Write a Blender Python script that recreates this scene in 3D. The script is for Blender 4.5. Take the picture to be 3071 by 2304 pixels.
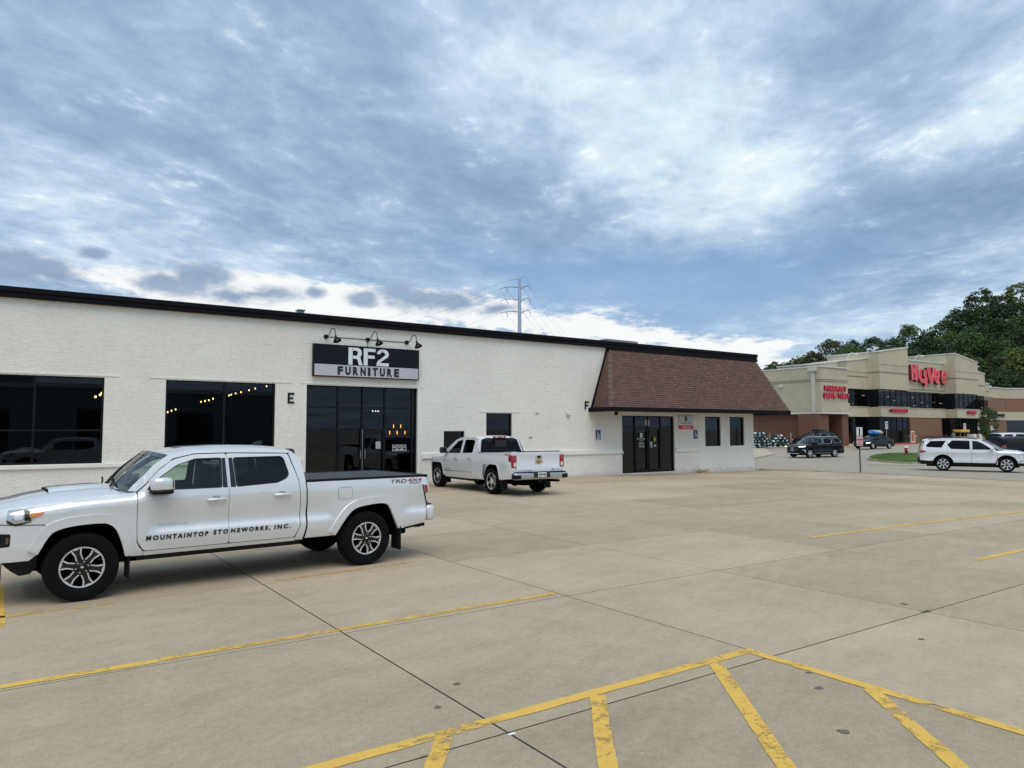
import bpy, bmesh, math, random
import numpy as np
from mathutils import Vector, Matrix
from mathutils.geometry import tessellate_polygon
R = math.radians
random.seed(7); rng = np.random.default_rng(7)
for o in list(bpy.data.objects): bpy.data.objects.remove(o)
scn = bpy.context.scene
COL = scn.collection

# ------------------------------------------------------------------ camera
CAM_H = 1.95
YAW, PITCH, ROLL = R(34.641), R(3.6705), R(-0.109)
cam_d = bpy.data.cameras.new('camera'); cam = bpy.data.objects.new('camera', cam_d); COL.objects.link(cam)
fw = Vector((math.sin(YAW)*math.cos(PITCH), math.cos(YAW)*math.cos(PITCH), math.sin(PITCH)))
rt = Vector((math.cos(YAW), -math.sin(YAW), 0)); up = rt.cross(fw)
r2 = rt*math.cos(ROLL)+up*math.sin(ROLL); u2 = -rt*math.sin(ROLL)+up*math.cos(ROLL)
cam.matrix_world = Matrix(((r2.x, u2.x, -fw.x, 0), (r2.y, u2.y, -fw.y, 0), (r2.z, u2.z, -fw.z, CAM_H), (0, 0, 0, 1)))
cam_d.sensor_fit = 'HORIZONTAL'; cam_d.sensor_width = 36; cam_d.lens = 36*2172/3071
cam_d.clip_start = 0.05; cam_d.clip_end = 6000
scn.camera = cam
scn.view_settings.view_transform = 'Standard'; scn.view_settings.look = 'None'
scn.view_settings.gamma = 1; scn.view_settings.use_curve_mapping = False
scn.view_settings.exposure = 0.36
scn.render.engine = 'CYCLES'
scn.cycles.max_bounces = 8; scn.cycles.transparent_max_bounces = 12; scn.cycles.diffuse_bounces = 3
scn.cycles.glossy_bounces = 4; scn.cycles.caustics_reflective = False; scn.cycles.caustics_refractive = False
scn.cycles.use_denoising = True
scn.cycles.use_adaptive_sampling = True; scn.cycles.adaptive_threshold = 0.02

# ------------------------------------------------------------------ tiny node expression helper
class X:
    def __init__(s, nt, k): s.nt = nt; s.k = k
    def _m(s, op, *a):
        n = s.nt.nodes.new('ShaderNodeMath'); n.operation = op
        for i, v in enumerate((s,)+a):
            if isinstance(v, X): s.nt.links.new(v.k, n.inputs[i])
            else: n.inputs[i].default_value = v
        return X(s.nt, n.outputs[0])
    def __add__(s, o): return s._m('ADD', o)
    __radd__ = __add__
    def __sub__(s, o): return s._m('SUBTRACT', o)
    def __rsub__(s, o): return (s*-1.0)+o
    def __mul__(s, o): return s._m('MULTIPLY', o)
    __rmul__ = __mul__
    def __truediv__(s, o): return s._m('DIVIDE', o)
    def pw(s, e): return s._m('POWER', e)
    def clamp(s):
        r = s._m('ADD', 0.0); r.k.node.use_clamp = True; return r
    def sstep(s, a, b):
        n = s.nt.nodes.new('ShaderNodeMapRange'); n.interpolation_type = 'SMOOTHSTEP'
        s.nt.links.new(s.k, n.inputs['Value']); n.inputs['From Min'].default_value = a; n.inputs['From Max'].default_value = b
        return X(s.nt, n.outputs['Result'])
def xyz(nt, a, b, c):
    n = nt.nodes.new('ShaderNodeCombineXYZ')
    for i, v in enumerate((a, b, c)):
        if isinstance(v, X): nt.links.new(v.k, n.inputs[i])
        else: n.inputs[i].default_value = v
    return n.outputs[0]
def noise(nt, vec, scale=1., detail=4., rough=.5, dist=0., dim='3D'):
    n = nt.nodes.new('ShaderNodeTexNoise'); n.noise_dimensions = dim
    if vec is not None: nt.links.new(vec, n.inputs['Vector'])
    n.inputs['Scale'].default_value = scale; n.inputs['Detail'].default_value = detail
    n.inputs['Roughness'].default_value = rough; n.inputs['Distortion'].default_value = dist
    return X(nt, n.outputs[0])
def cmix(nt, f, a, b, mode='MIX'):
    n = nt.nodes.new('ShaderNodeMix'); n.data_type = 'RGBA'; n.blend_type = mode
    for i, v in ((0, f), (6, a), (7, b)):
        if isinstance(v, X): nt.links.new(v.k, n.inputs[i])
        elif hasattr(v, 'node'): nt.links.new(v, n.inputs[i])
        elif isinstance(v, (tuple, list)): n.inputs[i].default_value = (*v[:3], 1)
        else: n.inputs[i].default_value = v
    return n.outputs[2]

# ------------------------------------------------------------------ world: Nishita blue seen between layers of cloud
SUN_AZ, SUN_EL = R(208), R(63)        # compass-like: angle from +Y towards +X
world = bpy.data.worlds.new('World'); scn.world = world; world.use_nodes = True
nt = world.node_tree; nt.nodes.clear()
sky = nt.nodes.new('ShaderNodeTexSky'); sky.sky_type = 'NISHITA'; sky.sun_disc = False
sky.sun_elevation = SUN_EL; sky.sun_rotation = SUN_AZ; sky.air_density = 1.0; sky.dust_density = 0.6; sky.ozone_density = 2.0
tc = nt.nodes.new('ShaderNodeTexCoord'); sp = nt.nodes.new('ShaderNodeSeparateXYZ'); nt.links.new(tc.outputs['Generated'], sp.inputs[0])
dx, dy, dz = (X(nt, sp.outputs[i]) for i in range(3))
zz = dz._m('MAXIMUM', 0.0)
az = dx._m('ARCTAN2', dy); el = zz._m('ARCSINE')
ppx = dx/(zz+.07); ppy = dy/(zz+.07)
ca, sa = math.cos(R(47)), math.sin(R(47))
al = ppx*sa+ppy*ca; ac = ppx*ca-ppy*sa            # along / across the cloud streets
f = 2172
def px2ae(x, y):                                   # direction of a cloud (photo pixel of the 2212-wide view) as azimuth, elevation
    x = x*3071/2212; y = y*3071/2212
    d = fw+r2*((x-1535.5)/f)-u2*((y-1152)/f); d.normalize()
    return math.atan2(d.x, d.y), math.asin(d.z)
warp = noise(nt, xyz(nt, al*.5, ac*.8, 3.), 1.0, 3, .5)-.5
w2 = noise(nt, xyz(nt, al*1.1, ac*1.6, 7.), 1.6, 4, .6)-.5
AEW = xyz(nt, az+w2*.16, el+w2*.07, 0.); AE = xyz(nt, az, el, 0.)
def blob(x, y, sx, sy, rot=0., vec=None):          # soft bounded patch: 1 at the centre, 0 at about two sigma
    a0, e0 = px2ae(x, y)
    m = nt.nodes.new('ShaderNodeMapping'); m.vector_type = 'TEXTURE'; nt.links.new(vec or AEW, m.inputs[0])
    m.inputs['Location'].default_value = (a0, e0, 0); m.inputs['Rotation'].default_value = (0, 0, R(rot))
    m.inputs['Scale'].default_value = (2.1*sx/1540/math.cos(e0), 2.1*sy/1540, 1)
    g = nt.nodes.new('ShaderNodeTexGradient'); g.gradient_type = 'QUADRATIC_SPHERE'; nt.links.new(m.outputs[0], g.inputs[0]); return X(nt, g.outputs['Fac'])
n1 = noise(nt, xyz(nt, al*.62+warp*.5, ac*1.0+warp*.9, 0.), 1.15, 6, .56)
n2 = noise(nt, xyz(nt, al*1.9+warp*1.4, ac*2.3+warp, 4.), 1.7, 5, .62)
n4 = noise(nt, xyz(nt, al*4.2+warp*2., ac*5.0, 2.), 2.2, 5, .64)
bright = n1*.85+(n2*.72+(n4*.36+((n4.sstep(.54, .72)*n2.sstep(.48, .62))*.16+(.36-.425-.36-.18))))
for (x, y, sx, sy, rot, amp) in (
    (1330, 120, 280, 150, 10, .22), (1480, 330, 270, 170, 35, .26), (1640, 440, 190, 75, 20, .44), (1560, 400, 90, 50, 25, .16), (1430, 470, 90, 30, 10, .14), (1720, 520, 120, 36, 14, .16), (1150, 130, 180, 100, 0, .12),
    (680, 240, 560, 230, -12, -.20), (980, 370, 300, 150, -15, -.13), (1900, 470, 380, 140, 8, -.26), (1750, 600, 330, 70, 6, -.06),
    (480, 405, 340, 26, -21, .24), (640, 505, 380, 36, -21, -.20), (300, 470, 280, 40, -18, .08), (90, 420, 200, 40, -18, .08), (120, 500, 220, 30, -12, -.08),
    (2150, 265, 120, 46, 15, .34), (2180, 150, 150, 60, 20, .30), (1980, 300, 100, 46, 10, .16), (150, 80, 240, 80, -10, .12),
    (150, 545, 460, 50, -6, .10), (1950, 690, 560, 66, 10, .27), (1850, 110, 300, 90, 0, -.16), (560, 590, 520, 40, -4, .12),
    (2100, 440, 220, 70, 6, -.10), (1250, 480, 200, 80, 8, -.12), (250, 230, 260, 110, -8, -.10)):
    bright = blob(x, y, sx, sy, rot)._m('MULTIPLY_ADD', amp, bright)
ramp = nt.nodes.new('ShaderNodeValToRGB'); nt.links.new(bright.k, ramp.inputs[0])
els = ramp.color_ramp.elements
els[0].position = 0.0; els[0].color = (.205, .315, .46, 1); els[1].position = 1.0; els[1].color = (.90, .91, .90, 1)
for pos, c in ((.22, (.280, .402, .565)), (.40, (.395, .525, .685)), (.58, (.565, .70, .81)), (.78, (.745, .84, .865))):
    e = els.new(pos); e.color = (*c, 1)
# blue gaps
gap = blob(1330, 600, 380, 60, 0)*1.0+blob(1500, 640, 300, 60, -4)*1.0+blob(1100, 560, 340, 50, -14)*.5+blob(1690, 560, 280, 80, 4)*.5+blob(1560, 715, 300, 40, -5)*.6+n1.sstep(.40, .28)*.25
gap = (gap*(1.35-n2*.8)).clamp()
bl = nt.nodes.new('ShaderNodeVectorMath'); bl.operation = 'SCALE'; nt.links.new(sky.outputs[0], bl.inputs[0]); bl.inputs['Scale'].default_value = .105
blue = cmix(nt, .45, bl.outputs[0], (.19, .36, .62))
c1 = cmix(nt, gap*.8, ramp.outputs[0], blue)
# glowing white gap low over the roofs
wn = n4-.5
low = (blob(1000, 672, 330, 50, -6)+blob(1330, 730, 260, 38, -9)+blob(1640, 780, 160, 46, -14)+blob(640, 655, 260, 40, -4)*1.0+blob(250, 606, 460, 40, -4)*.85+wn*.9+w2*.6).sstep(.34, .80)
c2 = cmix(nt, low*.95, c1, (.86, .87, .865))
# small grey cumulus low on the left
cn = noise(nt, xyz(nt, az*13., el*24., 5.), 1.0, 7, .66)-.5
cum = None
for (x, y, sx, sy, rot) in ((20, 572, 120, 34, -8), (120, 592, 66, 28, -14), (420, 598, 84, 42, 4), (350, 606, 66, 32, 0), (555, 636, 98, 24, 4), (500, 640, 66, 20, 0),
                            (682, 632, 26, 13, 0), (786, 648, 38, 20, 0), (900, 648, 84, 30, 4), (980, 650, 96, 26, 0), (1075, 668, 56, 18, 6), (205, 548, 30, 14, 0), (860, 636, 48, 24, 0)):
    b = blob(x, y, sx, sy, rot, AE); cum = b if cum is None else cum._m('MAXIMUM', b)
cm = (cum+cn*1.9+w2*.5).sstep(.12, .78)*cum.sstep(.02, .42)
cshade = cmix(nt, (cn*2.2+.45).clamp(), (.195, .29, .43), (.285, .385, .535))
c3 = cmix(nt, cm*.93, c2, cshade)
sc = nt.nodes.new('ShaderNodeVectorMath'); sc.operation = 'SCALE'; nt.links.new(c3, sc.inputs[0]); sc.inputs['Scale'].default_value = 10.
bg = nt.nodes.new('ShaderNodeBackground'); nt.links.new(sc.outputs[0], bg.inputs[0]); bg.inputs['Strength'].default_value = 0.088
wo = nt.nodes.new('ShaderNodeOutputWorld'); nt.links.new(bg.outputs[0], wo.inputs[0])

# ------------------------------------------------------------------ sun through cloud
sd = bpy.data.lights.new('sun', 'SUN'); sd.energy = 1.5; sd.angle = R(50); sd.color = (1, .945, .86)
so = bpy.data.objects.new('sun', sd); COL.objects.link(so)
sv = Vector((math.sin(SUN_AZ)*math.cos(SUN_EL), math.cos(SUN_AZ)*math.cos(SUN_EL), math.sin(SUN_EL)))
so.rotation_euler = (-sv).to_track_quat('-Z', 'Y').to_euler(); so.location = (0, -20, 40)

# ------------------------------------------------------------------ materials
MATS = {}
def mat(name, col, rough=.6, metal=0., spec=.5, coat=0., vary=0., vscale=3., bump=0., bscale=40., emit=None, estr=0., coatr=.04):
    if name in MATS: return MATS[name]
    m = bpy.data.materials.new(name); m.use_nodes = True; MATS[name] = m
    t = m.node_tree; b = t.nodes['Principled BSDF']
    b.inputs['Base Color'].default_value = (*col, 1); b.inputs['Roughness'].default_value = rough
    b.inputs['Metallic'].default_value = metal; b.inputs['Specular IOR Level'].default_value = spec
    b.inputs['Coat Weight'].default_value = coat; b.inputs['Coat Roughness'].default_value = coatr
    if emit: b.inputs['Emission Color'].default_value = (*emit, 1); b.inputs['Emission Strength'].default_value = estr
    if vary or bump:
        g = t.nodes.new('ShaderNodeNewGeometry')
        if vary:
            v = noise(t, g.outputs['Position'], vscale, 5, .6)
            lo = tuple(c*(1-vary) for c in col); hi = tuple(min(1, c*(1+vary)) for c in col)
            t.links.new(cmix(t, v.sstep(.3, .7), lo, hi), b.inputs['Base Color'])
        if bump:
            bn = t.nodes.new('ShaderNodeBump'); bn.inputs['Strength'].default_value = bump; bn.inputs['Distance'].default_value = .02
            t.links.new(noise(t, g.outputs['Position'], bscale, 4, .6).k, bn.inputs['Height']); t.links.new(bn.outputs[0], b.inputs['Normal'])
    return m
def glass(name, tint, rough=0.0, ior=1.5, refl=(1, 1, 1)):
    if name in MATS: return MATS[name]
    m = bpy.data.materials.new(name); m.use_nodes = True; MATS[name] = m; t = m.node_tree; t.nodes.clear()
    o = t.nodes.new('ShaderNodeOutputMaterial'); mx = t.nodes.new('ShaderNodeMixShader'); fr = t.nodes.new('ShaderNodeFresnel'); fr.inputs[0].default_value = ior
    tr = t.nodes.new('ShaderNodeBsdfTransparent'); tr.inputs[0].default_value = (*tint, 1)
    gl = t.nodes.new('ShaderNodeBsdfGlossy'); gl.inputs[0].default_value = (*refl, 1); gl.inputs['Roughness'].default_value = rough
    t.links.new(fr.outputs[0], mx.inputs[0]); t.links.new(tr.outputs[0], mx.inputs[1]); t.links.new(gl.outputs[0], mx.inputs[2]); t.links.new(mx.outputs[0], o.inputs[0])
    return m
def ground_mat(name, base, mott, speck, stain, streak, seed):
    m = bpy.data.materials.new(name); m.use_nodes = True; MATS[name] = m; t = m.node_tree; b = t.nodes['Principled BSDF']
    g = t.nodes.new('ShaderNodeNewGeometry'); P = g.outputs['Position']; oi = t.nodes.new('ShaderNodeObjectInfo'); rnd = X(t, oi.outputs['Random'])
    s = t.nodes.new('ShaderNodeSeparateXYZ'); t.links.new(P, s.inputs[0]); px, py = X(t, s.outputs[0]), X(t, s.outputs[1])
    big = noise(t, P, .35, 5, .6, .3); mid = noise(t, P, 2.3, 6, .65, .2); sm1 = noise(t, P, 16, 5, .7); fine = noise(t, P, 75, 3, .75); grit = noise(t, P, 230, 2, .7)
    st = noise(t, xyz(t, px*.7+py*.3, py*6.5-px*3.0, seed), 1.0, 5, .62, .5)                    # broom and rain streaks
    ty = noise(t, xyz(t, px*.14, py*1.7, seed+2.), 1.0, 5, .6, .3)                               # tyre wear along the aisles
    val = (big-.5)*mott+(mid-.5)*mott*.9+(sm1-.5)*speck*.55+(fine-.5)*speck+(grit-.5)*speck*1.1+(rnd-.5)*.22+(st-.5)*streak+(ty-.5)*.26+1.0
    n = t.nodes.new('ShaderNodeVectorMath'); n.operation = 'SCALE'; n.inputs[0].default_value = base; t.links.new(val.k, n.inputs['Scale'])
    sm = noise(t, xyz(t, px*.6, py*.6, seed+4.), 1.0, 7, .74, .7).sstep(.57, .78)*.50
    c = cmix(t, sm, n.outputs[0], stain)
    dk = noise(t, P, 1.1, 7, .75, 1.0).sstep(.63, .80)*.36
    c = cmix(t, dk, c, tuple(v*.42 for v in base))
    sp2 = noise(t, xyz(t, px*7.1, py*7.1, seed+9.), 1.0, 2, .4).sstep(.785, .80)*.5
    c = cmix(t, sp2, c, (.05, .047, .043))
    t.links.new(c, b.inputs['Base Color'])
    b.inputs['Roughness'].default_value = .82; b.inputs['Specular IOR Level'].default_value = .3
    bn = t.nodes.new('ShaderNodeBump'); bn.inputs['Strength'].default_value = .35; bn.inputs['Distance'].default_value = .01
    t.links.new((fine*.6+grit*.4+mid*.8).k, bn.inputs['Height']); t.links.new(bn.outputs[0], b.inputs['Normal'])
    return m
M_CONC = ground_mat('concrete', (.428, .346, .238), .42, .95, (.33, .225, .115), .24, 3.)
M_ASPH = ground_mat('asphalt', (.34, .295, .235), .30, .5, (.27, .24, .20), .22, 11.)
M_WALK = ground_mat('walk_concrete', (.42, .355, .26), .30, .25, (.40, .33, .24), .12, 17.)

# ------------------------------------------------------------------ mesh builder and scene bookkeeping
def wloc(o):
    v = Vector((0, 0, 0))
    while o is not None: v += o.location; o = o.parent
    return v
class MB:
    def __init__(s): s.v = []; s.f = []
    def add(s, vs, fs):
        n = len(s.v); s.v += [tuple(map(float, q)) for q in vs]; s.f += [tuple(i+n for i in q) for q in fs]; return s
    def box(s, x0, x1, y0, y1, z0, z1):
        return s.add([(x0, y0, z0), (x1, y0, z0), (x1, y1, z0), (x0, y1, z0), (x0, y0, z1), (x1, y0, z1), (x1, y1, z1), (x0, y1, z1)],
                     [(3, 2, 1, 0), (4, 5, 6, 7), (0, 1, 5, 4), (1, 2, 6, 5), (2, 3, 7, 6), (3, 0, 4, 7)])
    def bbox(s, x0, x1, y0, y1, z0, z1, b=.01):      # box with chamfered edges
        bm = bmesh.new(); bmesh.ops.create_cube(bm, size=1)
        for v in bm.verts: v.co = Vector(((x0+x1)/2+v.co.x*(x1-x0), (y0+y1)/2+v.co.y*(y1-y0), (z0+z1)/2+v.co.z*(z1-z0)))
        bmesh.ops.bevel(bm, geom=bm.edges[:], offset=b, segments=2, affect='EDGES', profile=.5)
        bm.verts.index_update(); s.add([v.co for v in bm.verts], [[v.index for v in q.verts] for q in bm.faces]); bm.free(); return s
    def tube(s, pts, r, n=8, cap=True):
        pts = [Vector(q) for q in pts]; rr = r if isinstance(r, (list, tuple)) else [r]*len(pts); base = len(s.v); prev = None
        for i, q in enumerate(pts):
            d = (pts[min(i+1, len(pts)-1)]-pts[max(i-1, 0)]).normalized()
            a = prev-d*prev.dot(d) if prev is not None else (Vector((0, 0, 1)) if abs(d.z) < .9 else Vector((1, 0, 0)))
            if prev is None: a = a-d*a.dot(d)
            a.normalize(); prev = a; b = d.cross(a)
            for k in range(n):
                t = 2*math.pi*k/n; s.v.append(tuple(q+(a*math.cos(t)+b*math.sin(t))*rr[i]))
        for i in range(len(pts)-1):
            for k in range(n):
                s.f.append((base+i*n+k, base+i*n+(k+1) % n, base+(i+1)*n+(k+1) % n, base+(i+1)*n+k))
        if cap: s.f.append(tuple(base+k for k in range(n))[::-1]); s.f.append(tuple(base+(len(pts)-1)*n+k for k in range(n)))
        return s
    def lathe(s, prof, n=24, M=None, closed=False):   # prof: (radius, height) about local Z, then M
        M = M or Matrix(); base = len(s.v); m = len(prof)
        for k in range(n):
            t = 2*math.pi*k/n
            for (r, z) in prof: s.v.append(tuple(M @ Vector((r*math.cos(t), r*math.sin(t), z))))
        for k in range(n):
            k2 = (k+1) % n
            for i in range(m-1 if not closed else m):
                j = (i+1) % m
                s.f.append((base+k*m+i, base+k2*m+i, base+k2*m+j, base+k*m+j))
        return s
    def prism(s, poly, fn, d0, d1, holes=()):          # poly in 2d, fn(u, v, d) -> point
        loops = [poly]+list(holes); tri = tessellate_polygon([[Vector((a, b, 0)) for a, b in L] for L in loops])
        flat = [q for L in loops for q in L]; n = len(flat); base = len(s.v)
        s.v += [tuple(fn(a, b, d0)) for a, b in flat]+[tuple(fn(a, b, d1)) for a, b in flat]
        s.f += [tuple(base+i for i in t) for t in tri]+[tuple(base+n+i for i in t[::-1]) for t in tri]
        o = 0
        for L in loops:
            for i in range(len(L)):
                j = (i+1) % len(L); s.f.append((base+o+i, base+o+j, base+n+o+j, base+n+o+i))
            o += len(L)
        return s
    def build(s, name, m, parent=None, smooth=None, world=True, recalc=True, cls=None):
        me = bpy.data.meshes.new(name); off = wloc(parent) if (parent is not None and world) else Vector((0, 0, 0))
        me.from_pydata([(a-off.x, b-off.y, c-off.z) for a, b, c in s.v], [], s.f)
        if recalc:
            bm = bmesh.new(); bm.from_mesh(me); bmesh.ops.recalc_face_normals(bm, faces=bm.faces); bm.to_mesh(me); bm.free()
        if smooth is not None:
            me.polygons.foreach_set('use_smooth', [True]*len(me.polygons)); me.set_sharp_from_angle(angle=R(smooth))
        me.materials.append(MATS[m] if isinstance(m, str) else m)
        o = bpy.data.objects.new(name, me); COL.objects.link(o); o.parent = parent
        return o
def tag(o, label=None, cat=None, group=None, kind=None):
    for k, v in (('label', label), ('category', cat), ('group', group), ('kind', kind)):
        if v: o[k] = v
    return o
def thing(name, label, cat, loc=(0, 0, 0), rz=0, group=None):
    o = bpy.data.objects.new(name, None); COL.objects.link(o); o.location = loc; o.rotation_euler = (0, 0, rz); o.empty_display_size = .2
    return tag(o, label, cat, group)
def inst(name, me, loc, parent=None, rot=(0, 0, 0), scale=None):
    o = bpy.data.objects.new(name, me); COL.objects.link(o); o.parent = parent; o.location = loc; o.rotation_euler = rot
    if scale: o.scale = scale
    return o
def copy_tree(o, parent=None):
    c = o.copy(); COL.objects.link(c); c.parent = parent
    for ch in list(o.children): copy_tree(ch, c)
    return c
def origin(o, p):                                      # move a top-level mesh's origin to p without moving it
    p = Vector(p); o.data.transform(Matrix.Translation(-p)); o.location = p; return o
_TX = {}
def text2d(s, bold=0., shear=0., space=1.):
    k = (s, bold, shear, space)
    if k in _TX: return _TX[k]
    c = bpy.data.curves.new('t', 'FONT'); c.body = s; c.offset = bold; c.shear = shear; c.space_character = space; c.resolution_u = 3; c.extrude = 0.01
    o = bpy.data.objects.new('t', c); COL.objects.link(o); dg = bpy.context.evaluated_depsgraph_get()
    me = bpy.data.meshes.new_from_object(o.evaluated_get(dg)); v = np.array([q.co[:] for q in me.vertices]); fs = [tuple(q.vertices) for q in me.polygons]
    bpy.data.objects.remove(o); bpy.data.curves.remove(c); bpy.data.meshes.remove(me)
    v[:, 0] -= v[:, 0].min(); v[:, 1] -= v[:, 1].min(); v[:, 2] = (v[:, 2] > 0)
    v[:, 0] /= v[:, 0].max(); v[:, 1] /= v[:, 1].max()
    _TX[k] = (v, fs); return v, fs
def put_text(mb, s, w, h, fn, d0, d1, **kw):           # fn(u, v, d) maps the flat lettering into place
    v, fs = text2d(s, **kw); mb.add([fn(a*w, b*h, d0+(d1-d0)*c) for a, b, c in v], fs); return mb
def lerp_tab(tab, x):
    t = np.array(tab, float); o = np.argsort(t[:, 0]); return np.interp(x, t[o, 0], t[o, 1])
def smooth_path(pts, n=4):
    P = [np.array(q, float) for q in pts]; out = []
    for i in range(len(P)-1):
        a, b, c, d = P[max(i-1, 0)], P[i], P[i+1], P[min(i+2, len(P)-1)]
        for k in range(n):
            t = k/n; out.append(tuple(.5*((2*b)+(c-a)*t+(2*a-5*b+4*c-d)*t*t+(3*b-a-3*c+d)*t**3)))
    return out+[tuple(P[-1])]
def round_poly(pts, r, n=3):
    out = []; P = [np.array(q, float) for q in pts]; m = len(P)
    for i in range(m):
        a, b, c = P[i-1], P[i], P[(i+1) % m]; da, dc = a-b, c-b; la, lc = np.linalg.norm(da), np.linalg.norm(dc); q = min(r, la*.45, lc*.45)
        s, e = b+da/la*q, b+dc/lc*q
        for k in range(n+1):
            t = k/n; out.append(tuple((1-t)**2*s+2*t*(1-t)*b+t*t*e))
    return out
# ================================================================== GROUND
GX = [-999, 18, 33, 40, 54, 62, 72, 80, 999]; GV = [0, 0, -.20, -.25, -.42, -.30, -.03, 0, 0]
_xs = np.linspace(-20, 100, 1201); _zs = np.interp(_xs, GX, GV)
_k = np.hanning(81); _zs = np.convolve(np.pad(_zs, 40, mode='edge'), _k/_k.sum(), mode='valid')
def gz(x, y=0): return float(np.interp(x, _xs, _zs))
def sheet(xs, ys, dz, name, m, clip=None):
    mb = MB(); nx, ny = len(xs), len(ys)
    vs = [(x, y, gz(x)+dz) for y in ys for x in xs]; fs = [(j*nx+i, j*nx+i+1, (j+1)*nx+i+1, (j+1)*nx+i) for j in range(ny-1) for i in range(nx-1)]
    mb.add(vs, fs); return mb.build(name, m, recalc=False, smooth=60)
gxs = [-900, -400, -150, -60]+list(np.arange(-20, 100, 2.))+[110, 150, 250, 450, 900, 2000]
gr = tag(sheet(gxs, [-900, -300, -100, -40, 0, 20, 40, 60, 100, 200, 500, 2000], -.03, 'ground', M_ASPH), kind='structure')
LOTX = [(-12, 36.6), (0, 36.2), (10, 35.0), (13, 34.7), (18, 35.2), (21, 35.0), (23, 34.4), (24.25, 33.6)]
def lot_edge(y): return float(lerp_tab(LOTX, y))
lot = bpy.data.objects.new('parking_lot', None); COL.objects.link(lot); tag(lot, 'beige concrete parking lot cast in square slabs', None, kind='structure')
mat('joint_dark', (.022, .021, .019), .95)
mb = MB(); xs = list(np.arange(-32, 34, 2.))+[35.]; ys = [-12, 0, 12, 24.2]
for j in range(len(ys)-1):
    for i in range(len(xs)-1):
        a, b, c, d = xs[i], min(xs[i+1], 33.5), ys[j], ys[j+1]
        mb.add([(a, c, gz(a)-.0028), (b, c, gz(b)-.0028), (b, d, gz(b)-.0028), (a, d, gz(a)-.0028)], [(0, 1, 2, 3)])
tag(mb.build('joint_filler', 'joint_dark', lot, recalc=False))
cols = [-.05-2.745*(11-i) for i in range(12)]+[2.715, 5.47, 8.15, 11.19, 14.2, 17.2, 20.1, 23.0, 25.9, 28.8, 31.7]
rows = [-12.5, -9.76, -7.0, -4.27, -1.5, 1.24, 3.985, 6.792, 9.528, 12.27, 15.0, 17.75, 20.5, 24.25]
def slab(x0, x1a, x1b, y0, y1, g=.008):
    bv = .003; nx = max(2, int((x1a-x0)/1.2)+1); ny = 3; mb = MB()
    def P(u, v, d):
        y = y0+(y1-y0)*v; xe = x1a+(x1b-x1a)*v; x = x0+(xe-x0)*u; return [x, y, gz(x)+d]
    us = np.linspace(0, 1, nx); vs_ = np.linspace(0, 1, ny); V = []
    sx, sy = (x1a-x0), (y1-y0)
    for v in vs_:
        for u in us:
            q = P(u, v, 0); q[0] += (g+bv)*(1 if u == 0 else -1 if u == 1 else 0); q[1] += (g+bv)*(1 if v == 0 else -1 if v == 1 else 0); V.append(q)
    F = [(j*nx+i, j*nx+i+1, (j+1)*nx+i+1, (j+1)*nx+i) for j in range(ny-1) for i in range(nx-1)]
    ring = [(0, i) for i in range(nx)]+[(j, nx-1) for j in range(1, ny)]+[(ny-1, i) for i in range(nx-2, -1, -1)]+[(j, 0) for j in range(ny-2, 0, -1)]
    base = len(V); m = len(ring)
    for dz, e in ((-.002, g), (-.12, g)):
        for (j, i) in ring:
            q = P(us[i], vs_[j], dz); q[0] += e*(1 if i == 0 else -1 if i == nx-1 else 0); q[1] += e*(1 if j == 0 else -1 if j == ny-1 else 0); V.append(q)
    for k in range(m):
        a, b = ring[k], ring[(k+1) % m]; ia, ib = a[0]*nx+a[1], b[0]*nx+b[1]; k2 = (k+1) % m
        F.append((ia, base+k, base+k2, ib)); F.append((base+k, base+m+k, base+m+k2, base+k2))
    mb.add(V, F); c = ((x0+x1a)/2, (y0+y1)/2, 0)
    o = mb.build('slab', M_CONC, None, recalc=True); origin(o, c); o.parent = lot; return o
for j in range(len(rows)-1):
    y0, y1 = rows[j], rows[j+1]; e0, e1 = lot_edge(y0), lot_edge(y1)
    for i in range(len(cols)):
        x0 = cols[i]
        if i+1 < len(cols): slab(x0, cols[i+1], cols[i+1], y0, y1)
        else: slab(x0, e0, e1, y0, y1)

# yellow paint, worn through to the concrete
def paint_mat(name, col, lo, hi):
    m = bpy.data.materials.new(name); m.use_nodes = True; MATS[name] = m; t = m.node_tree; b = t.nodes['Principled BSDF']
    g = t.nodes.new('ShaderNodeNewGeometry'); P = g.outputs['Position']
    a = noise(t, P, 9, 7, .75, .4); v = noise(t, P, 1.3, 3, .5); d = noise(t, P, 90, 3, .7)
    k = (a*.55+v*.35+d*.25).sstep(lo, hi)
    t.links.new(cmix(t, noise(t, P, 5, 4, .6), tuple(c*.82 for c in col), col), b.inputs['Base Color']); b.inputs['Roughness'].default_value = .7
    t.links.new(k.k, b.inputs['Alpha']); return m
paint_mat('paint_fresh', (.78, .48, .085), .465, .56); paint_mat('paint_mid', (.74, .45, .09), .49, .61); paint_mat('paint_worn', (.66, .38, .08), .55, .68); paint_mat('paint_ghost', (.60, .38, .11), .62, .78)
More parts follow.
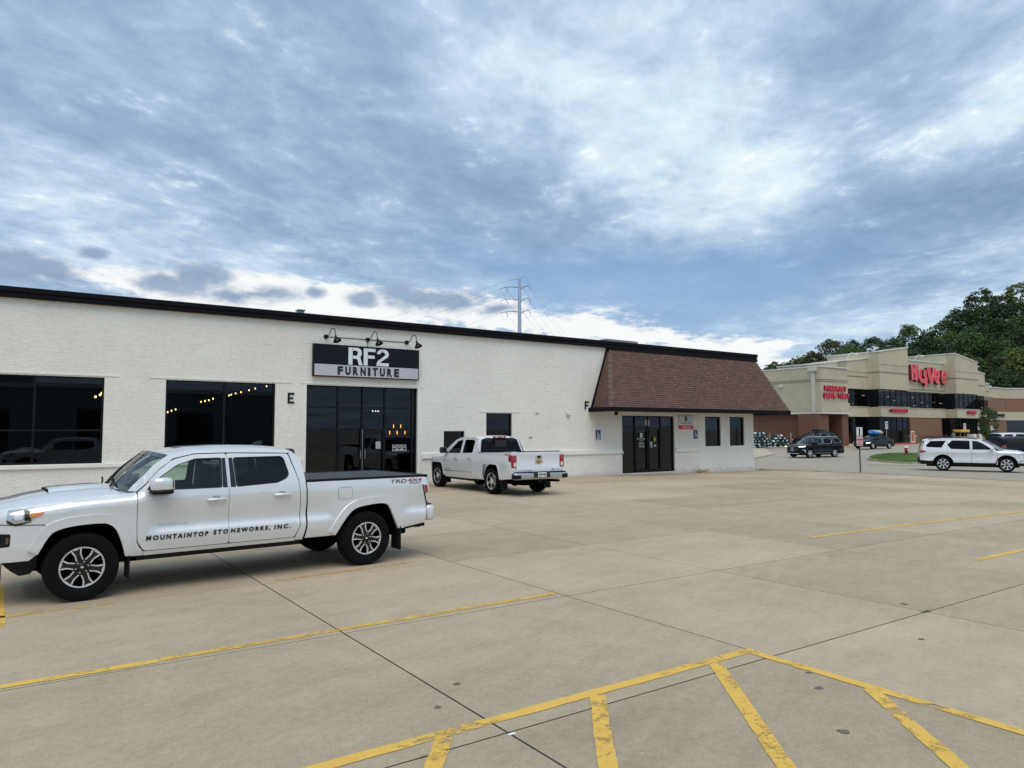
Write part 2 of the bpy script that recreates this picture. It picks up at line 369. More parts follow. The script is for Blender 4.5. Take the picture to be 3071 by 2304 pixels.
def stripe(pts, w, m, label, group='yellow parking lines', name='painted_line', dz=.004):
    mb = MB(); P = [np.array(q, float) for q in pts]; d = (P[-1]-P[0])/np.linalg.norm(P[-1]-P[0]); n = np.array([-d[1], d[0]])*w/2
    L = np.linalg.norm(P[-1]-P[0]); k = max(1, int(L/.05)); V = []; j = [0., 0.]
    for i in range(k+1):
        q = P[0]+(P[-1]-P[0])*i/k
        for e, s in ((0, 1), (1, -1)): j[e] = .7*j[e]+random.gauss(0, .035); x, y = q+n*s*(1+j[e]); V.append((x, y, gz(x)+dz))
    mb.add(V, [(2*i, 2*i+1, 2*i+3, 2*i+2) for i in range(k)]); o = mb.build(name, m, recalc=False); origin(o, (P[0][0], P[0][1], gz(P[0][0])))
    return tag(o, label, 'painted line', group)
stripe([(-7, 6.88), (1.1, 6.89)], .105, 'paint_fresh', 'bright yellow stall line running out of frame below the near pickup')
stripe([(1.12, 6.91), (5.45, 6.965)], .10, 'paint_mid', 'faded middle yellow stall line ending at a slab corner')
stripe([(-7, 9.44), (1.05, 9.44)], .10, 'paint_mid', 'faded yellow line beside the front wheel of the near pickup')
stripe([(2.9, 9.64), (4.9, 9.80)], .09, 'paint_worn', 'almost worn away yellow line beside the rear wheel of the near pickup')
stripe([(-.03, 8.95), (-.05, 11.5)], .10, 'paint_fresh', 'short yellow cross line at the left picture edge by the pickup')
hl = 'yellow hatched no-parking box'
stripe([(-1.2, 4.20), (5.49, 4.20)], .105, 'paint_fresh', 'long yellow top border of the hatched box in the foreground', hl)
stripe([(5.43, 4.145), (5.45, -3)], .105, 'paint_fresh', 'yellow right border of the hatched box running to the picture edge', hl, dz=.0045)
for k, (x, y) in enumerate(((2.335, 4.145), (3.62, 4.145), (4.93, 4.145))):
    stripe([(x, y), (x-2.6, y-3.3)], .115, 'paint_fresh', ('first short yellow diagonal stripe of the hatched box, at the bottom edge', 'second yellow diagonal stripe of the hatched box', 'third yellow diagonal stripe of the hatched box, near its corner')[k], hl, dz=.005)
stripe([(5.39, 3.07), (2.9, 0.05)], .115, 'paint_fresh', 'rightmost yellow diagonal stripe meeting the right border of the hatched box', hl, dz=.005)
stripe([(12.02, 7.86), (22.5, 7.40)], .10, 'paint_fresh', 'long yellow stall line in the right middle of the lot')
stripe([(11.92, 5.09), (22, 5.0)], .10, 'paint_fresh', 'short yellow stall line at the right picture edge')
stripe([(16.9, 7.62), (17.05, 3)], .07, 'paint_worn', 'thin yellow cross line between the two right stall lines')
for k, (a, b) in enumerate((((23.0, 23.2), (22.2, 22.2)), ((24.4, 23.1), (23.5, 22.1)), ((25.1, 22.2), (23.1, 20.5)), ((24.7, 20.5), (23.6, 19.5)), ((26.1, 20.3), (24.5, 18.9)))):
    stripe([a, b], .12, 'paint_ghost', 'ghost of a yellow hatch stripe before the clinic doors', 'worn hatch stripes before the clinic')
for k, (a, b) in enumerate((((11.3, 20.9), (11.5, 16.5)), ((14.6, 23.6), (14.6, 18.5)), ((26.5, 19.4), (29.6, 18.9)))):
    stripe([a, b], .10, 'paint_ghost', ('ghost yellow line left of the far pickup', 'ghost yellow line right of the far pickup', 'ghost yellow line before the clinic corner')[k])
# little things lying on the lot
mat('spot_dark', (.15, .125, .095), .8); mat('paper_white', (.75, .75, .72), .7); mat('weed', (.10, .13, .035), .8)
for k, (x, y, r, lab) in enumerate(((5.1, 3.3, .034, 'dark round oil spot inside the hatched box'), (5.35, 3.55, .025, 'tiny dark spot near the hatched box corner'), (4.5, 2.75, .036, 'dark oval spot between two diagonal stripes'),
                                    (8.3, 4.3, .036, 'dark round spot right of the hatched box'), (2.55, 4.62, .025, 'small black spot above the hatched box'), (2.9, 4.95, .03, 'faint dark spot left of the hatched box'), (7.05, 3.5, .03, 'small dark mark beyond the hatched box'))):
    mb = MB(); V = [(x+r*(1+.25*math.sin(3*t+k))*math.cos(t), y+r*(1+.2*math.cos(2*t+k))*math.sin(t), .0035) for t in np.linspace(0, 2*math.pi, 14, endpoint=False)]
    mb.add(V, [tuple(range(14))]); tag(origin(mb.build('oil_spot', 'spot_dark', recalc=False), (x, y, 0)), lab, 'oil spot', 'spots on the concrete')
mb = MB().bbox(2.69, 2.745, 3.93, 3.955, .002, .006, .001); tag(origin(mb.build('paper_scrap', 'paper_white'), (2.7, 3.94, 0)), 'white scrap of paper lying on a slab joint', 'litter')
def weed(x, y, n, s, lab):
    mb = MB()
    for i in range(n):
        a = random.uniform(0, 6.28); r = random.uniform(0, s); l = random.uniform(.01, .04)*(1 if x < 20 else 2.2); q = Vector((x+r*math.cos(a)*1.6, y+r*math.sin(a)*.3, gz(x)-.004)); t = q+Vector((random.uniform(-.05, .05), random.uniform(-.05, .05), l)); w = Vector((math.cos(a)*.006, math.sin(a)*.006, 0))
        mb.add([q-w, q+w, t], [(0, 1, 2)])
    tag(origin(mb.build('weed', 'weed', recalc=False), (x, y, gz(x))), lab, 'weed', 'weeds in the joints', 'stuff')
weed(8.15, 3.985, 26, .07, 'small weed tuft at a slab crossing right of the hatched box'); weed(2.1, 3.98, 10, .10, 'thin weeds in the joint at the bottom edge')
for k, (x, y) in enumerate(((35.2, 20.2), (34.6, 22.2), (34.5, 23.2), (35.3, 18.9))): weed(x, y, 90, .8, ('weeds at the foot of the sign post', 'weeds on the lot edge before the road', 'weeds on the lot edge near the clinic corner', 'weeds on the lot edge right of the sign post')[k])
# verge strip, walk and kerbs, grass island
def flat_poly(name, pts, m, dz, h=0.12, kind='structure', label=None, cat=None):
    mb = MB(); mb.prism(pts, lambda u, v, d: (u, v, gz(u)+d), dz, dz-h); o = mb.build(name, m)
    return tag(o, label, cat, kind=kind)
flat_poly('sidewalk', [(69.3, 54), (67.6, 49.4), (65.6, 47.6), (63.4, 46.0), (61.2, 44.1), (59.2, 42.3), (57.2, 41.3), (54.5, 40.0), (50.0, 37.6), (47, 40), (46, 60), (60, 62)], M_WALK, .06)
mat('kerb', (.40, .36, .29), .85, vary=.15, vscale=2)
def kerb(pts, label, m='kerb', w=.16, hh=.13, name='kerb'):
    mb = MB(); P = [Vector((x, y, 0)) for x, y in pts]
    for i in range(len(P)-1):
        a, b = P[i], P[i+1]; d = (b-a).normalized(); n = Vector((-d.y, d.x, 0))*w/2; za, zb = gz(a.x), gz(b.x)
        mb.add([(*(a-n).xy, za-.05), (*(a+n).xy, za-.05), (*(b+n).xy, zb-.05), (*(b-n).xy, zb-.05), (*(a-n).xy, za+hh), (*(a+n).xy, za+hh), (*(b+n).xy, zb+hh), (*(b-n).xy, zb+hh)],
               [(4, 5, 6, 7), (0, 1, 5, 4), (1, 2, 6, 5), (2, 3, 7, 6), (3, 0, 4, 7)])
    return tag(origin(mb.build(name, m), (*pts[0], gz(pts[0][0]))), label, 'kerb', kind='structure')
kerb([(67.5, 49.3), (70.1, 50.0), (74.7, 50.8), (75.2, 47.2), (83, 47.0), (92, 49.2)], 'concrete kerb along the drive-through and the store walk')
mat('red_paint', (.48, .045, .04), .6); kerb([(95.9, 50.2), (100, 51), (106.5, 52.2)], 'red painted fire-lane kerb before the store', 'red_paint', w=.25, hh=.16)
isl = smooth_path([(53.0, 29.0), (55.3, 30.9), (58.0, 32.3), (61.6, 33.6), (64.2, 33.5), (64.6, 31), (61.5, 27.5), (57, 25.2), (53, 24.4), (50.2, 25.2), (51.2, 27.2), (53.0, 29.0)], 4)
kerb(isl, 'pale concrete kerb round the grass island', w=.2, hh=.14)
mat('turf', (.095, .155, .03), .9, vary=.35, vscale=1.5, bump=.6, bscale=30)
flat_poly('grass_island', isl[:-1], 'turf', .15, .1)
# grass blades on the island
V = []; F = []
import_poly = np.array(isl)
def inside(x, y):
    c = False; n = len(isl)
    for i in range(n):
        (x1, y1), (x2, y2) = isl[i-1], isl[i]
        if (y1 > y) != (y2 > y) and x < (x2-x1)*(y-y1)/(y2-y1)+x1: c = not c
    return c
while len(F) < 16000:
    x, y = random.uniform(50, 67), random.uniform(23, 34)
    if not inside(x, y): continue
    a = random.uniform(0, 6.28); l = random.uniform(.04, .11); i = len(V); z = gz(x)+.145
    V += [(x-.012*math.cos(a), y-.012*math.sin(a), z), (x+.012*math.cos(a), y+.012*math.sin(a), z), (x+random.uniform(-.05, .05), y+random.uniform(-.05, .05), z+l)]; F.append((i, i+1, i+2))
mat('blades', (.10, .19, .032), .7, vary=.4, vscale=.8)
tag(MB().add(V, F).build('grass', 'blades', recalc=False), 'mown green grass on the kerbed island', 'grass', kind='stuff')
flat_poly('kerb_apron', [(46.1, 25.9), (52.6, 29.4), (52.9, 29.0), (50.9, 26.9), (50.0, 25.0), (53, 24.1), (57, 24.9), (57.4, 24.0), (50, 22.6)], M_WALK, .012, .04)
flat_poly('verge_strip', [(33.9, 25.2), (34.9, 23.4), (35.5, 21.4), (35.7, 18.4), (35.3, 14), (35.8, 9), (37, 0), (38.2, -6), (37.4, -6), (36.3, 0), (35.05, 9), (34.85, 14), (35.25, 18.4), (35.0, 21.2), (34.3, 23.2), (33.7, 24.6)], M_WALK, .016, .05)
# ================================================================== WHITE BRICK BUILDING
D = 24.27
def paint_brick(name, col):
    m = bpy.data.materials.new(name); m.use_nodes = True; MATS[name] = m; t = m.node_tree; b = t.nodes['Principled BSDF']
    g = t.nodes.new('ShaderNodeNewGeometry'); P = g.outputs['Position']
    s = t.nodes.new('ShaderNodeSeparateXYZ'); t.links.new(P, s.inputs[0]); px, pz = X(t, s.outputs[0]), X(t, s.outputs[2])
    v = noise(t, P, .5, 5, .6); w = noise(t, P, 7, 5, .65)
    c = cmix(t, (v*.5+w*.5).sstep(.3, .7), tuple(a*.90 for a in col), tuple(min(.88, a*1.04) for a in col))
    chip = noise(t, xyz(t, px*2.2, pz*13., 0.), 1.0, 5, .72, .2).sstep(.69, .73)*(noise(t, P, .45, 2, .5).sstep(.50, .64))
    c = cmix(t, chip*.8, c, (.10, .088, .075))
    drip = noise(t, xyz(t, px*5., pz*.35, 6.), 1.0, 5, .6).sstep(.62, .8)*.20
    c = cmix(t, drip, c, (.50, .45, .36))
    grime = (noise(t, xyz(t, px*3., pz*6., 2.), 1.0, 6, .7)+(pz*-1.1+.28)).sstep(.55, .95)*.45
    c = cmix(t, grime, c, (.42, .37, .30)); t.links.new(c, b.inputs['Base Color'])
    b.inputs['Roughness'].default_value = .62; b.inputs['Specular IOR Level'].default_value = .3
    bn = t.nodes.new('ShaderNodeBump'); bn.inputs['Strength'].default_value = .25; bn.inputs['Distance'].default_value = .01
    t.links.new(noise(t, P, 45, 4, .7).k, bn.inputs['Height']); t.links.new(bn.outputs[0], b.inputs['Normal'])
    return m
paint_brick('white_brick', (.86, .828, .76)); paint_brick('white_mortar', (.825, .79, .72)); paint_brick('white_stucco', (.86, .84, .785))
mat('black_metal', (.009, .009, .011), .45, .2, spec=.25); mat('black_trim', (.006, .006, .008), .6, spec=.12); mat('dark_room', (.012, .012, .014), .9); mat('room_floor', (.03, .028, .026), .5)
glass('store_glass', (.40, .42, .45), ior=1.52, refl=(.8, .85, .9))
XL, XR, ZT = -14., 32.24, 5.66
bld = thing('brick_storefront', 'long low white painted brick storefront with black roof edge and dark windows', 'building', (9, D, 0))
# openings in the facade: x0, x1, z0, z1
OP = [(-3.6, 2.22, 1.02, 3.54), (3.87, 7.20, 1.05, 3.545), (8.26, 12.48, 0.0, 3.545), (13.6, 14.52, 1.10, 1.93), (15.52, 16.76, 1.3, 2.665), (22.84, 26.25, 0.0, 2.62), (28.44, 29.62, 1.15, 2.625), (30.32, 31.47, 1.15, 2.625), (-9.5, -5.2, 1.02, 3.54)]
gcut = lambda x: gz(x)
# backing wall behind the bricks (the mortar face), as rectangles between openings
def wall_rects(x0, x1, z0, z1, ops):
    xs = sorted({x0, x1}|{v for o in ops for v in o[:2] if x0 < v < x1}); out = []
    for a, b in zip(xs, xs[1:]):
        m = (a+b)/2; hs = sorted((o[2], o[3]) for o in ops if o[0] <= m <= o[1]); z = z0
        for lo, hi in hs:
            if lo > z: out.append((a, b, z, lo))
            z = max(z, hi)
        if z < z1: out.append((a, b, z, z1))
    return out
mb = MB()
for a, b, z0, z1 in wall_rects(XL, XR, -.3, ZT, OP):
    mb.add([(a, D, z0), (b, D, z0), (b, D, z1), (a, D, z1)], [(0, 1, 2, 3)])
    mb.add([(a, D+.3, z0), (b, D+.3, z0), (b, D+.3, z1), (a, D+.3, z1)], [(3, 2, 1, 0)])
for x0, x1, z0, z1 in OP:                      # reveals
    mb.add([(x0, D, z0), (x0, D+.3, z0), (x0, D+.3, z1), (x0, D, z1)], [(0, 1, 2, 3)]); mb.add([(x1, D, z0), (x1, D, z1), (x1, D+.3, z1), (x1, D+.3, z0)], [(0, 1, 2, 3)])
    mb.add([(x0, D, z1), (x1, D, z1), (x1, D+.3, z1), (x0, D+.3, z1)], [(3, 2, 1, 0)])
    if z0 > 0: mb.add([(x0, D, z0), (x1, D, z0), (x1, D+.3, z0), (x0, D+.3, z0)], [(0, 1, 2, 3)])
wall = mb.build('wall', 'white_mortar', bld, recalc=False)
# bricks: proud of the mortar, uneven
BL, BH, CH, CP = .2032, .0575, .0677, .2134
parts, rest = [], MB(); pv = []; pf = []
brick_me = None
def brick_geo(x0, x1, z0, z1, d):
    c = .004
    return ([(x0, 0, z0), (x1, 0, z0), (x1, 0, z1), (x0, 0, z1), (x0+c, -d, z0+c), (x1-c, -d, z0+c), (x1-c, -d, z1-c), (x0+c, -d, z1-c)], [(4, 5, 6, 7), (0, 1, 5, 4), (1, 2, 6, 5), (2, 3, 7, 6), (3, 0, 4, 7)])
cand = []
STUCCO0 = 27.95
nrow = int(ZT/CH)
for r in range(-3, nrow):
    z0 = r*CH; z1 = z0+BH
    if z1 > ZT-.02: continue
    x = XL+(CP/2 if r % 2 else 0)-CP
    while x < STUCCO0:
        segs = [(max(x, XL), min(x+BL, STUCCO0))]
        for o in OP:
            ns = []
            for a, b in segs:
                if o[2]-.03 < z0+.03 < o[3]+.0 or (o[2] < z1 < o[3]):
                    if a < o[0]: ns.append((a, min(b, o[0])))
                    if b > o[1]: ns.append((max(a, o[1]), b))
                else: ns.append((a, b))
            segs = ns
        for a, b in segs:
            if b-a < .02: continue
            if 1.0 > z0 > .86 and not (8.2 < a < 12.6 or 22.8 < a < 26.3): pass
            d = .0034+random.uniform(-.0012, .0018)+(.004 if random.random() < .03 else 0)
            full = abs((b-a)-BL) < 1e-6
            cand.append((a, b, z0, z1, d, full))
        x += CP
vis = [c for c in cand if c[5] and -.3 < c[0] < 4.6 and 3.62 < c[2] < 5.5]
vis.sort(key=lambda c: (c[0]-1.2)**2*.25+(c[2]-4.4)**2)
chosen = set(id(c) for c in vis[:300])
me0 = bpy.data.meshes.new('brick'); g = brick_geo(0, BL, 0, BH, .0065); me0.from_pydata(*[g[0], [], g[1]]); me0.materials.append(MATS['white_brick'])
for c in cand:
    if id(c) in chosen: inst('brick', me0, Vector((c[0], D+(.0065-c[4]), c[2]))-wloc(wall), wall)
    else:
        v, q = brick_geo(c[0], c[1], c[2], c[3], c[4]); rest.add([(a, b+D, e) for a, b, e in v], q)
bw = rest.build('brickwork', 'white_brick', wall, recalc=False); bw['kind'] = 'stuff'
# smooth rendered end bay of the clinic
mb = MB()
for a, b, z0, z1 in wall_rects(STUCCO0+.004, XR, -.35, ZT, OP): mb.box(a, b, D-.012, D-.001, z0, z1)
mb.build('rendered_bay', 'white_stucco', bld)
mb = MB().bbox(STUCCO0+.02, XR+.05, D-.05, D-.014, -.4, .10, .01); mb.build('plinth', 'white_stucco', bld)
# sill course
for a, b in ((XL, 8.12), (12.66, 22.8), (26.3, 27.9)):
    MB().bbox(a, b, D-.07, D+.02, .90, 1.015 if a < 0 else 1.10, .012).build('sill_course', 'white_stucco', bld)
for x0, x1 in ((8.13, 8.25), (12.49, 12.6)): MB().bbox(x0, x1, D-.018, D+.05, -.02, 3.55, .006).build('door_jamb', 'white_stucco', bld)
for (x0, x1, z) in ((3.4, 7.7, 3.55), (8.05, 12.72, 3.55), (15.2, 17.1, 2.67), (-3.9, 2.6, 3.55)): MB().bbox(x0, x1, D-.022, D-.008, z+.006, z+.055, .004).build('lintel', 'white_brick', bld)
# black roof edge and roof
mb = MB().bbox(XL-.1, XR+.26, D-.16, D+.35, 5.655, 5.80, .015); mb.bbox(XL-.1, XR+.28, D-.19, D+.35, 5.80, 5.95, .015); mb.build('roof_edge', 'black_trim', bld)
MB().box(XL, XR, D+.36, D+32, 5.50, 5.72).build('roof', 'black_trim', bld)
MB().box(XR-.012, XR+.001, D+.0, D+32, -.5, 5.64).build('side_wall', 'white_stucco', bld)
MB().box(XL, XR, D+32, D+32.2, -.5, 5.64).build('back_wall', 'white_stucco', bld)
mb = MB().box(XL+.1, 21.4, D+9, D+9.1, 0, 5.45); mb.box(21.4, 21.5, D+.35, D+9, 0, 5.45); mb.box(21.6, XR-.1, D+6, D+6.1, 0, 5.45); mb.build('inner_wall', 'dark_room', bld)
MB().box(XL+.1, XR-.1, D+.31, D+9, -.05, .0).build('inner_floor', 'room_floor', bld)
# windows
def window(x0, x1, z0, z1, mull=(), trans=(), fw_=.055, name='window', dep=.10):
    w = MB(); y0, y1 = D+dep-.05, D+dep+.03
    w.box(x0, x1, y0, y1, z0, z0+fw_).box(x0, x1, y0, y1, z1-fw_, z1).box(x0, x0+fw_, y0, y1, z0+fw_, z1-fw_).box(x1-fw_, x1, y0, y1, z0+fw_, z1-fw_)
    wo_ = w.build(name, 'black_metal', bld)
    xs = [x0+fw_]+list(mull)+[x1-fw_]; zs = [z0+fw_]+list(trans)+[z1-fw_]
    for m in mull: MB().box(m-.03, m+.03, y0+.01, y1-.01, z0+fw_, z1-fw_).build('mullion', 'black_metal', wo_)
    for t_ in trans: MB().box(x0+fw_, x1-fw_, y0+.014, y1-.014, t_-.025, t_+.025).build('transom', 'black_metal', wo_)
    for a, b in zip(xs, xs[1:]):
        for c, d in zip(zs, zs[1:]):
            j = random.uniform(-.003, .003); k = random.uniform(-.003, .003)
            MB().add([(a, D+dep+j, c), (b, D+dep-j, c), (b, D+dep-j+k, d), (a, D+dep+j+k, d)], [(0, 1, 2, 3)]).build('pane', 'store_glass', wo_, recalc=False)
    return wo_
window(-3.6, 2.22, 1.02, 3.54, mull=(-1.7, .52), trans=(1.98,))
window(-9.5, -5.2, 1.02, 3.54, mull=(-7.3,))
window(3.87, 7.20, 1.05, 3.545, mull=(5.6,))
window(13.6, 14.52, 1.10, 1.93); window(15.52, 16.76, 1.3, 2.665); window(28.44, 29.62, 1.15, 2.625); window(30.32, 31.47, 1.15, 2.625)
dr = window(8.26, 12.48, 0.0, 3.545, mull=(9.42, 10.33, 11.2, 12.30), trans=(2.01, 2.77), name='glazed_entrance', dep=.14)
dc = window(22.84, 26.25, 0.0, 2.62, mull=(23.7, 24.55, 25.39), trans=(2.06,), name='glazed_entrance', dep=.12)
mat('steel', (.55, .55, .56), .3, 1.)
for par, xs, dep in ((dr, (9.42, 10.33, 11.2), .14), (dc, (23.7, 24.55, 25.39), .12)):
    mb = MB(); y = D+dep-.06
    for a, b in zip(xs, xs[1:]): mb.box(a+.035, b-.035, y, y+.04, .02, .14).box(a+.035, a+.08, y, y+.04, .14, 2.0).box(b-.08, b-.035, y, y+.04, .14, 2.0).box(a+.08, b-.08, y, y+.04, 1.95, 2.0)
    mb.build('door_leaf', 'black_metal', par)
    m_ = xs[1]
    for s in (-1, 1): MB().tube([(m_+s*.09, y, .95), (m_+s*.09, y-.05, .97), (m_+s*.09, y-.05, 1.25), (m_+s*.09, y, 1.27)], .012).build('pull_handle', 'steel' if par is dr else 'black_metal', par)
MB().box(10.325, 10.34, D+.075, D+.082, .1, 2.0).build('weather_strip', 'steel', dr)
# ---- printed notices on the glass
mat('white_vinyl', (.82, .82, .82), .6); mat('paper_grey', (.42, .42, .40), .7); mat('vinyl_green', (.25, .30, .05), .6)
def wallmap(x, z, y): return lambda u, v, d: (x+u, y-d, z+v)
t = thing('store_hours_notice', 'small white lettered store hours notice on the right glass of the furniture entrance', 'notice', (11.53, D+.13, 1.21))
mb = MB(); y = D+.128
for a in ((11.53, 12.08, 1.21, 1.225), (11.53, 11.545, 1.225, 1.415), (12.065, 12.08, 1.225, 1.415), (11.53, 11.62, 1.415, 1.43), (11.99, 12.08, 1.415, 1.43)): mb.box(a[0], a[1], y-.004, y, a[2], a[3])
mb.build('border', 'white_vinyl', t)
for s, x, z, w, h_ in (('STORE HOURS', 11.64, 1.395, .33, .04), ('MONDAY THRU SATURDAY', 11.56, 1.325, .49, .045), ('10:00AM - 6:00PM', 11.62, 1.245, .36, .05)):
    put_text(MB(), s, w, h_, wallmap(x, z, y), 0, .003, bold=.03).build('lettering', 'white_vinyl', t)
tag(MB().bbox(10.86, 11.05, D+.115, D+.12, 1.30, 1.56, .001).build('paper_notice', 'paper_grey'), 'sheet of paper taped inside the furniture entrance door', 'notice')
tag(MB().bbox(24.39, 24.69, D+.10, D+.106, 2.17, 2.43, .001).build('transom_sign', 'paper_grey'), 'square grey sign above the clinic door', 'notice')
tag(MB().bbox(24.62, 24.80, D+.04, D+.045, 1.12, 1.42, .001).build('paper_notice', 'paper_grey'), 'sheet of paper taped to the right clinic door leaf', 'notice')
tag(MB().bbox(24.92, 25.03, D+.04, D+.045, 1.18, 1.27, .001).build('door_sticker', 'white_vinyl'), 'small pale sticker on the right clinic door', 'notice')
mb = MB(); mb.prism([(24.95+.10*math.cos(a), 1.52+.12*math.sin(a)) for a in np.linspace(0, 6.28, 20, endpoint=False)], lambda u, v, d: (u, D+.04+d, v), 0, .004); tag(mb.build('door_decal', 'vinyl_green'), 'round green decal on the right clinic door', 'notice')
def clinic_logo(mb, x, z, s, y, dep):     # square mark cut by a pale cross
    q = s/2; g_ = s*.10
    for a, b in ((0, 0), (1, 0), (0, 1), (1, 1)): mb.box(x+a*(q+g_/2), x+a*(q+g_/2)+q-g_/2, y-dep, y, z+b*(q*1.35+g_/2), z+b*(q*1.35+g_/2)+q*1.35-g_/2)
    return mb
t = thing('clinic_door_lettering', 'white clinic name and hours lettering on the left clinic door leaf', 'notice', (24.1, D+.05, 1.2))
clinic_logo(MB(), 24.01, 1.62, .15, D+.052, .003).build('emblem', 'white_vinyl', t)
for s, x, z, w, h_ in (('StoryPoint Clinic', 23.84, 1.515, .50, .07), ('URGENT CARE', 23.98, 1.455, .22, .03), ('MONDAY - FRIDAY', 23.93, 1.345, .34, .035), ('8:00AM - 7:00PM', 23.95, 1.295, .30, .035), ('SATURDAY - SUNDAY', 23.92, 1.205, .38, .035), ('9:00AM - 4:00PM', 23.95, 1.155, .32, .035)):
    put_text(MB(), s, w, h_, wallmap(x, z, D+.052), 0, .003, bold=.02).build('lettering', 'white_vinyl', t)
# ---- mansard roof with shingles
man = MB(); EZ = 2.92; TZ = 5.60
EL, ER, EY = 20.86, 33.32, 22.82; TL, TR, TY = 22.03, 32.34, D-.12
man.add([(EL, EY, EZ), (ER, EY, EZ), (TR, TY, TZ), (TL, TY, TZ), (21.05, D-.012, EZ+.02), (21.95, D-.012, TZ), (ER, D+3, EZ), (TR, D+3, TZ)], [(0, 1, 2, 3), (4, 0, 3, 5), (1, 6, 7, 2)])
mat('roof_deck', (.03, .022, .02), .9)
mans = man.build('mansard_roof', 'roof_deck', bld, recalc=False)
MB().add([(EL, EY, EZ-.005), (ER, EY, EZ-.005), (ER, D+3, EZ-.005), (EL+.05, D-.02, EZ-.005)], [(3, 2, 1, 0)]).build('soffit', 'black_trim', mans, recalc=False)
mb = MB(); mb.bbox(EL-.03, ER+.03, EY-.06, EY-.003, EZ-.17, EZ+.025, .008); mb.bbox(EL-.03, EL+.03, EY, D-.014, EZ-.17, EZ+.02, .008); mb.bbox(ER-.03, ER+.03, EY, D+3, EZ-.17, EZ+.02, .008); mb.build('fascia', 'black_trim', mans)
MB().tube([(20.98, D-.03, EZ-.05), (21.96, D-.03, TZ+.03)], .055, 6).build('rake_trim', 'black_trim', mans)
MB().bbox(21.9, TR+.15, D-.19, D-.02, TZ-.05, 5.66, .01).build('head_flashing', 'black_trim', mans)
def shingle_mat(i, col):
    return mat('shingle_%d' % i, col, .9, vary=.20, vscale=9, bump=.5, bscale=160, spec=.2)
SH = [shingle_mat(i, c) for i, c in enumerate(((.135, .082, .068), (.147, .089, .073), (.124, .077, .065), (.158, .097, .079), (.140, .083, .067)))]
SH[1].name
sv_ = [([], []) for _ in SH]; cnt = 0; NR = 27; sh_c = []
slope = Vector((0, TY-EY, TZ-EZ)); SLn = slope.length; sdir = slope.normalized(); nrm = Vector((0, -sdir.z, sdir.y))
for r in range(NR):
    t0, t1 = r/NR, (r+1.12)/NR; t1 = min(t1, 1.0)
    xl = EL+(TL-EL)*t0; xr = ER+(TR-ER)*t0; x = xl-(.15 if r % 2 else 0)-random.uniform(0, .1)
    while x < xr:
        w = random.choice((.18, .26, .33, .22)); a, b = max(x, xl), min(x+w-.004, xr); x += w
        if b-a < .03: continue
        sh_c.append((r, a, b, t0, t1, random.randrange(len(SH)), random.uniform(.016, .026)))
def shg(c):
    r, a, b, t0, t1, m, th = c; P = []
    for t_, dn in ((t0, th), (t1, .004)):
        for xx in (a, b):
            q = Vector((xx, EY, EZ))+slope*t_+nrm*dn; P.append(tuple(q))
    lo = [tuple(Vector((xx, EY, EZ))+slope*t0+nrm*.0) for xx in (a, b)]
    return P+lo, [(0, 1, 3, 2), (4, 5, 1, 0), (0, 2, 4), (1, 5, 3)]
order = sorted(sh_c, key=lambda c: (c[1]-20)*1.0+abs(c[0]-9)*.12); pick = set(id(c) for c in order[:300])
rest = [MB() for _ in SH]
for c in sh_c:
    v, q = shg(c)
    if id(c) in pick: MB().add(v, q).build('shingle', SH[c[5]], mans, recalc=False)
    else: rest[c[5]].add(v, q)
for i, mb in enumerate(rest): mb.build('shingle_field', SH[i], mans, recalc=False)['kind'] = 'stuff'
# left hip return and right hip
mb = MB(); A0, A1, B0, B1 = Vector((21.05, D-.012, EZ+.02)), Vector((EL, EY, EZ)), Vector((21.95, D-.012, TZ)), Vector((TL, TY, TZ)); nl = (A1-A0).cross(B0-A0).normalized(); nl = nl if nl.x < 0 else -nl
for r in range(NR):
    t0, t1 = r/NR, min(1, (r+1.1)/NR); n = 6
    for i in range(n):
        u0, u1 = i/n+.006, (i+1)/n-.002; P = [(A0.lerp(B0, t_)).lerp(A1.lerp(B1, t_), u)+nl*d_ for t_, d_ in ((t0, random.uniform(.01, .016)), (t1, .004)) for u in (u0, u1)]
        lo = [(A0.lerp(B0, t0)).lerp(A1.lerp(B1, t0), u) for u in (u0, u1)]
        mb.add(P+lo, [(0, 1, 3, 2), (4, 5, 1, 0)])
o = mb.build('hip_return', SH[4], mans, recalc=False); o['kind'] = 'stuff'
capm = [MB(), MB()]
for r in range(22):
    for (P0, P1, sx) in ((Vector((EL, EY, EZ)), Vector((TL, TY, TZ)), -1), (Vector((ER, EY, EZ)), Vector((TR, TY, TZ)), 1)):
        a, b = P0.lerp(P1, r/22), P0.lerp(P1, min(1, (r+1.25)/22)); up_ = (nrm+Vector((sx*.9, 0, .2))).normalized()
        w1 = Vector((-sx*.13, 0, 0))-nrm*.004; w2 = Vector((sx*.02, .13, 0)); q = (a+up_*.04, b+up_*.022)
        capm[r % 2].add([a+w1+nrm*.022, q[0], b+w1+nrm*.012, q[1], a+w2+up_*.01, b+w2+up_*.01], [(0, 1, 3, 2), (1, 4, 5, 3)])
mat('cap_grey', (.16, .13, .125), .9, vary=.2, vscale=9)
capm[0].build('hip_cap', SH[3], mans, recalc=False)['kind'] = 'stuff'; capm[1].build('hip_cap', 'cap_grey', mans, recalc=False)['kind'] = 'stuff'
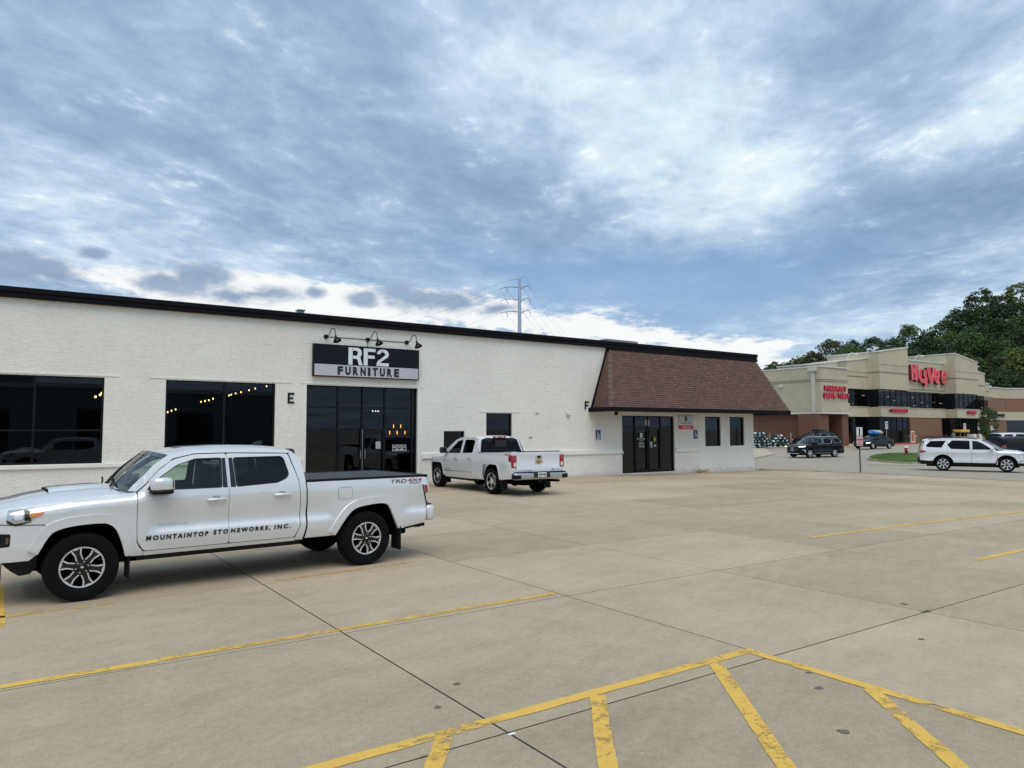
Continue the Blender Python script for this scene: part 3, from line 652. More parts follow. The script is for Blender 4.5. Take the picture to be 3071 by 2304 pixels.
# ================================================================== THINGS ON THE WHITE BUILDING
# furniture sign
mat('sign_navy', (.008, .009, .014), .5, spec=.2); mat('sign_grey', (.52, .52, .57), .45); mat('sign_white', (.76, .82, .83), .45)
t = thing('furniture_sign', 'black and grey furniture store sign board over the glazed entrance', 'sign', (10.43, D-.1, 3.82))
MB().bbox(8.42, 12.45, D-.16, D-.02, 3.82, 4.945, .008).build('frame', 'black_metal', t)
MB().box(8.46, 12.41, D-.165, D-.158, 4.25, 4.915).build('upper_panel', 'sign_navy', t)
MB().box(8.46, 12.41, D-.165, D-.158, 3.855, 4.246).build('lower_panel', 'sign_grey', t)
ym = D-.166
def arc(cx, cz, r, a0, a1, n=10): return [(cx+r*math.cos(R(a0+(a1-a0)*i/n)), cz+r*math.sin(R(a0+(a1-a0)*i/n))) for i in range(n+1)]
def letter(polys, name='letter'):
    mb = MB()
    for q in polys: mb.prism(q, lambda u, v, d: (u, ym-d, v), 0, .012)
    return mb.build(name, 'sign_white', t)
zb, zt_ = 4.27, 4.88
# stencil R
x = 9.67
bowl = [(x+.165, zt_)]+[(x+.33+.165*math.cos(R(a)), zt_-.185+.185*math.sin(R(a))) for a in range(90, -50, -20)]+[(x+.44, zt_-.335), (x+.475, zb+.16), (x+.53, zb), (x+.385, zb), (x+.345, zb+.17), (x+.31, zb+.215), (x+.165, zb+.22), (x+.165, zb+.325)]+[(x+.29+.06*math.cos(R(a)), zb+.415+.09*math.sin(R(a))) for a in range(-90, 91, 30)]+[(x+.165, zt_-.105)]
letter([[(x, zb), (x+.15, zb), (x+.15, zt_), (x, zt_)], bowl])
x = 10.24
letter([[(x, zb), (x+.15, zb), (x+.15, zt_), (x, zt_)], [(x+.165, zt_-.115), (x+.45, zt_-.115), (x+.45, zt_), (x+.165, zt_)], [(x+.165, zb+.255), (x+.42, zb+.255), (x+.42, zb+.365), (x+.165, zb+.365)]])
x = 10.73
two_r = [(x+.25, zt_)]+[(x+.255+.225*math.cos(R(a)), zt_-.175+.175*math.sin(R(a))) for a in range(90, -61, -15)]+[(x+.235, zb+.20), (x+.165, zb+.14), (x+.145, zb), (x, zb), (x+.01, zb+.11), (x+.07, zb+.20), (x+.27, zb+.345)]+[(x+.255+.09*math.cos(R(a)), zt_-.175+.07*math.sin(R(a))) for a in range(-45, 91, 15)]
two_l = [(x+.235, zt_)]+[(x+.24-.225*math.sin(R(a)), zt_-.175+.175*math.cos(R(a))) for a in range(0, 91, 15)]+[(x+.13, zt_-.185)]+[(x+.235-.10*math.cos(R(a)), zt_-.175+.07*math.sin(R(a))) for a in range(0, 91, 20)]
letter([two_r, two_l, [(x+.16, zb), (x+.48, zb), (x+.48, zb+.115), (x+.16, zb+.115)]])
mat('letter_navy', (.008, .009, .016), .4)
xx = 9.28; wl = {'I': .09}
tot = sum(wl.get(c, .185) for c in 'FURNITURE')+.075*8; sc_ = 2.35/tot
for c in 'FURNITURE':
    w = wl.get(c, .185)*sc_; put_text(MB(), c, w, .30, wallmap(xx, 3.90, ym), 0, .008, bold=.055).build('letter', 'letter_navy', t); xx += w+.075*sc_
# goosenecks
def gooseneck(x, lab):
    t = thing('gooseneck_lamp', lab, 'wall lamp', (x, D, 5.22), 0, 'gooseneck lamps above the furniture sign')
    MB().lathe([(.0, .06), (.05, .06), (.075, .045), (.08, .0), (.08, -.01)], 16, Matrix.Translation((x, D-.012, 5.22)) @ Matrix.Rotation(R(90), 4, 'X')).build('wall_plate', 'black_metal', t, smooth=40)
    P = [(x, D-.05, 5.22), (x+.02, D-.16, 5.225), (x+.045, D-.24, 5.28), (x+.07, D-.30, 5.40), (x+.10, D-.37, 5.47), (x+.14, D-.44, 5.45), (x+.16, D-.475, 5.36), (x+.165, D-.485, 5.22)]
    MB().tube(smooth_path(P, 4), .014, 8).build('arm', 'black_metal', t, smooth=60)
    M = Matrix.Translation((x+.165, D-.485, 5.22)) @ Matrix.Rotation(R(-24), 4, 'X') @ Matrix.Rotation(R(-10), 4, 'Y')
    MB().lathe([(.0, .02), (.035, .0), (.04, -.06), (.055, -.09), (.10, -.14), (.135, -.20), (.145, -.225), (.135, -.225), (.10, -.16), (.04, -.10), (0., -.09)], 20, M).build('shade', 'black_metal', t, smooth=40)
    mb = MB(); mb.lathe([(.0, -.19), (.03, -.18), (.035, -.15), (.02, -.11)], 10, M); mb.build('bulb', 'paper_white', t, smooth=60)
gooseneck(8.90, 'left black gooseneck lamp above the furniture sign'); gooseneck(10.45, 'middle black gooseneck lamp above the furniture sign'); gooseneck(12.0, 'right black gooseneck lamp above the furniture sign')
tag(origin(MB().tube([(8.95, D-.02, 5.22), (11.95, D-.02, 5.22)], .011, 6).tube([(10.45, D-.02, 5.2), (10.45, D-.02, 4.94)], .009, 6).build('lamp_conduit', 'black_metal'), (10.45, D, 5.22)), 'thin black conduit joining the three gooseneck lamps', 'conduit')
def house_letter(name, strokes, lab, x, z, h_):
    mb = MB()
    for a, b, c, d in strokes: mb.bbox(x+a, x+b, D-.028, D-.008, z+c, z+d, .003)
    tag(origin(mb.build(name, 'black_metal'), (x, D, z)), lab, 'wall letter')
house_letter('wall_letter', ((0, .065, 0, .36), (.068, .22, .295, .36), (.068, .18, .15, .21), (.068, .22, 0, .065)), 'black letter E on the white wall left of the entrance', 7.61, 2.87, .36)
house_letter('wall_letter', ((0, .065, 0, .36), (.068, .24, .295, .36), (.068, .20, .15, .21)), 'black letter F on the white wall beside the shingled roof', 20.62, 2.86, .36)
# accessibility parking signs
mat('sign_blue', (.018, .028, .16), .4)
def access_sign(x, lab, words):
    t = thing('accessible_parking_sign', lab, 'sign', (x+.13, D, 1.55)); y = D-.03
    MB().bbox(x, x+.27, y, y+.02, 1.53, 1.96, .003).build('plate', 'sign_blue', t)
    mb = MB(); cx, cz = x+.135, 1.74; f_ = lambda u, v, d: (u, y-d, v)
    mb.prism(arc(cx-.03, cz+.14, .022, 0, 345, 12), f_, 0, .003)
    ring = arc(cx+.0, cz-.005, .065, 150, 400, 16)+arc(cx+.0, cz-.005, .045, 400, 150, 16); mb.prism(ring, f_, 0, .003)
    mb.prism([(cx-.045, cz+.11), (cx-.02, cz+.11), (cx-.015, cz+.065), (cx+.03, cz+.065), (cx+.03, cz+.045), (cx-.012, cz+.045), (cx-.01, cz+.02), (cx+.045, cz+.02), (cx+.08, cz-.05), (cx+.10, cz-.04), (cx+.105, cz-.055), (cx+.068, cz-.075), (cx+.035, cz), (cx-.035, cz)], f_, 0, .003)
    mb.build('wheelchair_symbol', 'white_vinyl', t)
    for i, s in enumerate(words): put_text(MB(), s, .19, .034, wallmap(x+.04, 1.615-.042*i, y), 0, .003, bold=.03).build('lettering', 'white_vinyl', t)
access_sign(21.25, 'blue wheelchair parking sign left of the clinic doors', ('PARKING', 'BY', 'PERMIT')); access_sign(27.59, 'blue wheelchair parking sign right of the clinic doors', ('PARKING',))
# clinic sign
mat('plate_grey', (.58, .62, .62), .4); mat('plate_red', (.72, .035, .06), .4)
t = thing('clinic_sign', 'pale grey clinic sign with a red lower strip beside the clinic doors', 'sign', (27.03, D, 2.0)); y = D-.05
MB().bbox(26.53, 27.53, y, y+.04, 2.185, 2.65, .004).build('upper_panel', 'plate_grey', t); MB().bbox(26.55, 27.545, y-.002, y+.04, 1.99, 2.175, .004).build('lower_panel', 'plate_red', t)
clinic_logo(MB(), 26.94, 2.39, .17, y, .004).build('emblem', 'letter_navy', t)
put_text(MB(), 'StoryPoint Clinic', .74, .095, wallmap(26.65, 2.245, y), 0, .004).build('lettering', 'black_metal', t); put_text(MB(), 'URGENT CARE', .60, .08, wallmap(26.75, 2.04, y-.002), 0, .004, bold=.02).build('lettering', 'white_vinyl', t)
# small fittings
mat('grey_box', (.55, .55, .53), .5); mat('tan_chip', (.45, .36, .22), .8)
t = thing('wall_vent', 'small white vent hood on the wall left of letter F', 'vent', (19.66, D, 2.6))
MB().bbox(19.55, 19.79, D-.03, D-.006, 2.56, 2.78, .005).build('plate', 'white_stucco', t); MB().add([(19.58, D-.03, 2.76), (19.76, D-.03, 2.76), (19.76, D-.13, 2.62), (19.58, D-.13, 2.62), (19.58, D-.03, 2.62), (19.76, D-.03, 2.62)], [(0, 1, 2, 3), (0, 3, 4), (1, 5, 2)]).build('hood', 'grey_box', t)
for x, z, lab in ((17.95, 2.62, 'small tan patch on the wall below the vent line'), (17.6, 1.62, 'chipped tan brick patch above the far pickup bed'), (24.0, .42, 'x')):
    if lab != 'x': tag(origin(MB().bbox(x, x+.19, D-.014, D-.008, z, z+.07, .003).build('wall_patch', 'tan_chip'), (x, D, z)), lab, 'patch')
t = thing('security_camera', 'black dome security camera under the left end of the shingled eave', 'camera', (21.5, 23.2, 2.6))
MB().lathe([(.0, -.13), (.05, -.12), (.085, -.07), (.09, -.02), (.09, .03), (0, .03)], 16, Matrix.Translation((21.5, 23.2, 2.72))).build('dome', 'black_metal', t, smooth=50)
t['label'] = 'black dome security camera under the left end of the shingled eave'
tag(origin(MB().bbox(22.74, 22.84, D-.09, D-.012, .88, 1.0, .008).build('outlet_box', 'grey_box'), (22.8, D, .9)), 'small grey outlet box left of the clinic doors', 'box')
mat('plywood', (.52, .40, .22), .8, vary=.25, vscale=12)
t = thing('board_scrap', 'pile of pale broken boards on the ground at the clinic wall', 'boards', (27.9, D-.5, gz(27.9)))
z = gz(27.9)
for a in ((27.55, 28.25, 23.72, 23.98, z+.0, z+.05, .0), (27.5, 28.0, 23.8, 24.1, z+.055, z+.10, .1), (27.62, 28.1, 23.75, 24.05, z+.105, z+.15, -.1)):
    MB().bbox(*a[:6], .006).build('board', 'plywood', t)
# rooftop plant
mat('duct', (.30, .31, .32), .45, .6, vary=.15)
t = thing('rooftop_unit', 'grey sheet metal rooftop unit behind the roof edge', 'rooftop unit', (28.4, 31.5, 5.72))
MB().bbox(27.45, 29.5, 30.4, 32.4, 5.72, 6.89, .02).build('housing', 'duct', t)
MB().bbox(27.3, 29.75, 30.2, 32.6, 6.90, 7.08, .02).build('hood', 'duct', t)
mb = MB()
for i in range(6): mb.box(27.6+i*.31, 27.82+i*.31, 30.36, 30.39, 5.9, 6.6)
mb.build('louvre', 'black_trim', t)
t = thing('vent_stack', 'small grey vent box above the roof edge, left of the gooseneck lamps', 'vent', (9.9, 30, 5.72))
MB().bbox(9.78, 10.02, 29.9, 30.2, 5.72, 7.0, .02).build('stack', 'duct', t); MB().bbox(9.74, 10.06, 29.86, 30.24, 7.0, 7.05, .01).build('cap', 'duct', t)
# lights inside the shop, seen through the glass
mat('bulb_warm', (1, .8, .5), .4, emit=(1, .62, .22), estr=6.); mat('filament', (1, .6, .3), .4, emit=(1, .40, .10), estr=4.); mat('spot_white', (1, 1, 1), .4, emit=(1, .92, .8), estr=4.)
t = thing('string_lights', 'string of warm bulbs hanging inside the middle shop window', 'string lights', (6, 27.3, 3))
BP = [(4.43, 2.60), (4.55, 2.65), (4.68, 2.70), (5.50, 2.98), (5.63, 3.01), (5.76, 3.04), (5.90, 3.10), (6.29, 3.20), (6.44, 3.23), (6.52, 3.26), (6.67, 3.31), (6.86, 3.36), (7.14, 3.44), (7.36, 3.51), (7.77, 3.61)]
for x, z in BP: MB().lathe([(0, -.028), (.015, -.024), (.023, -.004), (.014, .024), (.0, .036)], 10, Matrix.Translation((x, 27.3, z))).build('bulb', 'bulb_warm', t, smooth=60)
MB().tube([(4.2, 27.3, 2.60)]+[(x, 27.3, z+.06) for x, z in BP]+[(8.2, 27.3, 3.85)], .006, 4).build('cord', 'black_metal', t)
t = thing('string_lights', 'three warm bulbs hanging inside the left shop window', 'string lights', (2.3, 27.3, 3.1))
for x, z in ((2.25, 3.08), (2.38, 3.15), (2.43, 3.21)): MB().lathe([(0, -.04), (.025, -.035), (.035, -.005), (.018, .03), (.0, .045)], 10, Matrix.Translation((x, 27.3, z))).build('bulb', 'bulb_warm', t, smooth=60)
t = thing('pendant_cluster', 'cluster of amber glass pendant lamps inside the furniture entrance', 'pendant lamps', (12.95, 27, 2))
for x, z in ((12.8, 2.14), (13.12, 2.14), (12.63, 1.88), (12.96, 1.88), (13.31, 1.88)):
    p_ = MB().lathe([(.008, -.08), (.015, -.07), (.016, .03), (.008, .07)], 10, Matrix.Translation((x, 27, z))).build('bulb', 'filament', t, smooth=60); MB().tube([(x, 27, z+.07), (x, 27, 5.4)], .004, 4).build('cord', 'black_metal', t)
t = thing('spot_lights', 'three small white spot lights inside the furniture entrance', 'spot lights', (12, 27, 2.73))
for x in (11.88, 12.01, 12.12): MB().lathe([(0, -.02), (.022, -.015), (.022, .015), (0, .02)], 10, Matrix.Translation((x, 27, 2.735))).build('spot', 'spot_white', t)
MB().box(11.8, 12.2, 26.98, 27.02, 2.77, 2.80).build('track', 'black_metal', t)
mat('sale_red', (.20, .012, .014), .6)
t = thing('sale_banner', 'dark red SALE banner low inside the middle shop window', 'banner', (4.6, D+.5, 1.1))
MB().box(3.9, 5.6, D+.20, D+.21, .95, 1.42).build('cloth', 'sale_red', t)
put_text(MB(), 'SALE', 1.3, .26, wallmap(4.0, 1.02, D+.2), .002, .004, bold=.03).build('lettering', 'paper_grey', t)
mat('sofa', (.03, .032, .036), .8)
def sofa(x, lab):
    t = thing('sofa', lab, 'sofa', (x, 28.5, 0)); MB().bbox(x-.95, x+.95, 28.2, 29.1, .1, .45, .05).build('seat', 'sofa', t); MB().bbox(x-.95, x+.95, 29.0, 29.25, .4, .95, .06).build('backrest', 'sofa', t)
    for s in (-1, 1): MB().bbox(x+s*.98-.1, x+s*.98+.1, 28.2, 29.2, .1, .66, .05).build('armrest', 'sofa', t)
sofa(.6, 'dark sofa standing inside the left shop window'); sofa(9.3, 'dark sofa standing inside the furniture entrance')
# ================================================================== SUPERMARKET
mat('tan', (.52, .465, .335), .85, vary=.06, vscale=.5, bump=.2, bscale=30); mat('tan_light', (.60, .545, .38), .85, vary=.05, vscale=.5); mat('cap_white', (.66, .64, .58), .6); mat('groove', (.20, .18, .135), .9)
def brick_mat(name, a, b_, mort):
    m = bpy.data.materials.new(name); m.use_nodes = True; MATS[name] = m; t = m.node_tree; b = t.nodes['Principled BSDF']; g = t.nodes.new('ShaderNodeNewGeometry')
    s = t.nodes.new('ShaderNodeSeparateXYZ'); t.links.new(g.outputs['Position'], s.inputs[0]); v = xyz(t, X(t, s.outputs[0])+X(t, s.outputs[1]), X(t, s.outputs[2]), 0.)
    br = t.nodes.new('ShaderNodeTexBrick'); t.links.new(v, br.inputs['Vector']); br.inputs['Color1'].default_value = (*a, 1); br.inputs['Color2'].default_value = (*b_, 1); br.inputs['Mortar'].default_value = (*mort, 1); br.inputs['Scale'].default_value = 1.; br.inputs['Mortar Size'].default_value = .012; br.inputs['Brick Width'].default_value = .22; br.inputs['Row Height'].default_value = .075
    t.links.new(cmix(t, noise(t, g.outputs['Position'], .6, 4, .6)*.5, br.outputs[0], tuple(c*.75 for c in a)), b.inputs['Base Color']); b.inputs['Roughness'].default_value = .85; return m
brick_mat('red_brick', (.21, .068, .040), (.155, .052, .032), (.19, .125, .09)); brick_mat('brown_brick', (.27, .125, .072), (.22, .10, .058), (.26, .17, .12))
mat('shop_dark', (.010, .011, .013), .12, coat=.6); mat('shop_inside', (.012, .012, .013), .9); mat('strip_light', (.8, .8, .75), .5, emit=(1, .96, .85), estr=1.6); mat('shop_green', (.10, .11, .02), .7); glass('market_glass', (.30, .30, .30), ior=1.5, refl=(.45, .45, .45))
sm = thing('supermarket', 'tan and brick two-storey supermarket with stepped gabled parapet beyond the road', 'building', (100, 55, 0))
def quadbox(name, x0, x1, y0, y1, z0, za, zb, m, cap=True):     # box whose top slopes from za (x0) to zb (x1)
    V = [(x0, y0, z0), (x1, y0, z0), (x1, y1, z0), (x0, y1, z0), (x0, y0, za), (x1, y0, zb), (x1, y1, zb), (x0, y1, za)]
    o = MB().add(V, [(3, 2, 1, 0), (4, 5, 6, 7), (0, 1, 5, 4), (1, 2, 6, 5), (2, 3, 7, 6), (3, 0, 4, 7)]).build(name, m, sm)
    if cap:
        e = .09; h_ = .16; V = [(x0-e, y0-e, za+.003), (x1+e, y0-e, zb+.003), (x1+e, y1, zb+.003), (x0-e, y1, za+.003)]; V += [(a, b, c+h_) for a, b, c in V]
        MB().add(V, [(3, 2, 1, 0), (4, 5, 6, 7), (0, 1, 5, 4), (1, 2, 6, 5), (2, 3, 7, 6), (3, 0, 4, 7)]).build('parapet_cap', 'cap_white', o)
    return o
YA, YB = 55.2, 53.5
pa = quadbox('parapet_bay', 93.9, 99.04, YA, 60.5, 7.62, 11.35, 11.95, 'tan'); pb = quadbox('parapet_bay', 99.05, 106.85, YB, 54.7, 7.62, 12.75, 13.80, 'tan'); pc = quadbox('parapet_bay', 106.86, 121.29, YA, 56.0, 7.68, 12.30, 12.30, 'tan'); pd = quadbox('parapet_bay', 121.3, 128.9, YB, 54.7, 7.62, 13.80, 12.75, 'tan'); pe = quadbox('parapet_bay', 128.91, 135.5, YA, 58, 7.62, 12.0, 11.28, 'tan'); pf_ = quadbox('parapet_bay', 135.51, 141.3, 57., 60, 7.62, 10.55, 9.85, 'tan')
for x0, za in ((99.05, 12.75), (121.3, 13.80)):
    o = quadbox('parapet_return', x0, x0+.5, 54.71, 61.3, 7.7, za, za+.05, 'tan_light')
quadbox('parapet_bay', 86.5, 93.88, 56.5, 61, 7.7, 10.5, 11.3, 'tan_light')
MB().box(81.2, 150, 61.4, 100, 0, 9.0).build('rear_block', 'tan', sm)
MB().box(81.2, 141.2, YA+1.2, 61.3, 7.0, 7.6).build('roof_deck', 'groove', sm)
for o, x0, x1, y0, zs_ in ((pa, 93.9, 99.0, YA, (9.30, 9.98)), (pb, 99.05, 106.85, YB, (9.95, 11.1)), (pc, 106.9, 121.2, YA, (7.95,)), (pd, 121.3, 128.9, YB, (9.95, 11.1)), (pe, 128.95, 135.4, YA, (9.3,)), (pf_, 135.6, 141.2, 57., (8.6,))):
    for i, z in enumerate(zs_): MB().box(x0-.02, x1+.02, y0-.05, y0+.01, z, z+.09).build('stucco_band', 'groove' if i == 0 else 'tan', o)
for x0, y0, y1 in ((99.05, YB, YA), (121.3, YB, YA)): MB().box(x0-.05, x0-.001, y0, y1, 9.95, 10.04).build('stucco_band', 'groove', sm)
# storefront glazing in bays: upper ribbon and ground floor
bays = [(93.9, 99.04, YA, 5), (99.05, 106.85, YB, 5), (106.86, 121.29, YA, 9), (121.3, 128.9, YB, 5), (128.91, 135.5, YA, 4), (135.51, 141.3, 57., 3)]
for (x0, x1, y, n) in bays:
    MB().box(x0, x1, y-.04, y+.5, 3.78, 5.12).build('fascia_band', 'tan', sm); MB().box(x0-.03, x1+.03, y-.09, y-.041, 3.76, 4.0).build('fascia_trim', 'cap_white' if False else 'tan', sm); MB().box(x0-.03, x1+.03, y-.12, y+.4, 5.125, 5.2).build('window_ledge', 'tan', sm)
    for (z0, z1) in ((5.2, 7.6), (.12, 3.76)):
        if z0 < 1 and y == YA and x0 > 106 and x0 < 120:
            segs = [(106.86, 110.15), (119.9, 121.29)]
        else: segs = [(x0, x1)]
        for a, b in segs:
            k = max(1, int(round((b-a)/1.45)))
            fr_ = MB(); 
            for i in range(k+1): xx = a+(b-a)*i/k; fr_.box(max(a, xx-.05), min(b, xx+.05), y+.24, y+.34, z0, z1)
            fr_.box(a, b, y+.25, y+.33, z0, z0+.08).box(a, b, y+.25, y+.33, z1-.08, z1)
            w = fr_.build('window', 'black_metal', sm)
            for i in range(k): MB().add([(a+(b-a)*i/k, y+.29, z0), (a+(b-a)*(i+1)/k, y+.29, z0), (a+(b-a)*(i+1)/k, y+.29, z1), (a+(b-a)*i/k, y+.29, z1)], [(0, 1, 2, 3)]).build('pane', 'market_glass', w, recalc=False)
for y0_, a, b in ((YA, 99.05, 106.85), (YA, 121.3, 128.9)):   # side glazing of projecting bays
    MB().box(a-.0, a+.06, YB+.3, YA+.28, 5.2, 7.6).box(a, a+.06, YB+.3, YA+.28, .1, 3.76).build('side_glazing', 'shop_dark', sm); MB().box(a-.001, a+.3, YB+.46, YA-.05, 3.78, 5.12).build('side_fascia', 'tan', sm)
MB().box(93.9, 141.3, 58.6, 58.7, 0, 7.6).build('inner_wall', 'shop_inside', sm); MB().box(93.9, 141.3, 55.8, 58.6, 3.9, 5.1).build('inner_floor', 'shop_inside', sm); MB().box(93.5, 141.3, 55.8, 58.6, .0, .08).build('inner_floor', 'shop_inside', sm); MB().box(93.6, 93.9, YA+.1, 61, 0, 7.6).build('end_wall', 'tan', sm)
for i in range(46):
    x = 94.6+i*1.0+random.uniform(-.2, .2); z = random.choice((6.9, 7.15, 6.2, 6.35, 5.7)); 
    if 107 < x < 112 and random.random() < .5: continue
    l = random.uniform(.3, .9); yy = 57.0+random.uniform(0, .8)
    if x > 106 and random.random() < .35: continue
    MB().box(x, x+l, yy, yy+.05, z, z+.045).build('ceiling_light', 'strip_light', sm)
for x, z0, z1 in ((112.2, 5.3, 7.3), (119.0, 5.25, 6.0), (95.5, 5.3, 5.7), (98, 5.35, 5.6)): MB().box(x, x+.55, 56.6, 56.7, z0, z1).build('display_panel', 'shop_green', sm)
MB().box(110.16, 119.9, YA-.02, YA+.4, 0, 3.74).build('brick_panel', 'brown_brick', sm)
# right wing
MB().box(141.31, 151.9, 58.5, 62, 7.68, 9.5).build('wing_wall', 'tan', sm); MB().box(141.31, 151.9, 58.55, 62, 5.2, 7.679).build('wing_brick', 'brown_brick', sm); MB().box(141.31, 151.9, 58.48, 62, 3.65, 5.199).build('wing_fascia', 'tan', sm); MB().box(141.31, 151.9, 58.55, 62, 0, 3.649).build('wing_brick', 'brown_brick', sm); MB().box(141.2, 152, 58.38, 62, 9.502, 9.66).build('parapet_cap', 'cap_white', sm)
def skew(name, z0, z1, off, m):
    d = Vector((3.3, -1.7, 0)).normalized(); n = Vector((d.y, -d.x, 0)); a = Vector((151.9, 58.5, 0))+n*off; b = a+d*26; V = [(*a.xy, z0), (*b.xy, z0), (*(b-n*8).xy, z0), (*(a-n*8).xy, z0)]; V += [(q[0], q[1], z1) for q in V]
    return MB().add(V, [(3, 2, 1, 0), (4, 5, 6, 7), (0, 1, 5, 4), (1, 2, 6, 5), (2, 3, 7, 6), (3, 0, 4, 7)]).build(name, m, sm)
skew('wing_wall', 7.68, 9.5, .02, 'tan'); skew('wing_brick', 5.2, 7.679, -.03, 'brown_brick'); skew('wing_fascia', 3.65, 5.199, .03, 'tan'); skew('wing_shopfront', 0, 3.649, -.1, 'shop_dark'); skew('parapet_cap', 9.502, 9.66, .12, 'cap_white')
# drive-through canopy on the left
cp = MB().box(75.68, 81.1, 47.7, 56.5, 5.12, 9.12).build('canopy', 'tan', sm); MB().box(75.62, 81.22, 47.58, 56.6, 9.122, 9.27).build('parapet_cap', 'cap_white', cp)
MB().box(75.5, 81.2, 47.55, 56.5, 4.05, 5.10).build('canopy_skirt', 'tan', cp); MB().box(75.42, 81.24, 47.50, 56.5, 3.78, 4.02).build('canopy_trim', 'cap_white', cp); MB().box(75.45, 81.21, 47.6, 56.4, 4.021, 4.05).build('shadow_gap', 'groove', cp)
for z in (7.49, 7.70): MB().box(75.64, 81.13, 47.66, 56.5, z, z+.05).build('stucco_band', 'groove', cp)
MB().box(79.85, 81.1, 47.75, 51.5, 0, 3.78).build('brick_pier', 'red_brick', sm); MB().box(74.9, 77.1, 47.75, 50.2, 0, 3.78).build('brick_pier', 'red_brick', sm); MB().box(76.0, 81.1, 50.3, 70, -.3, 3.78).build('side_brick_wall', 'red_brick', sm); MB().box(75.7, 93.9, 56.6, 90, 3.8, 9.0).build('side_block', 'tan', sm); MB().box(75.75, 93.9, 70.1, 90, -.3, 3.79).build('side_brick_wall', 'red_brick', sm); MB().box(81.2, 93.55, 56.2, 61, -.3, 9.).build('link_wall', 'tan', sm)
mat('downspout', (.58, .56, .48), .5)
dn = MB().bbox(75.36, 75.67, 48.35, 48.75, .3, 8.63, .02).build('downspout', 'downspout', sm); MB().bbox(75.2, 75.675, 48.1, 49.05, 8.64, 9.22, .03).build('rain_head', 'downspout', dn)
for x0, x1, y0, y1 in ((94.2, 106, 53.0, 53.2),): pass
flat_poly('store_walk', [(81.3, 55.0), (81.3, 47.2), (93, 49.6), (107, 52.6), (107, 51.9), (150, 52.0), (150, 56.9), (121.2, 56.9)], M_WALK, .03, .06)
# ---- lettering: separate channel letters
mat('sign_red', (.74, .035, .075), .4, emit=(.9, .04, .08), estr=.10); mat('sign_red_side', (.20, .012, .02), .6); mat('sign_edge', (.80, .66, .62), .5)
def channel(name, label, s, x, z, w, h_, y, cat='sign', face='sign_red', edge='sign_edge', dep=.18, bold=.03):
    t = thing(name, label, cat, (x, y, z)); n = len(s.replace(' ', '')); wid = {'I': .42, '-': .6, 'M': 1.2, 'W': 1.3, ' ': .5}; tot = sum(wid.get(c, .9) for c in s)+.14*(len(s)-1); k = w/tot; xx = x
    for c in s:
        ww = wid.get(c, .9)*k
        if c != ' ':
            hh, zz_ = (h_*.2, z+h_*.4) if c == '-' else (h_, z)
            o = put_text(MB(), c, ww, hh, wallmap(xx, zz_, y), 0, dep, bold=bold).build('letter', 'sign_red_side' if face == 'sign_red' else face, t); put_text(MB(), c, ww, hh, wallmap(xx, zz_, y), dep+.003, dep+.012, bold=bold).build('letter_face', face, o)
        xx += ww+.14*k
    return t
channel('pharmacy_drive_sign', 'red letters PHARMACY, upper line on the drive-through canopy', 'PHARMACY', 76.2, 6.42, 4.4, .58, 47.68); channel('drive_sign', 'red letters DRIVE-THRU, lower line on the drive-through canopy', 'DRIVE-THRU', 76.05, 5.60, 4.85, .56, 47.68)
t = channel('pharmacy_sign', 'red letters PHARMACY on the band above the left store entrance', 'PHARMACY', 101.6, 4.40, 4.4, .50, YB-.09); MB().lathe([(0, 0), (.2, 0), (.2, .12), (0, .12)], 16, Matrix.Translation((101.2, YB-.1, 4.62)) @ Matrix.Rotation(R(90), 4, 'X')).build('round_emblem', 'sign_red_side', t)
t = channel('food_sign', 'red letters FOOD on the band above the right store entrance', 'FOOD', 124.8, 4.40, 2.5, .48, YB-.09); MB().lathe([(0, 0), (.2, 0), (.2, .12), (0, .12)], 16, Matrix.Translation((124.45, YB-.1, 4.62)) @ Matrix.Rotation(R(90), 4, 'X')).build('round_emblem', 'sign_red_side', t)
mat('dark_green', (.012, .035, .022), .5); channel('wing_sign', 'small dark green lettering on the right wing of the store', 'ALEHOUSE', 146.2, 4.32, 4.5, .46, 58.40, face='dark_green')
# logo letters
t = thing('store_logo_sign', 'large red store logo letters with pale outlines on the gabled front', 'sign', (115.8, YA, 8.6))
def thick(path, w):           # outline of a bent stroke
    P = [np.array(q, float) for q in path]; L, Rr = [], []
    ww = w if isinstance(w, (list, tuple)) else [w]*len(P)
    for i, q in enumerate(P):
        d = P[min(i+1, len(P)-1)]-P[max(i-1, 0)]; d /= np.linalg.norm(d); n = np.array([-d[1], d[0]])*ww[i]/2; L.append(tuple(q+n)); Rr.append(tuple(q-n))
    return L+Rr[::-1]
def logo_letter(strokes):
    back, edge, face = MB(), MB(), MB()
    for i, (path, w) in enumerate(strokes):
        e = .09; d = .004*i
        back.prism(thick(path, [v+2*e for v in (w if isinstance(w, (list, tuple)) else [w]*len(path))]), lambda u, v, dd: (u, YA-dd, v), .02, .50+d); edge.prism(thick(path, [v+2*e for v in (w if isinstance(w, (list, tuple)) else [w]*len(path))]), lambda u, v, dd: (u, YA-dd, v), .502+d, .53+d); face.prism(thick(path, w), lambda u, v, dd: (u, YA-dd, v), .56+d, .58+d)
    o = back.build('letter', 'sign_red_side', t); edge.build('letter_outline', 'sign_edge', o); face.build('letter_face', 'sign_red', o)
logo_letter([([(110.60, 9.36), (110.60, 10.5), (110.55, 11.66)], [.46, .52, .58]), ([(111.72, 11.66), (111.75, 10.4), (111.70, 9.66), (111.42, 9.32)], [.72, .70, .62, .45]), ([(110.5, 10.72), (111.7, 10.72)], .30)])
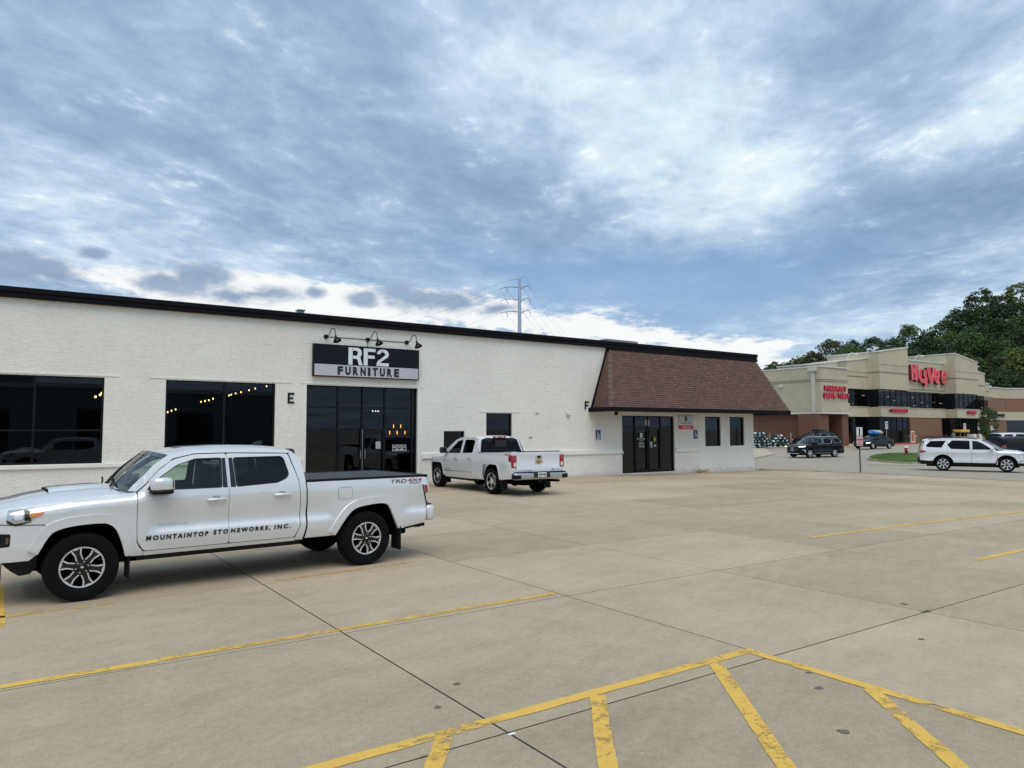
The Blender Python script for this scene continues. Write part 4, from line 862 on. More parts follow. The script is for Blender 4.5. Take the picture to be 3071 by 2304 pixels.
logo_letter([([(112.75, 11.05), (112.8, 9.9), (113.0, 9.45), (113.55, 9.30), (114.1, 9.32)], [.62, .58, .5, .42, .40]), ([(114.35, 11.02), (114.25, 10.2), (114.55, 9.7), (114.55, 8.62)], [.62, .60, .64, .60])])
logo_letter([([(115.45, 11.45), (115.60, 10.4), (116.05, 9.5)], [.80, .72, .70]), ([(117.25, 11.40), (116.95, 10.4), (116.3, 9.45), (115.6, 9.25)], [.72, .66, .60, .30])])
def e_letter(x): logo_letter([(smooth_path([(x+.45, 10.0), (x+1.25, 10.05), (x+1.35, 10.6), (x+1.05, 10.98), (x+.62, 10.9), (x+.38, 10.3), (x+.45, 9.6), (x+.85, 9.28), (x+1.45, 9.2)], 2), .36)])
e_letter(117.2); e_letter(119.35)
# ================================================================== VEHICLES
def car_paint(name, col, flake=0., rough=.32):
    m = mat(name, col, rough, flake, .5, coat=1.0, coatr=.03); m.node_tree.nodes['Principled BSDF'].inputs['Coat IOR'].default_value = 1.75 if flake else 1.5; return m
car_paint('paint_pearl', (.72, .735, .745), .22, .36); car_paint('paint_white', (.76, .77, .785), .08, .36); mat('paint_black', (.003, .003, .004), .22, 0., .25, coat=.25); car_paint('paint_maroon', (.16, .012, .02)); car_paint('paint_white_far', (.72, .73, .74))
mat('tyre', (.006, .006, .0065), .9, spec=.15, bump=.3, bscale=60); mat('plastic', (.007, .007, .008), .65, spec=.25); mat('gloss_black', (.005, .005, .006), .12, coat=.5); mat('inner_black', (.003, .003, .0035), 1., spec=.05)
mat('alloy', (.78, .78, .77), .34, .55); mat('alloy_dark', (.018, .018, .020), .3, .3); mat('chrome', (.88, .88, .88), .12, .85); mat('brushed', (.55, .55, .55), .33, 1.)
mat('lamp_clear', (.55, .57, .60), .12, .6, coat=1.); mat('lamp_red', (.30, .008, .012), .15, coat=1.); mat('lamp_amber', (.75, .22, .02), .2, coat=1.); mat('lamp_lens', (.75, .78, .80), .1, .2, coat=1.); mat('lamp_dim', (.12, .085, .012), .3); mat('badge_light', (.80, .81, .82), .25, .3); mat('lamp_on', (.9, .9, .9), .2, emit=(1, 1, 1), estr=1.6)
mat('seat_fabric', (.028, .028, .031), .85); mat('trim_dark', (.016, .016, .018), .7); mat('vinyl_black', (.03, .031, .034), .55, bump=.25, bscale=300); mat('bowtie_gold', (.55, .33, .06), .3, .7); mat('decal_black', (.006, .006, .008), .5); mat('decal_red', (.42, .03, .035), .5); mat('decal_grey', (.16, .17, .19), .5); mat('silver_badge', (.60, .62, .64), .25, .7)
mat('plate_white', (.62, .66, .66), .5); mat('plate_blue', (.20, .30, .52), .5)
glass('clear_glass', (.62, .74, .66), ior=1.5); glass('tint_glass', (.10, .11, .12), ior=1.45); glass('deep_tint', (.04, .045, .05), ior=1.45, refl=(.6, .6, .6)); glass('shield_glass', (.55, .62, .58), ior=1.5)

def grid_mesh(poly, holes, step):
    loops = [list(poly)]+[list(h_) for h_ in holes]; flat = [q for L in loops for q in L]
    tri = tessellate_polygon([[Vector((a, b, 0)) for a, b in L] for L in loops])
    bm = bmesh.new(); vs = [bm.verts.new((a, 0, b)) for a, b in flat]
    for t in tri:
        if len(set(t)) == 3:
            try: bm.faces.new([vs[i] for i in t])
            except ValueError: pass
    A = np.array(flat); lo, hi = A.min(0), A.max(0)
    for ax, no in ((0, (1, 0, 0)), (1, (0, 0, 1))):
        st = step if ax == 0 else step*.75
        for c in np.arange(math.ceil(lo[ax]/st)*st, hi[ax], st):
            co = (c, 0, 0) if ax == 0 else (0, 0, c)
            bmesh.ops.bisect_plane(bm, geom=bm.verts[:]+bm.edges[:]+bm.faces[:], dist=1e-4, plane_co=co, plane_no=no)
    bm.verts.index_update()
    V = np.array([(v.co.x, v.co.z) for v in bm.verts]); F = []
    for q in bm.faces:
        ix = [v.index for v in q.verts]; a = sum(V[ix[i]][0]*V[ix[(i+1) % len(ix)]][1]-V[ix[(i+1) % len(ix)]][0]*V[ix[i]][1] for i in range(len(ix)))
        F.append(ix if a > 0 else ix[::-1])
    E_ = []
    for e in bm.edges:
        if len(e.link_faces) == 1:
            q = e.link_faces[0]; ix = [v.index for v in q.verts]; a, b = e.verts[0].index, e.verts[1].index
            area = sum(V[ix[i]][0]*V[ix[(i+1) % len(ix)]][1]-V[ix[(i+1) % len(ix)]][0]*V[ix[i]][1] for i in range(len(ix))); ix = ix if area > 0 else ix[::-1]
            i = ix.index(a); E_.append((a, b) if ix[(i+1) % len(ix)] == b else (b, a))
    bm.free(); return V, F, E_
def raw_mesh(name, V, F, N, m, parent):
    me = bpy.data.meshes.new(name); me.from_pydata([tuple(q) for q in V], [], [tuple(q) for q in F])
    me.polygons.foreach_set('use_smooth', [True]*len(me.polygons)); me.normals_split_custom_set_from_vertices([tuple(q) for q in N])
    me.materials.append(MATS[m] if isinstance(m, str) else m); o = bpy.data.objects.new(name, me); COL.objects.link(o); o.parent = parent; return o
class Car:
    def __init__(s, root, yfn, step=.08): s.root = root; s.y = yfn; s.step = step
    def panel(s, name, poly, m, holes=(), off=0., thick=.022, sides=(1, -1), parent=None, flange=True, step=None, rnd=0.):
        if rnd: poly = round_poly(poly, rnd)
        V2, F, E_ = grid_mesh(poly, holes, step or s.step); x, z = V2[:, 0], V2[:, 1]; y = s.y(x, z)+off; h_ = .004
        gx = (s.y(x+h_, z)-s.y(x-h_, z))/(2*h_); gzv = (s.y(x, z+h_)-s.y(x, z-h_))/(2*h_); gx = np.clip(gx, -6, 6); gzv = np.clip(gzv, -6, 6)
        N = np.stack([-gx, np.ones_like(gx), -gzv], 1); N /= np.linalg.norm(N, axis=1)[:, None]; out = []
        for sd_ in sides:
            V = np.stack([x, y*sd_, z], 1); NN = N*[1, sd_, 1]; FF = [q if sd_ < 0 else q[::-1] for q in F]
            Vl, Nl, Fl = list(V), list(NN), list(FF)
            if flange:
                for a, b in E_:
                    t_ = V2[b]-V2[a]; n2 = np.array([t_[1], -t_[0]]); n2 = n2/(np.linalg.norm(n2)+1e-9); nn = np.array([n2[0], 0, n2[1]])
                    i = len(Vl); ia, ib = V[a].copy(), V[b].copy(); ia[1] -= sd_*thick; ib[1] -= sd_*thick
                    # small rounded lip then return
                    Vl += [V[a], V[b], ib, ia]; Nl += [(NN[a]+nn*.8), (NN[b]+nn*.8), nn, nn]; Fl.append((i, i+1, i+2, i+3) if sd_ > 0 else (i+3, i+2, i+1, i))
            Nl = [q/np.linalg.norm(q) for q in Nl]
            p_ = parent[0 if sd_ > 0 else 1] if isinstance(parent, (list, tuple)) else (parent or s.root)
            out.append(raw_mesh(name, Vl, Fl, Nl, m, p_))
        return out
    def decal(s, txt, x0, z0, w, h_, m, off=.003, name='lettering', parent=None, side=1, rot=0., **kw):     # text runs towards the rear on the left side
        v, fs = text2d(txt, **kw); mb = MB(); P = []
        c, sn = math.cos(rot), math.sin(rot)
        for a, b, d in v:
            u, t_ = a*w, b*h_; u, t_ = u*c-t_*sn, u*sn+t_*c
            xx = x0-u*side; zz_ = z0+t_; yy = float(s.y(np.array([xx]), np.array([zz_]))[0]); P.append((xx, side*(yy+off+d*.003), zz_))
        mb.add(P, fs); return mb.build(name, m, parent or s.root, world=False)
    def loft(s, name, st, m, n=14, parent=None, smooth=40, p=2., flip=False):
        mb = MB(); k = 2*n+1
        for q in st:
            xc, zc, xe, ze, ye = q[:5]; pp = q[5] if len(q) > 5 else p
            for i in range(k):
                t_ = (i-n)/n; a = abs(t_)**pp; mb.v.append((xc+(xe-xc)*a, ye*t_, zc+(ze-zc)*a))
        for j in range(len(st)-1):
            for i in range(k-1): mb.f.append((j*k+i, j*k+i+1, (j+1)*k+i+1, (j+1)*k+i))
        return mb.build(name, m, parent or s.root, smooth=smooth, world=False, recalc=False)
    def box(s, name, a, m, b=.02, parent=None, smooth=None):
        return MB().bbox(*a, b).build(name, m, parent or s.root, world=False, smooth=smooth)
_sm = {}
def dense(tab, sig=.012):
    t = np.array(sorted(tab)); xs = np.linspace(t[0, 0]-.2, t[-1, 0]+.2, 1200); v = np.interp(xs, t[:, 0], t[:, 1]); dx_ = xs[1]-xs[0]; n = max(1, int(3*sig/dx_)); k = np.exp(-.5*(np.arange(-n, n+1)*dx_/sig)**2); k /= k.sum()
    v = np.convolve(np.pad(v, n, mode='edge'), k, mode='valid'); return xs, v
def make_y(W, prof, belt, tumble, xf, rf, xr, rr, hood=None, cowl=99., prof2=None, spans=(), bulge=0.):
    px_, pv_ = dense(prof); p2 = dense(prof2) if prof2 else None; hx = dense(hood, .05) if hood else None; bx_ = dense(belt, .05)
    def y(x, z):
        x = np.asarray(x, float); z = np.asarray(z, float); b = np.interp(x, *bx_)
        o = W-np.interp(np.minimum(z, b), px_, pv_)
        if p2:
            w_ = np.zeros_like(x)
            for a0, a1 in spans: w_ = np.maximum(w_, np.clip((x-a0)/.16, 0, 1)*np.clip((a1-x)/.16, 0, 1))
            w_ = w_*w_*(3-2*w_); o = o*w_+(1-w_)*(W-np.interp(np.minimum(z, b), *p2))
        up_ = np.maximum(z-b, 0); o = o-tumble*up_-bulge*up_**2
        if hood:
            zt = np.interp(x, *hx); rz = .13; t_ = np.clip((z-(zt-rz))/rz, 0, .985); w_ = np.clip((x-cowl+.12)/.12, 0, 1); o = o-w_*.13*(1-np.sqrt(1-t_**2))
        for xe, (rx, ry), sg in ((xf, rf, 1), (xr, rr, -1)):
            d = (xe-x)*sg; t_ = np.clip((rx-d)/rx, 0, .985); o = o-ry*(1-np.sqrt(1-t_**2))
        return o
    return y
def wheel(car, x, y, r, w, rr, style, side, group='wheel'):
    M = Matrix.Translation((x, y*side, r)) @ Matrix.Rotation(R(-90*side), 4, 'X'); h_ = w/2
    t = MB().lathe([(rr, -h_*.8), (rr+.03, -h_*.96), (rr+(r-rr)*.55, -h_), (r-.022, -h_*.92), (r-.006, -h_*.72), (r, -h_*.35), (r, h_*.35), (r-.006, h_*.72), (r-.022, h_*.92), (rr+(r-rr)*.55, h_), (rr+.03, h_*.96), (rr, h_*.8), (rr-.01, h_*.3), (rr-.01, -h_*.8)], 48, M)
    to = t.build('wheel', 'tyre', car.root, smooth=35, world=False)
    f0 = h_*.82
    MB().lathe([(0, f0-.075), (rr-.01, f0-.085), (rr-.006, f0-.02)], 40, M).build('wheel_barrel', 'inner_black', to, smooth=40, world=False)
    MB().lathe([(rr-.016, f0-.012), (rr-.014, f0+.004), (rr-.002, f0+.006), (rr+.004, f0-.004), (rr+.002, -h_*.5)], 48, M).build('rim', 'alloy', to, smooth=30, world=False)
    def plate(polys, d0, d1, m, nm):
        mb = MB()
        for q in polys: mb.prism(q, lambda u, v, d: M @ Vector((u, v, d)), d0, d1)
        return mb.build(nm, m, to, world=False)
    def pol(rad, ang): return (rad*math.cos(R(ang)), rad*math.sin(R(ang)))
    def bar(a, b, wd):
        a, b = np.array(a), np.array(b); d = (b-a)/np.linalg.norm(b-a); n = np.array([-d[1], d[0]])*wd/2; return [tuple(a+n), tuple(a-n), tuple(b-n), tuple(b+n)]
    q = rr/.23
    if style == 'petal':
        sil, dk = [], []
        for k in range(6):
            th = 60*k+18
            for s in (-1, 1):
                P = [pol(.222*q, th+s*17), pol(.150*q, th+s*19), pol(.088*q, th+s*8)]
                sil += [bar(P[0], P[1], .0155*q), bar(P[1], P[2], .012*q)]
            sil.append([pol(.222*q, th+30+dd) for dd in (-8, -3, 3, 8)]+[pol(.206*q, th+30+dd) for dd in (6, 0, -6)])
            dk.append([pol(.22*q, th+17), pol(.15*q, th+19), pol(.088*q, th+8), pol(.05*q, th+30), pol(.088*q, th+52), pol(.15*q, th+41), pol(.22*q, th+43)])
        plate(dk, f0-.05, f0-.012, 'alloy_dark', 'spokes'); plate(sil, f0-.03, f0+.001, 'alloy', 'machined_faces')
        lug = 6
    else:
        n, wi, wo, ms = {'star': (5, .075, .085, 'chrome'), 'seven': (7, .030, .062, 'alloy'), 'five': (5, .05, .075, 'alloy')}[style]
        sp = [bar(pol(.04*q, 360*k/n+18), pol(.222*q, 360*k/n+18), wo*q) if False else [pol(.06*q, 360*k/n+18-20), pol(.222*q, 360*k/n+18-R(1)*0-wo*q/.222/q*28.6), pol(.222*q, 360*k/n+18+wo*q/.222/q*28.6), pol(.06*q, 360*k/n+18+20)] for k in range(n)]
        plate(sp, f0-.04, f0-.006, ms, 'spokes')
        if style == 'star': plate([bar(pol(.09*q, 360*k/n+18), pol(.20*q, 360*k/n+18), .022*q) for k in range(n)], f0-.005, f0-.003, 'alloy_dark', 'spoke_grooves')
        if style == 'seven': plate([[pol(.222*q, 360*(k+.5)/n+18-9), pol(.06*q, 360*(k+.5)/n+18-8), pol(.06*q, 360*(k+.5)/n+18+8), pol(.222*q, 360*(k+.5)/n+18+9)] for k in range(n)], f0-.055, f0-.03, 'alloy_dark', 'dark_spokes')
        lug = 5
    hub = MB().lathe([(0, f0-.006), (.032*q, f0-.008), (.04*q, f0-.016), (.085*q, f0-.022), (.092*q, f0-.05)], 24, M).build('hub', 'alloy_dark' if style in ('petal', 'seven') else 'alloy', to, smooth=40, world=False)
    plate([[pol(.062*q+.008*math.cos(R(a)), 360*k/lug+18) if False else tuple(np.array(pol(.064*q, 360*k/lug+12))+.0085*np.array([math.cos(R(a)), math.sin(R(a))])) for a in range(0, 360, 60)] for k in range(lug)], f0-.02, f0-.009, 'chrome', 'lug_nuts')
    plate([[(.017*q*math.cos(R(a)), .012*q*math.sin(R(a))) for a in range(0, 360, 30)]], f0-.007, f0-.004, 'chrome', 'cap_emblem')
    return to
def seats(car, rows, zb, w=.42, sc=.36):
    for (x, ys) in rows:
        for yy in ys:
            s = MB().bbox(x-.25, x+.28, yy-w/2, yy+w/2, zb, zb+.16, .05).build('seat', 'seat_fabric', car.root, world=False)
            M = Matrix.Translation((x-.27, yy, zb+.40)) @ Matrix.Rotation(R(-12), 4, 'Y')
            b = MB().bbox(-.07, .07, -w/2, w/2, -.32, .30, .05); b.v = [tuple(M @ Vector(q)) for q in b.v]; b.build('seat_back', 'seat_fabric', s, world=False)
            b = MB().bbox(-.05, .05, -.13, .13, .34, .53, .05); b.v = [tuple(M @ Vector(q)) for q in b.v]; b.build('headrest', 'seat_fabric', s, world=False)
def well(t, x, y, z, r, hw, z0=0.):       # half-round inner wheel housing
    mb = MB(); n = 14
    for i in range(n+1):
        a = math.pi*i/n; mb.v += [(x+r*math.cos(a), y-hw, z+z0+r*math.sin(a)), (x+r*math.cos(a), y+hw, z+z0+r*math.sin(a))]
    mb.f += [(2*i, 2*i+1, 2*i+3, 2*i+2) for i in range(n)]; iy = y-hw if y > 0 else y+hw
    k = len(mb.v); mb.v += [(x+r*math.cos(math.pi*i/n), iy, z+z0+r*math.sin(math.pi*i/n)) for i in range(n+1)]; mb.f.append(tuple(range(k, k+n+1)))
    return mb.build('wheel_well', 'inner_black', t, world=False, recalc=False)
def arch_ring(outer, inner): return list(outer)+list(inner)[::-1]
def circ_arch(x, z, r, a0, a1, n=18): return [(x+r*math.cos(R(a0+(a1-a0)*i/n)), z+r*math.sin(R(a0+(a1-a0)*i/n))) for i in range(n+1)]

# ------------------------------------------------------------------ near white pickup (crew cab, long bed)
def near_pickup():
    t = thing('pickup_truck', 'near white crew-cab pickup with black tonneau cover and stonework company lettering on its doors', 'pickup', (2.457, 10.78, 0), R(-176.42))
    hood = [(1.1, 1.215), (1.25, 1.205), (1.8, 1.17), (2.2, 1.125), (2.5, 1.085), (2.72, 1.05)]
    prof = [(.2, .07), (.42, .06), (.50, .030), (.60, .012), (.685, .008), (.715, .016), (.76, .052), (.80, .060), (.86, .056), (1.0, .040), (1.08, .034), (1.15, .036), (1.20, .05), (1.26, .06)]
    yfn = make_y(.925, prof, [(-3, 1.21), (3, 1.21)], .34, 2.72, (.62, .36), -2.90, (.10, .06), hood, 1.25, prof2=[(.2, .07), (.42, .055), (.52, .03), (.65, .022), (.80, .03), (.95, .034), (1.08, .032), (1.15, .036), (1.20, .05), (1.26, .06)], spans=((-1.32, 1.12), (-3.2, -2.42)), bulge=.12)
    c = Car(t, yfn, .07)
    Pf = smooth_path([(1.345, .47), (1.39, .64), (1.45, .79), (1.53, .86), (1.62, .878), (1.84, .872), (2.02, .84), (2.12, .775), (2.225, .58)], 3)
    Pr = smooth_path([(-1.315, .475), (-1.46, .69), (-1.61, .825), (-1.80, .868), (-2.05, .882), (-2.17, .83), (-2.26, .64), (-2.33, .49)], 3)
    fender = [(1.225, 1.205), (1.230, .86), (1.225, .62), (1.195, .555), (1.152, .503), (1.152, .455), (1.31, .455)]+Pf[:-3]+[(2.165, .905), (2.60, .925), (2.60, 1.065), (2.5, 1.085), (2.2, 1.125), (1.8, 1.17), (1.5, 1.19)]
    c.panel('fender', fender, 'paint_pearl')
    c.panel('front_bumper', [(2.17, .893)]+Pf[-4:]+[(2.30, .515), (2.60, .50), (2.60, .913)], 'paint_pearl')
    w1 = round_poly([(1.03, 1.225), (1.0, 1.36), (.76, 1.525), (.54, 1.597), (.215, 1.602), (.235, 1.222)], .03)
    w2 = round_poly([(.065, 1.60), (.05, 1.222), (-.50, 1.25), (-.63, 1.305), (-.668, 1.36), (-.62, 1.57), (-.58, 1.605)], .035)
    d1 = c.panel('front_door', round_poly([(1.215, 1.205), (1.222, .86), (1.215, .62), (1.14, .507), (.150, .507), (.150, 1.655), (.55, 1.65), (.79, 1.595), (.985, 1.455), (1.13, 1.29)], .03), 'paint_pearl', [w1])
    d2 = c.panel('rear_door', round_poly([(.143, .507), (.143, 1.655), (-.68, 1.635), (-.79, 1.28), (-.812, .94), (-.80, .66), (-.73, .507)], .03), 'paint_pearl', [w2])
    def scale_poly(P, k, dx=0): m = np.mean(P, axis=0); return [tuple(m+(np.array(q)-m)*k) for q in P]
    for d, w, g in ((d1, w1, 'clear_glass'), (d2, w2, 'tint_glass')):
        c.panel('window_seal', scale_poly(w, 1.012), 'gloss_black', [scale_poly(w, .95)], off=.002, parent=d, thick=.03)
        c.panel('window', scale_poly(w, .965), g, off=-.012, flange=False, parent=d, step=.2)
    c.panel('pillar_trim', [(.225, 1.222), (.165, 1.222), (.165, 1.598), (.208, 1.598)], 'gloss_black', off=.003, parent=d1); c.panel('pillar_trim', [(.125, 1.222), (.06, 1.222), (.075, 1.598), (.125, 1.598)], 'gloss_black', off=.003, parent=d2)
    rail = [(1.315, 1.225), (1.17, 1.385), (1.03, 1.53), (.86, 1.648), (.55, 1.70), (.15, 1.715), (-.4, 1.71), (-.66, 1.69), (-.73, 1.672)]
    c.panel('roof_rail', rail+[(-.692, 1.645), (-.4, 1.655), (.15, 1.667), (.55, 1.662), (.80, 1.607), (1.0, 1.462), (1.145, 1.295), (1.225, 1.215)], 'paint_pearl')
    c.panel('cab_corner', [(-.70, 1.64), (-.802, 1.28), (-.824, .94), (-.812, .655), (-.745, .497), (-.74, .46), (-.845, .46), (-.885, .63), (-.90, .93), (-.888, 1.31), (-.86, 1.52), (-.79, 1.63), (-.735, 1.672)], 'paint_pearl')
    c.panel('rocker', [(1.145, .498), (-.735, .498), (-.735, .452), (1.145, .452)], 'paint_pearl')
    bed = [(-.912, 1.235), (-.926, .93), (-.912, .62), (-.885, .475)]+Pr+[(-2.37, .485), (-2.80, .545), (-2.835, .80), (-2.87, 1.0), (-2.885, 1.245)]
    bs = c.panel('bed_side', bed, 'paint_pearl')
    # fender flares
    def off_path(P, k):
        P = [np.array(q) for q in P]; o = []
        for i, q in enumerate(P):
            d = P[min(i+1, len(P)-1)]-P[max(i-1, 0)]; n = np.array([-d[1], d[0]]); n /= np.linalg.norm(n); o.append(tuple(q+n*k))
        return o
    for P, s in ((Pf, 1), (Pr[::-1], 1)):
        o = off_path(P, .105); o[0] = (o[0][0], P[0][1]+.0); c.panel('fender_flare', P+o[::-1], 'paint_pearl', off=.036, thick=.06)
    # surfaces across
    def ey(x, z): return float(yfn(np.array([x]), np.array([z]))[0])
    hs = []
    for x in np.linspace(1.27, 2.60, 16):
        ze = float(np.interp(x, [q[0] for q in hood], [q[1] for q in hood])); zc = float(lerp_tab([(1.27, 1.275), (1.6, 1.268), (2.0, 1.245), (2.3, 1.20), (2.5, 1.145), (2.6, 1.10)], x)); hs.append((x+(.06 if x > 2.5 else 0), zc, x, ze-.003, ey(x, ze)-.004, 2.4))
    hd = c.loft('hood', hs, 'paint_pearl')
    hs2 = [(x, zc, x, zc-.075, .38, 3.) for x, zc in ((1.34, 1.274), (1.6, 1.292), (1.9, 1.282), (2.08, 1.268))]; hs2.append((2.095, 1.225, 2.095, 1.20, .36, 3.)); c.loft('hood_scoop', hs2, 'paint_pearl', parent=hd); c.box('scoop_mouth', (2.085, 2.099, -.28, .28, 1.222, 1.25), 'inner_black', .004, parent=hd)
    ws = []
    for k in range(9):
        u = k/8; xe = 1.315+(.86-1.315)*u; ze = 1.225+(1.648-1.225)*u+.03*math.sin(u*math.pi); ws.append((xe+.13-.02*u, ze+.01+.03*u, xe, ze, ey(xe, min(ze, 1.66))-.005, 2.2))
    c.loft('windshield', ws[:], 'shield_glass'); c.loft('windshield_band', [tuple(np.array(w_)+[.002, .004, .002, .004, 0, 0]) for w_ in ws[7:]], 'gloss_black')
    c.loft('cowl', [(1.50, 1.262, 1.30, 1.215, .84, 2.2), (1.43, 1.245, 1.31, 1.225, .83, 2.2)], 'plastic'); MB().tube([(1.46, .5, 1.275), (1.40, .3, 1.31), (1.36, -.1, 1.36)], .012, 5).tube([(1.46, -.1, 1.28), (1.42, -.3, 1.30), (1.38, -.6, 1.33)], .012, 5).build('wiper', 'plastic', t, world=False)
    rf = []
    for x in np.linspace(.86, -.735, 12):
        ze = float(lerp_tab([(q[0], q[1]) for q in rail], x)); zc = float(lerp_tab([(.86, 1.685), (.55, 1.745), (.1, 1.765), (-.4, 1.755), (-.66, 1.728), (-.735, 1.70)], x)); rf.append((x+(.09 if x > .8 else 0), zc, x, ze, ey(x, ze)-.001, 3.2))
    c.loft('roof', rf, 'paint_pearl')
    bg_ = [(-.80, 1.66, -.79, 1.63, ey(-.79, 1.62)-.02, 3), (-.86, 1.50, -.86, 1.50, ey(-.86, 1.5)-.02, 3), (-.90, 1.26, -.89, 1.25, ey(-.89, 1.25)-.02, 3)]; c.loft('back_glass', bg_, 'tint_glass'); c.loft('cab_back', [(-.735, 1.70, -.735, 1.672, .70, 3), (-.80, 1.655, -.79, 1.63, .72, 3)], 'paint_pearl'); c.box('cab_back_panel', (-.91, -.89, -.85, .85, .46, 1.25), 'inner_black')
    fin = [(-.41, 1.748), (-.49, 1.80), (-.565, 1.81), (-.565, 1.74)]; MB().prism(fin, lambda u, v, d: (u, d, v), -.02, .02).build('antenna_fin', 'trim_dark', t, world=False)
    # nose
    ns = [(2.78, 1.10, 2.60, 1.065, ey(2.60, 1.06)), (2.80, 1.00, 2.60, 1.0, ey(2.6, 1.0)), (2.82, .90, 2.60, .90, ey(2.6, .9)), (2.84, .70, 2.60, .70, ey(2.6, .7)), (2.80, .50, 2.60, .50, ey(2.6, .5))]
    c.loft('front_fascia', ns, 'paint_pearl', p=3.); c.loft('grille', [(2.79, 1.06, 2.70, 1.05, .58, 3), (2.825, .85, 2.74, .85, .58, 3), (2.845, .66, 2.76, .67, .50, 3)], 'gloss_black', p=3.)
    fl = c.panel('fog_recess', round_poly([(2.475, .815), (2.60, .82), (2.60, .665), (2.48, .68)], .02), 'plastic', off=.004, parent=None); c.panel('fog_lamp', round_poly([(2.49, .775), (2.515, .78), (2.515, .705), (2.493, .71)], .01), 'lamp_dim', off=.008, parent=fl)
    hl = c.panel('headlight', round_poly([(2.165, 1.05), (2.195, 1.082), (2.37, 1.088), (2.505, 1.072), (2.52, .975), (2.44, .92), (2.29, .953)], .02), 'lamp_clear', off=.005, thick=.03)
    c.panel('lamp_bezel', [(2.30, .985), (2.31, 1.07), (2.36, 1.072), (2.355, .955), (2.29, .955)], 'gloss_black', off=.008, parent=hl); c.panel('turn_signal', round_poly([(2.175, 1.045), (2.315, 1.035), (2.305, .99), (2.21, 1.005)], .008), 'lamp_amber', off=.009, parent=hl); c.panel('lamp_lens', round_poly([(2.37, 1.06), (2.45, 1.055), (2.45, .965), (2.37, .965)], .03), 'lamp_lens', off=.011, parent=hl)
    c.panel('lamp_base', [(2.44, .925), (2.29, .953), (2.30, .94), (2.44, .90), (2.51, .935), (2.52, .97)], 'gloss_black', off=.007, parent=hl)
    # lower front, underside
    c.panel('front_valance', [(2.225, .575), (2.30, .51), (2.55, .495), (2.46, .40), (2.38, .345), (2.28, .36), (2.23, .43)], 'plastic', off=-.03, thick=.1)
    c.panel('side_sill', [(1.24, .45), (-.84, .45), (-.80, .40), (1.20, .40)], 'plastic', off=-.02, thick=.08)
    shell = [(1.24, 1.16)]+[(1.24, .43)]+[(q[0], q[1]+.02) for q in Pf[:]]+[(2.5, .52), (2.5, 1.05)]; c.panel('inner_shell', shell, 'inner_black', off=-.035, flange=False, step=.3)
    c.panel('inner_shell', [(1.24, 1.16), (1.24, .46), (-.90, .46), (-.90, 1.16)], 'inner_black', off=-.035, flange=False, step=.3); c.panel('inner_shell', [(-.89, 1.2), (-.89, .49)]+Pr+[(-2.7, .56), (-2.8, 1.2)], 'inner_black', off=-.035, flange=False, step=.3)
    c.box('underbody', (-2.75, 2.4, -.42, .42, .32, .56), 'inner_black', .03); c.box('cabin_floor', (-.88, 1.25, -.80, .80, .50, .72), 'inner_black', .03); c.box('engine_bay', (1.26, 2.45, -.60, .60, .5, 1.0), 'inner_black'); c.box('bed_floor', (-2.8, -.92, -.58, .58, .56, .90), 'inner_black')
    for xx, zz_, s in ((1.785, .4, 1), (-1.785, .4, 1)):
        for sd_ in (1, -1): well(t, xx, sd_*.70, .42, .48, .16)
    MB().tube([(1.785, -.7, .385), (1.785, .7, .385)], .05, 8).tube([(-1.785, -.7, .385), (-1.785, .7, .385)], .06, 8).lathe([(0, -.17), (.12, -.12), (.15, 0), (.12, .12), (0, .17)], 14, Matrix.Translation((-1.785, 0, .385)) @ Matrix.Rotation(R(90), 4, 'Y')).build('axle', 'inner_black', t, world=False, smooth=50)
    for x in (1.785, -1.815):
        for sd_ in (1, -1): wheel(c, x, .795, .388, .255, .232, 'petal', sd_)
    MB().bbox(1.29, 1.31, .66, .90, .20, .55, .006).build('mud_flap', 'plastic', t, world=False); MB().bbox(-2.37, -2.345, .66, .93, .17, .60, .006).build('mud_flap', 'plastic', t, world=False); MB().bbox(-2.37, -2.345, -.93, -.66, .17, .60, .006).build('mud_flap', 'plastic', t, world=False)
    # bed cover and tail
    tc_ = MB(); tc_.bbox(-2.84, -.935, -.83, .83, 1.235, 1.262, .01); cov = tc_.build('tonneau_cover', 'vinyl_black', t, world=False); MB().bbox(-2.86, -.93, .825, .865, 1.23, 1.272, .008).bbox(-2.86, -.93, -.865, -.825, 1.23, 1.272, .008).bbox(-2.87, -2.84, -.86, .86, 1.235, 1.27, .008).build('cover_rail', 'plastic', cov, world=False)
    c.loft('bed_rim', [(-.92, 1.236, -.92, 1.236, .868), (-2.88, 1.247, -2.88, 1.247, .85)], 'paint_pearl'); c.loft('tailgate', [(-2.90, 1.25, -2.885, 1.25, .84, 4), (-2.905, 1.0, -2.89, 1.0, .85, 4), (-2.88, .62, -2.87, .62, .85, 4)], 'paint_pearl')
    tl = c.panel('tail_light', round_poly([(-2.755, 1.125), (-2.79, 1.15), (-2.885, 1.17), (-2.888, .90), (-2.845, .83), (-2.805, .95)], .012), 'lamp_lens', off=.006, thick=.04)
    c.panel('brake_lens', [(-2.785, 1.11), (-2.84, 1.115), (-2.865, .99), (-2.82, .985)], 'lamp_red', off=.010, parent=tl); c.panel('light_edge', [(-2.755, 1.125), (-2.775, 1.12), (-2.82, .95), (-2.85, .835), (-2.84, .83), (-2.80, .95)], 'trim_dark', off=.009, parent=tl)
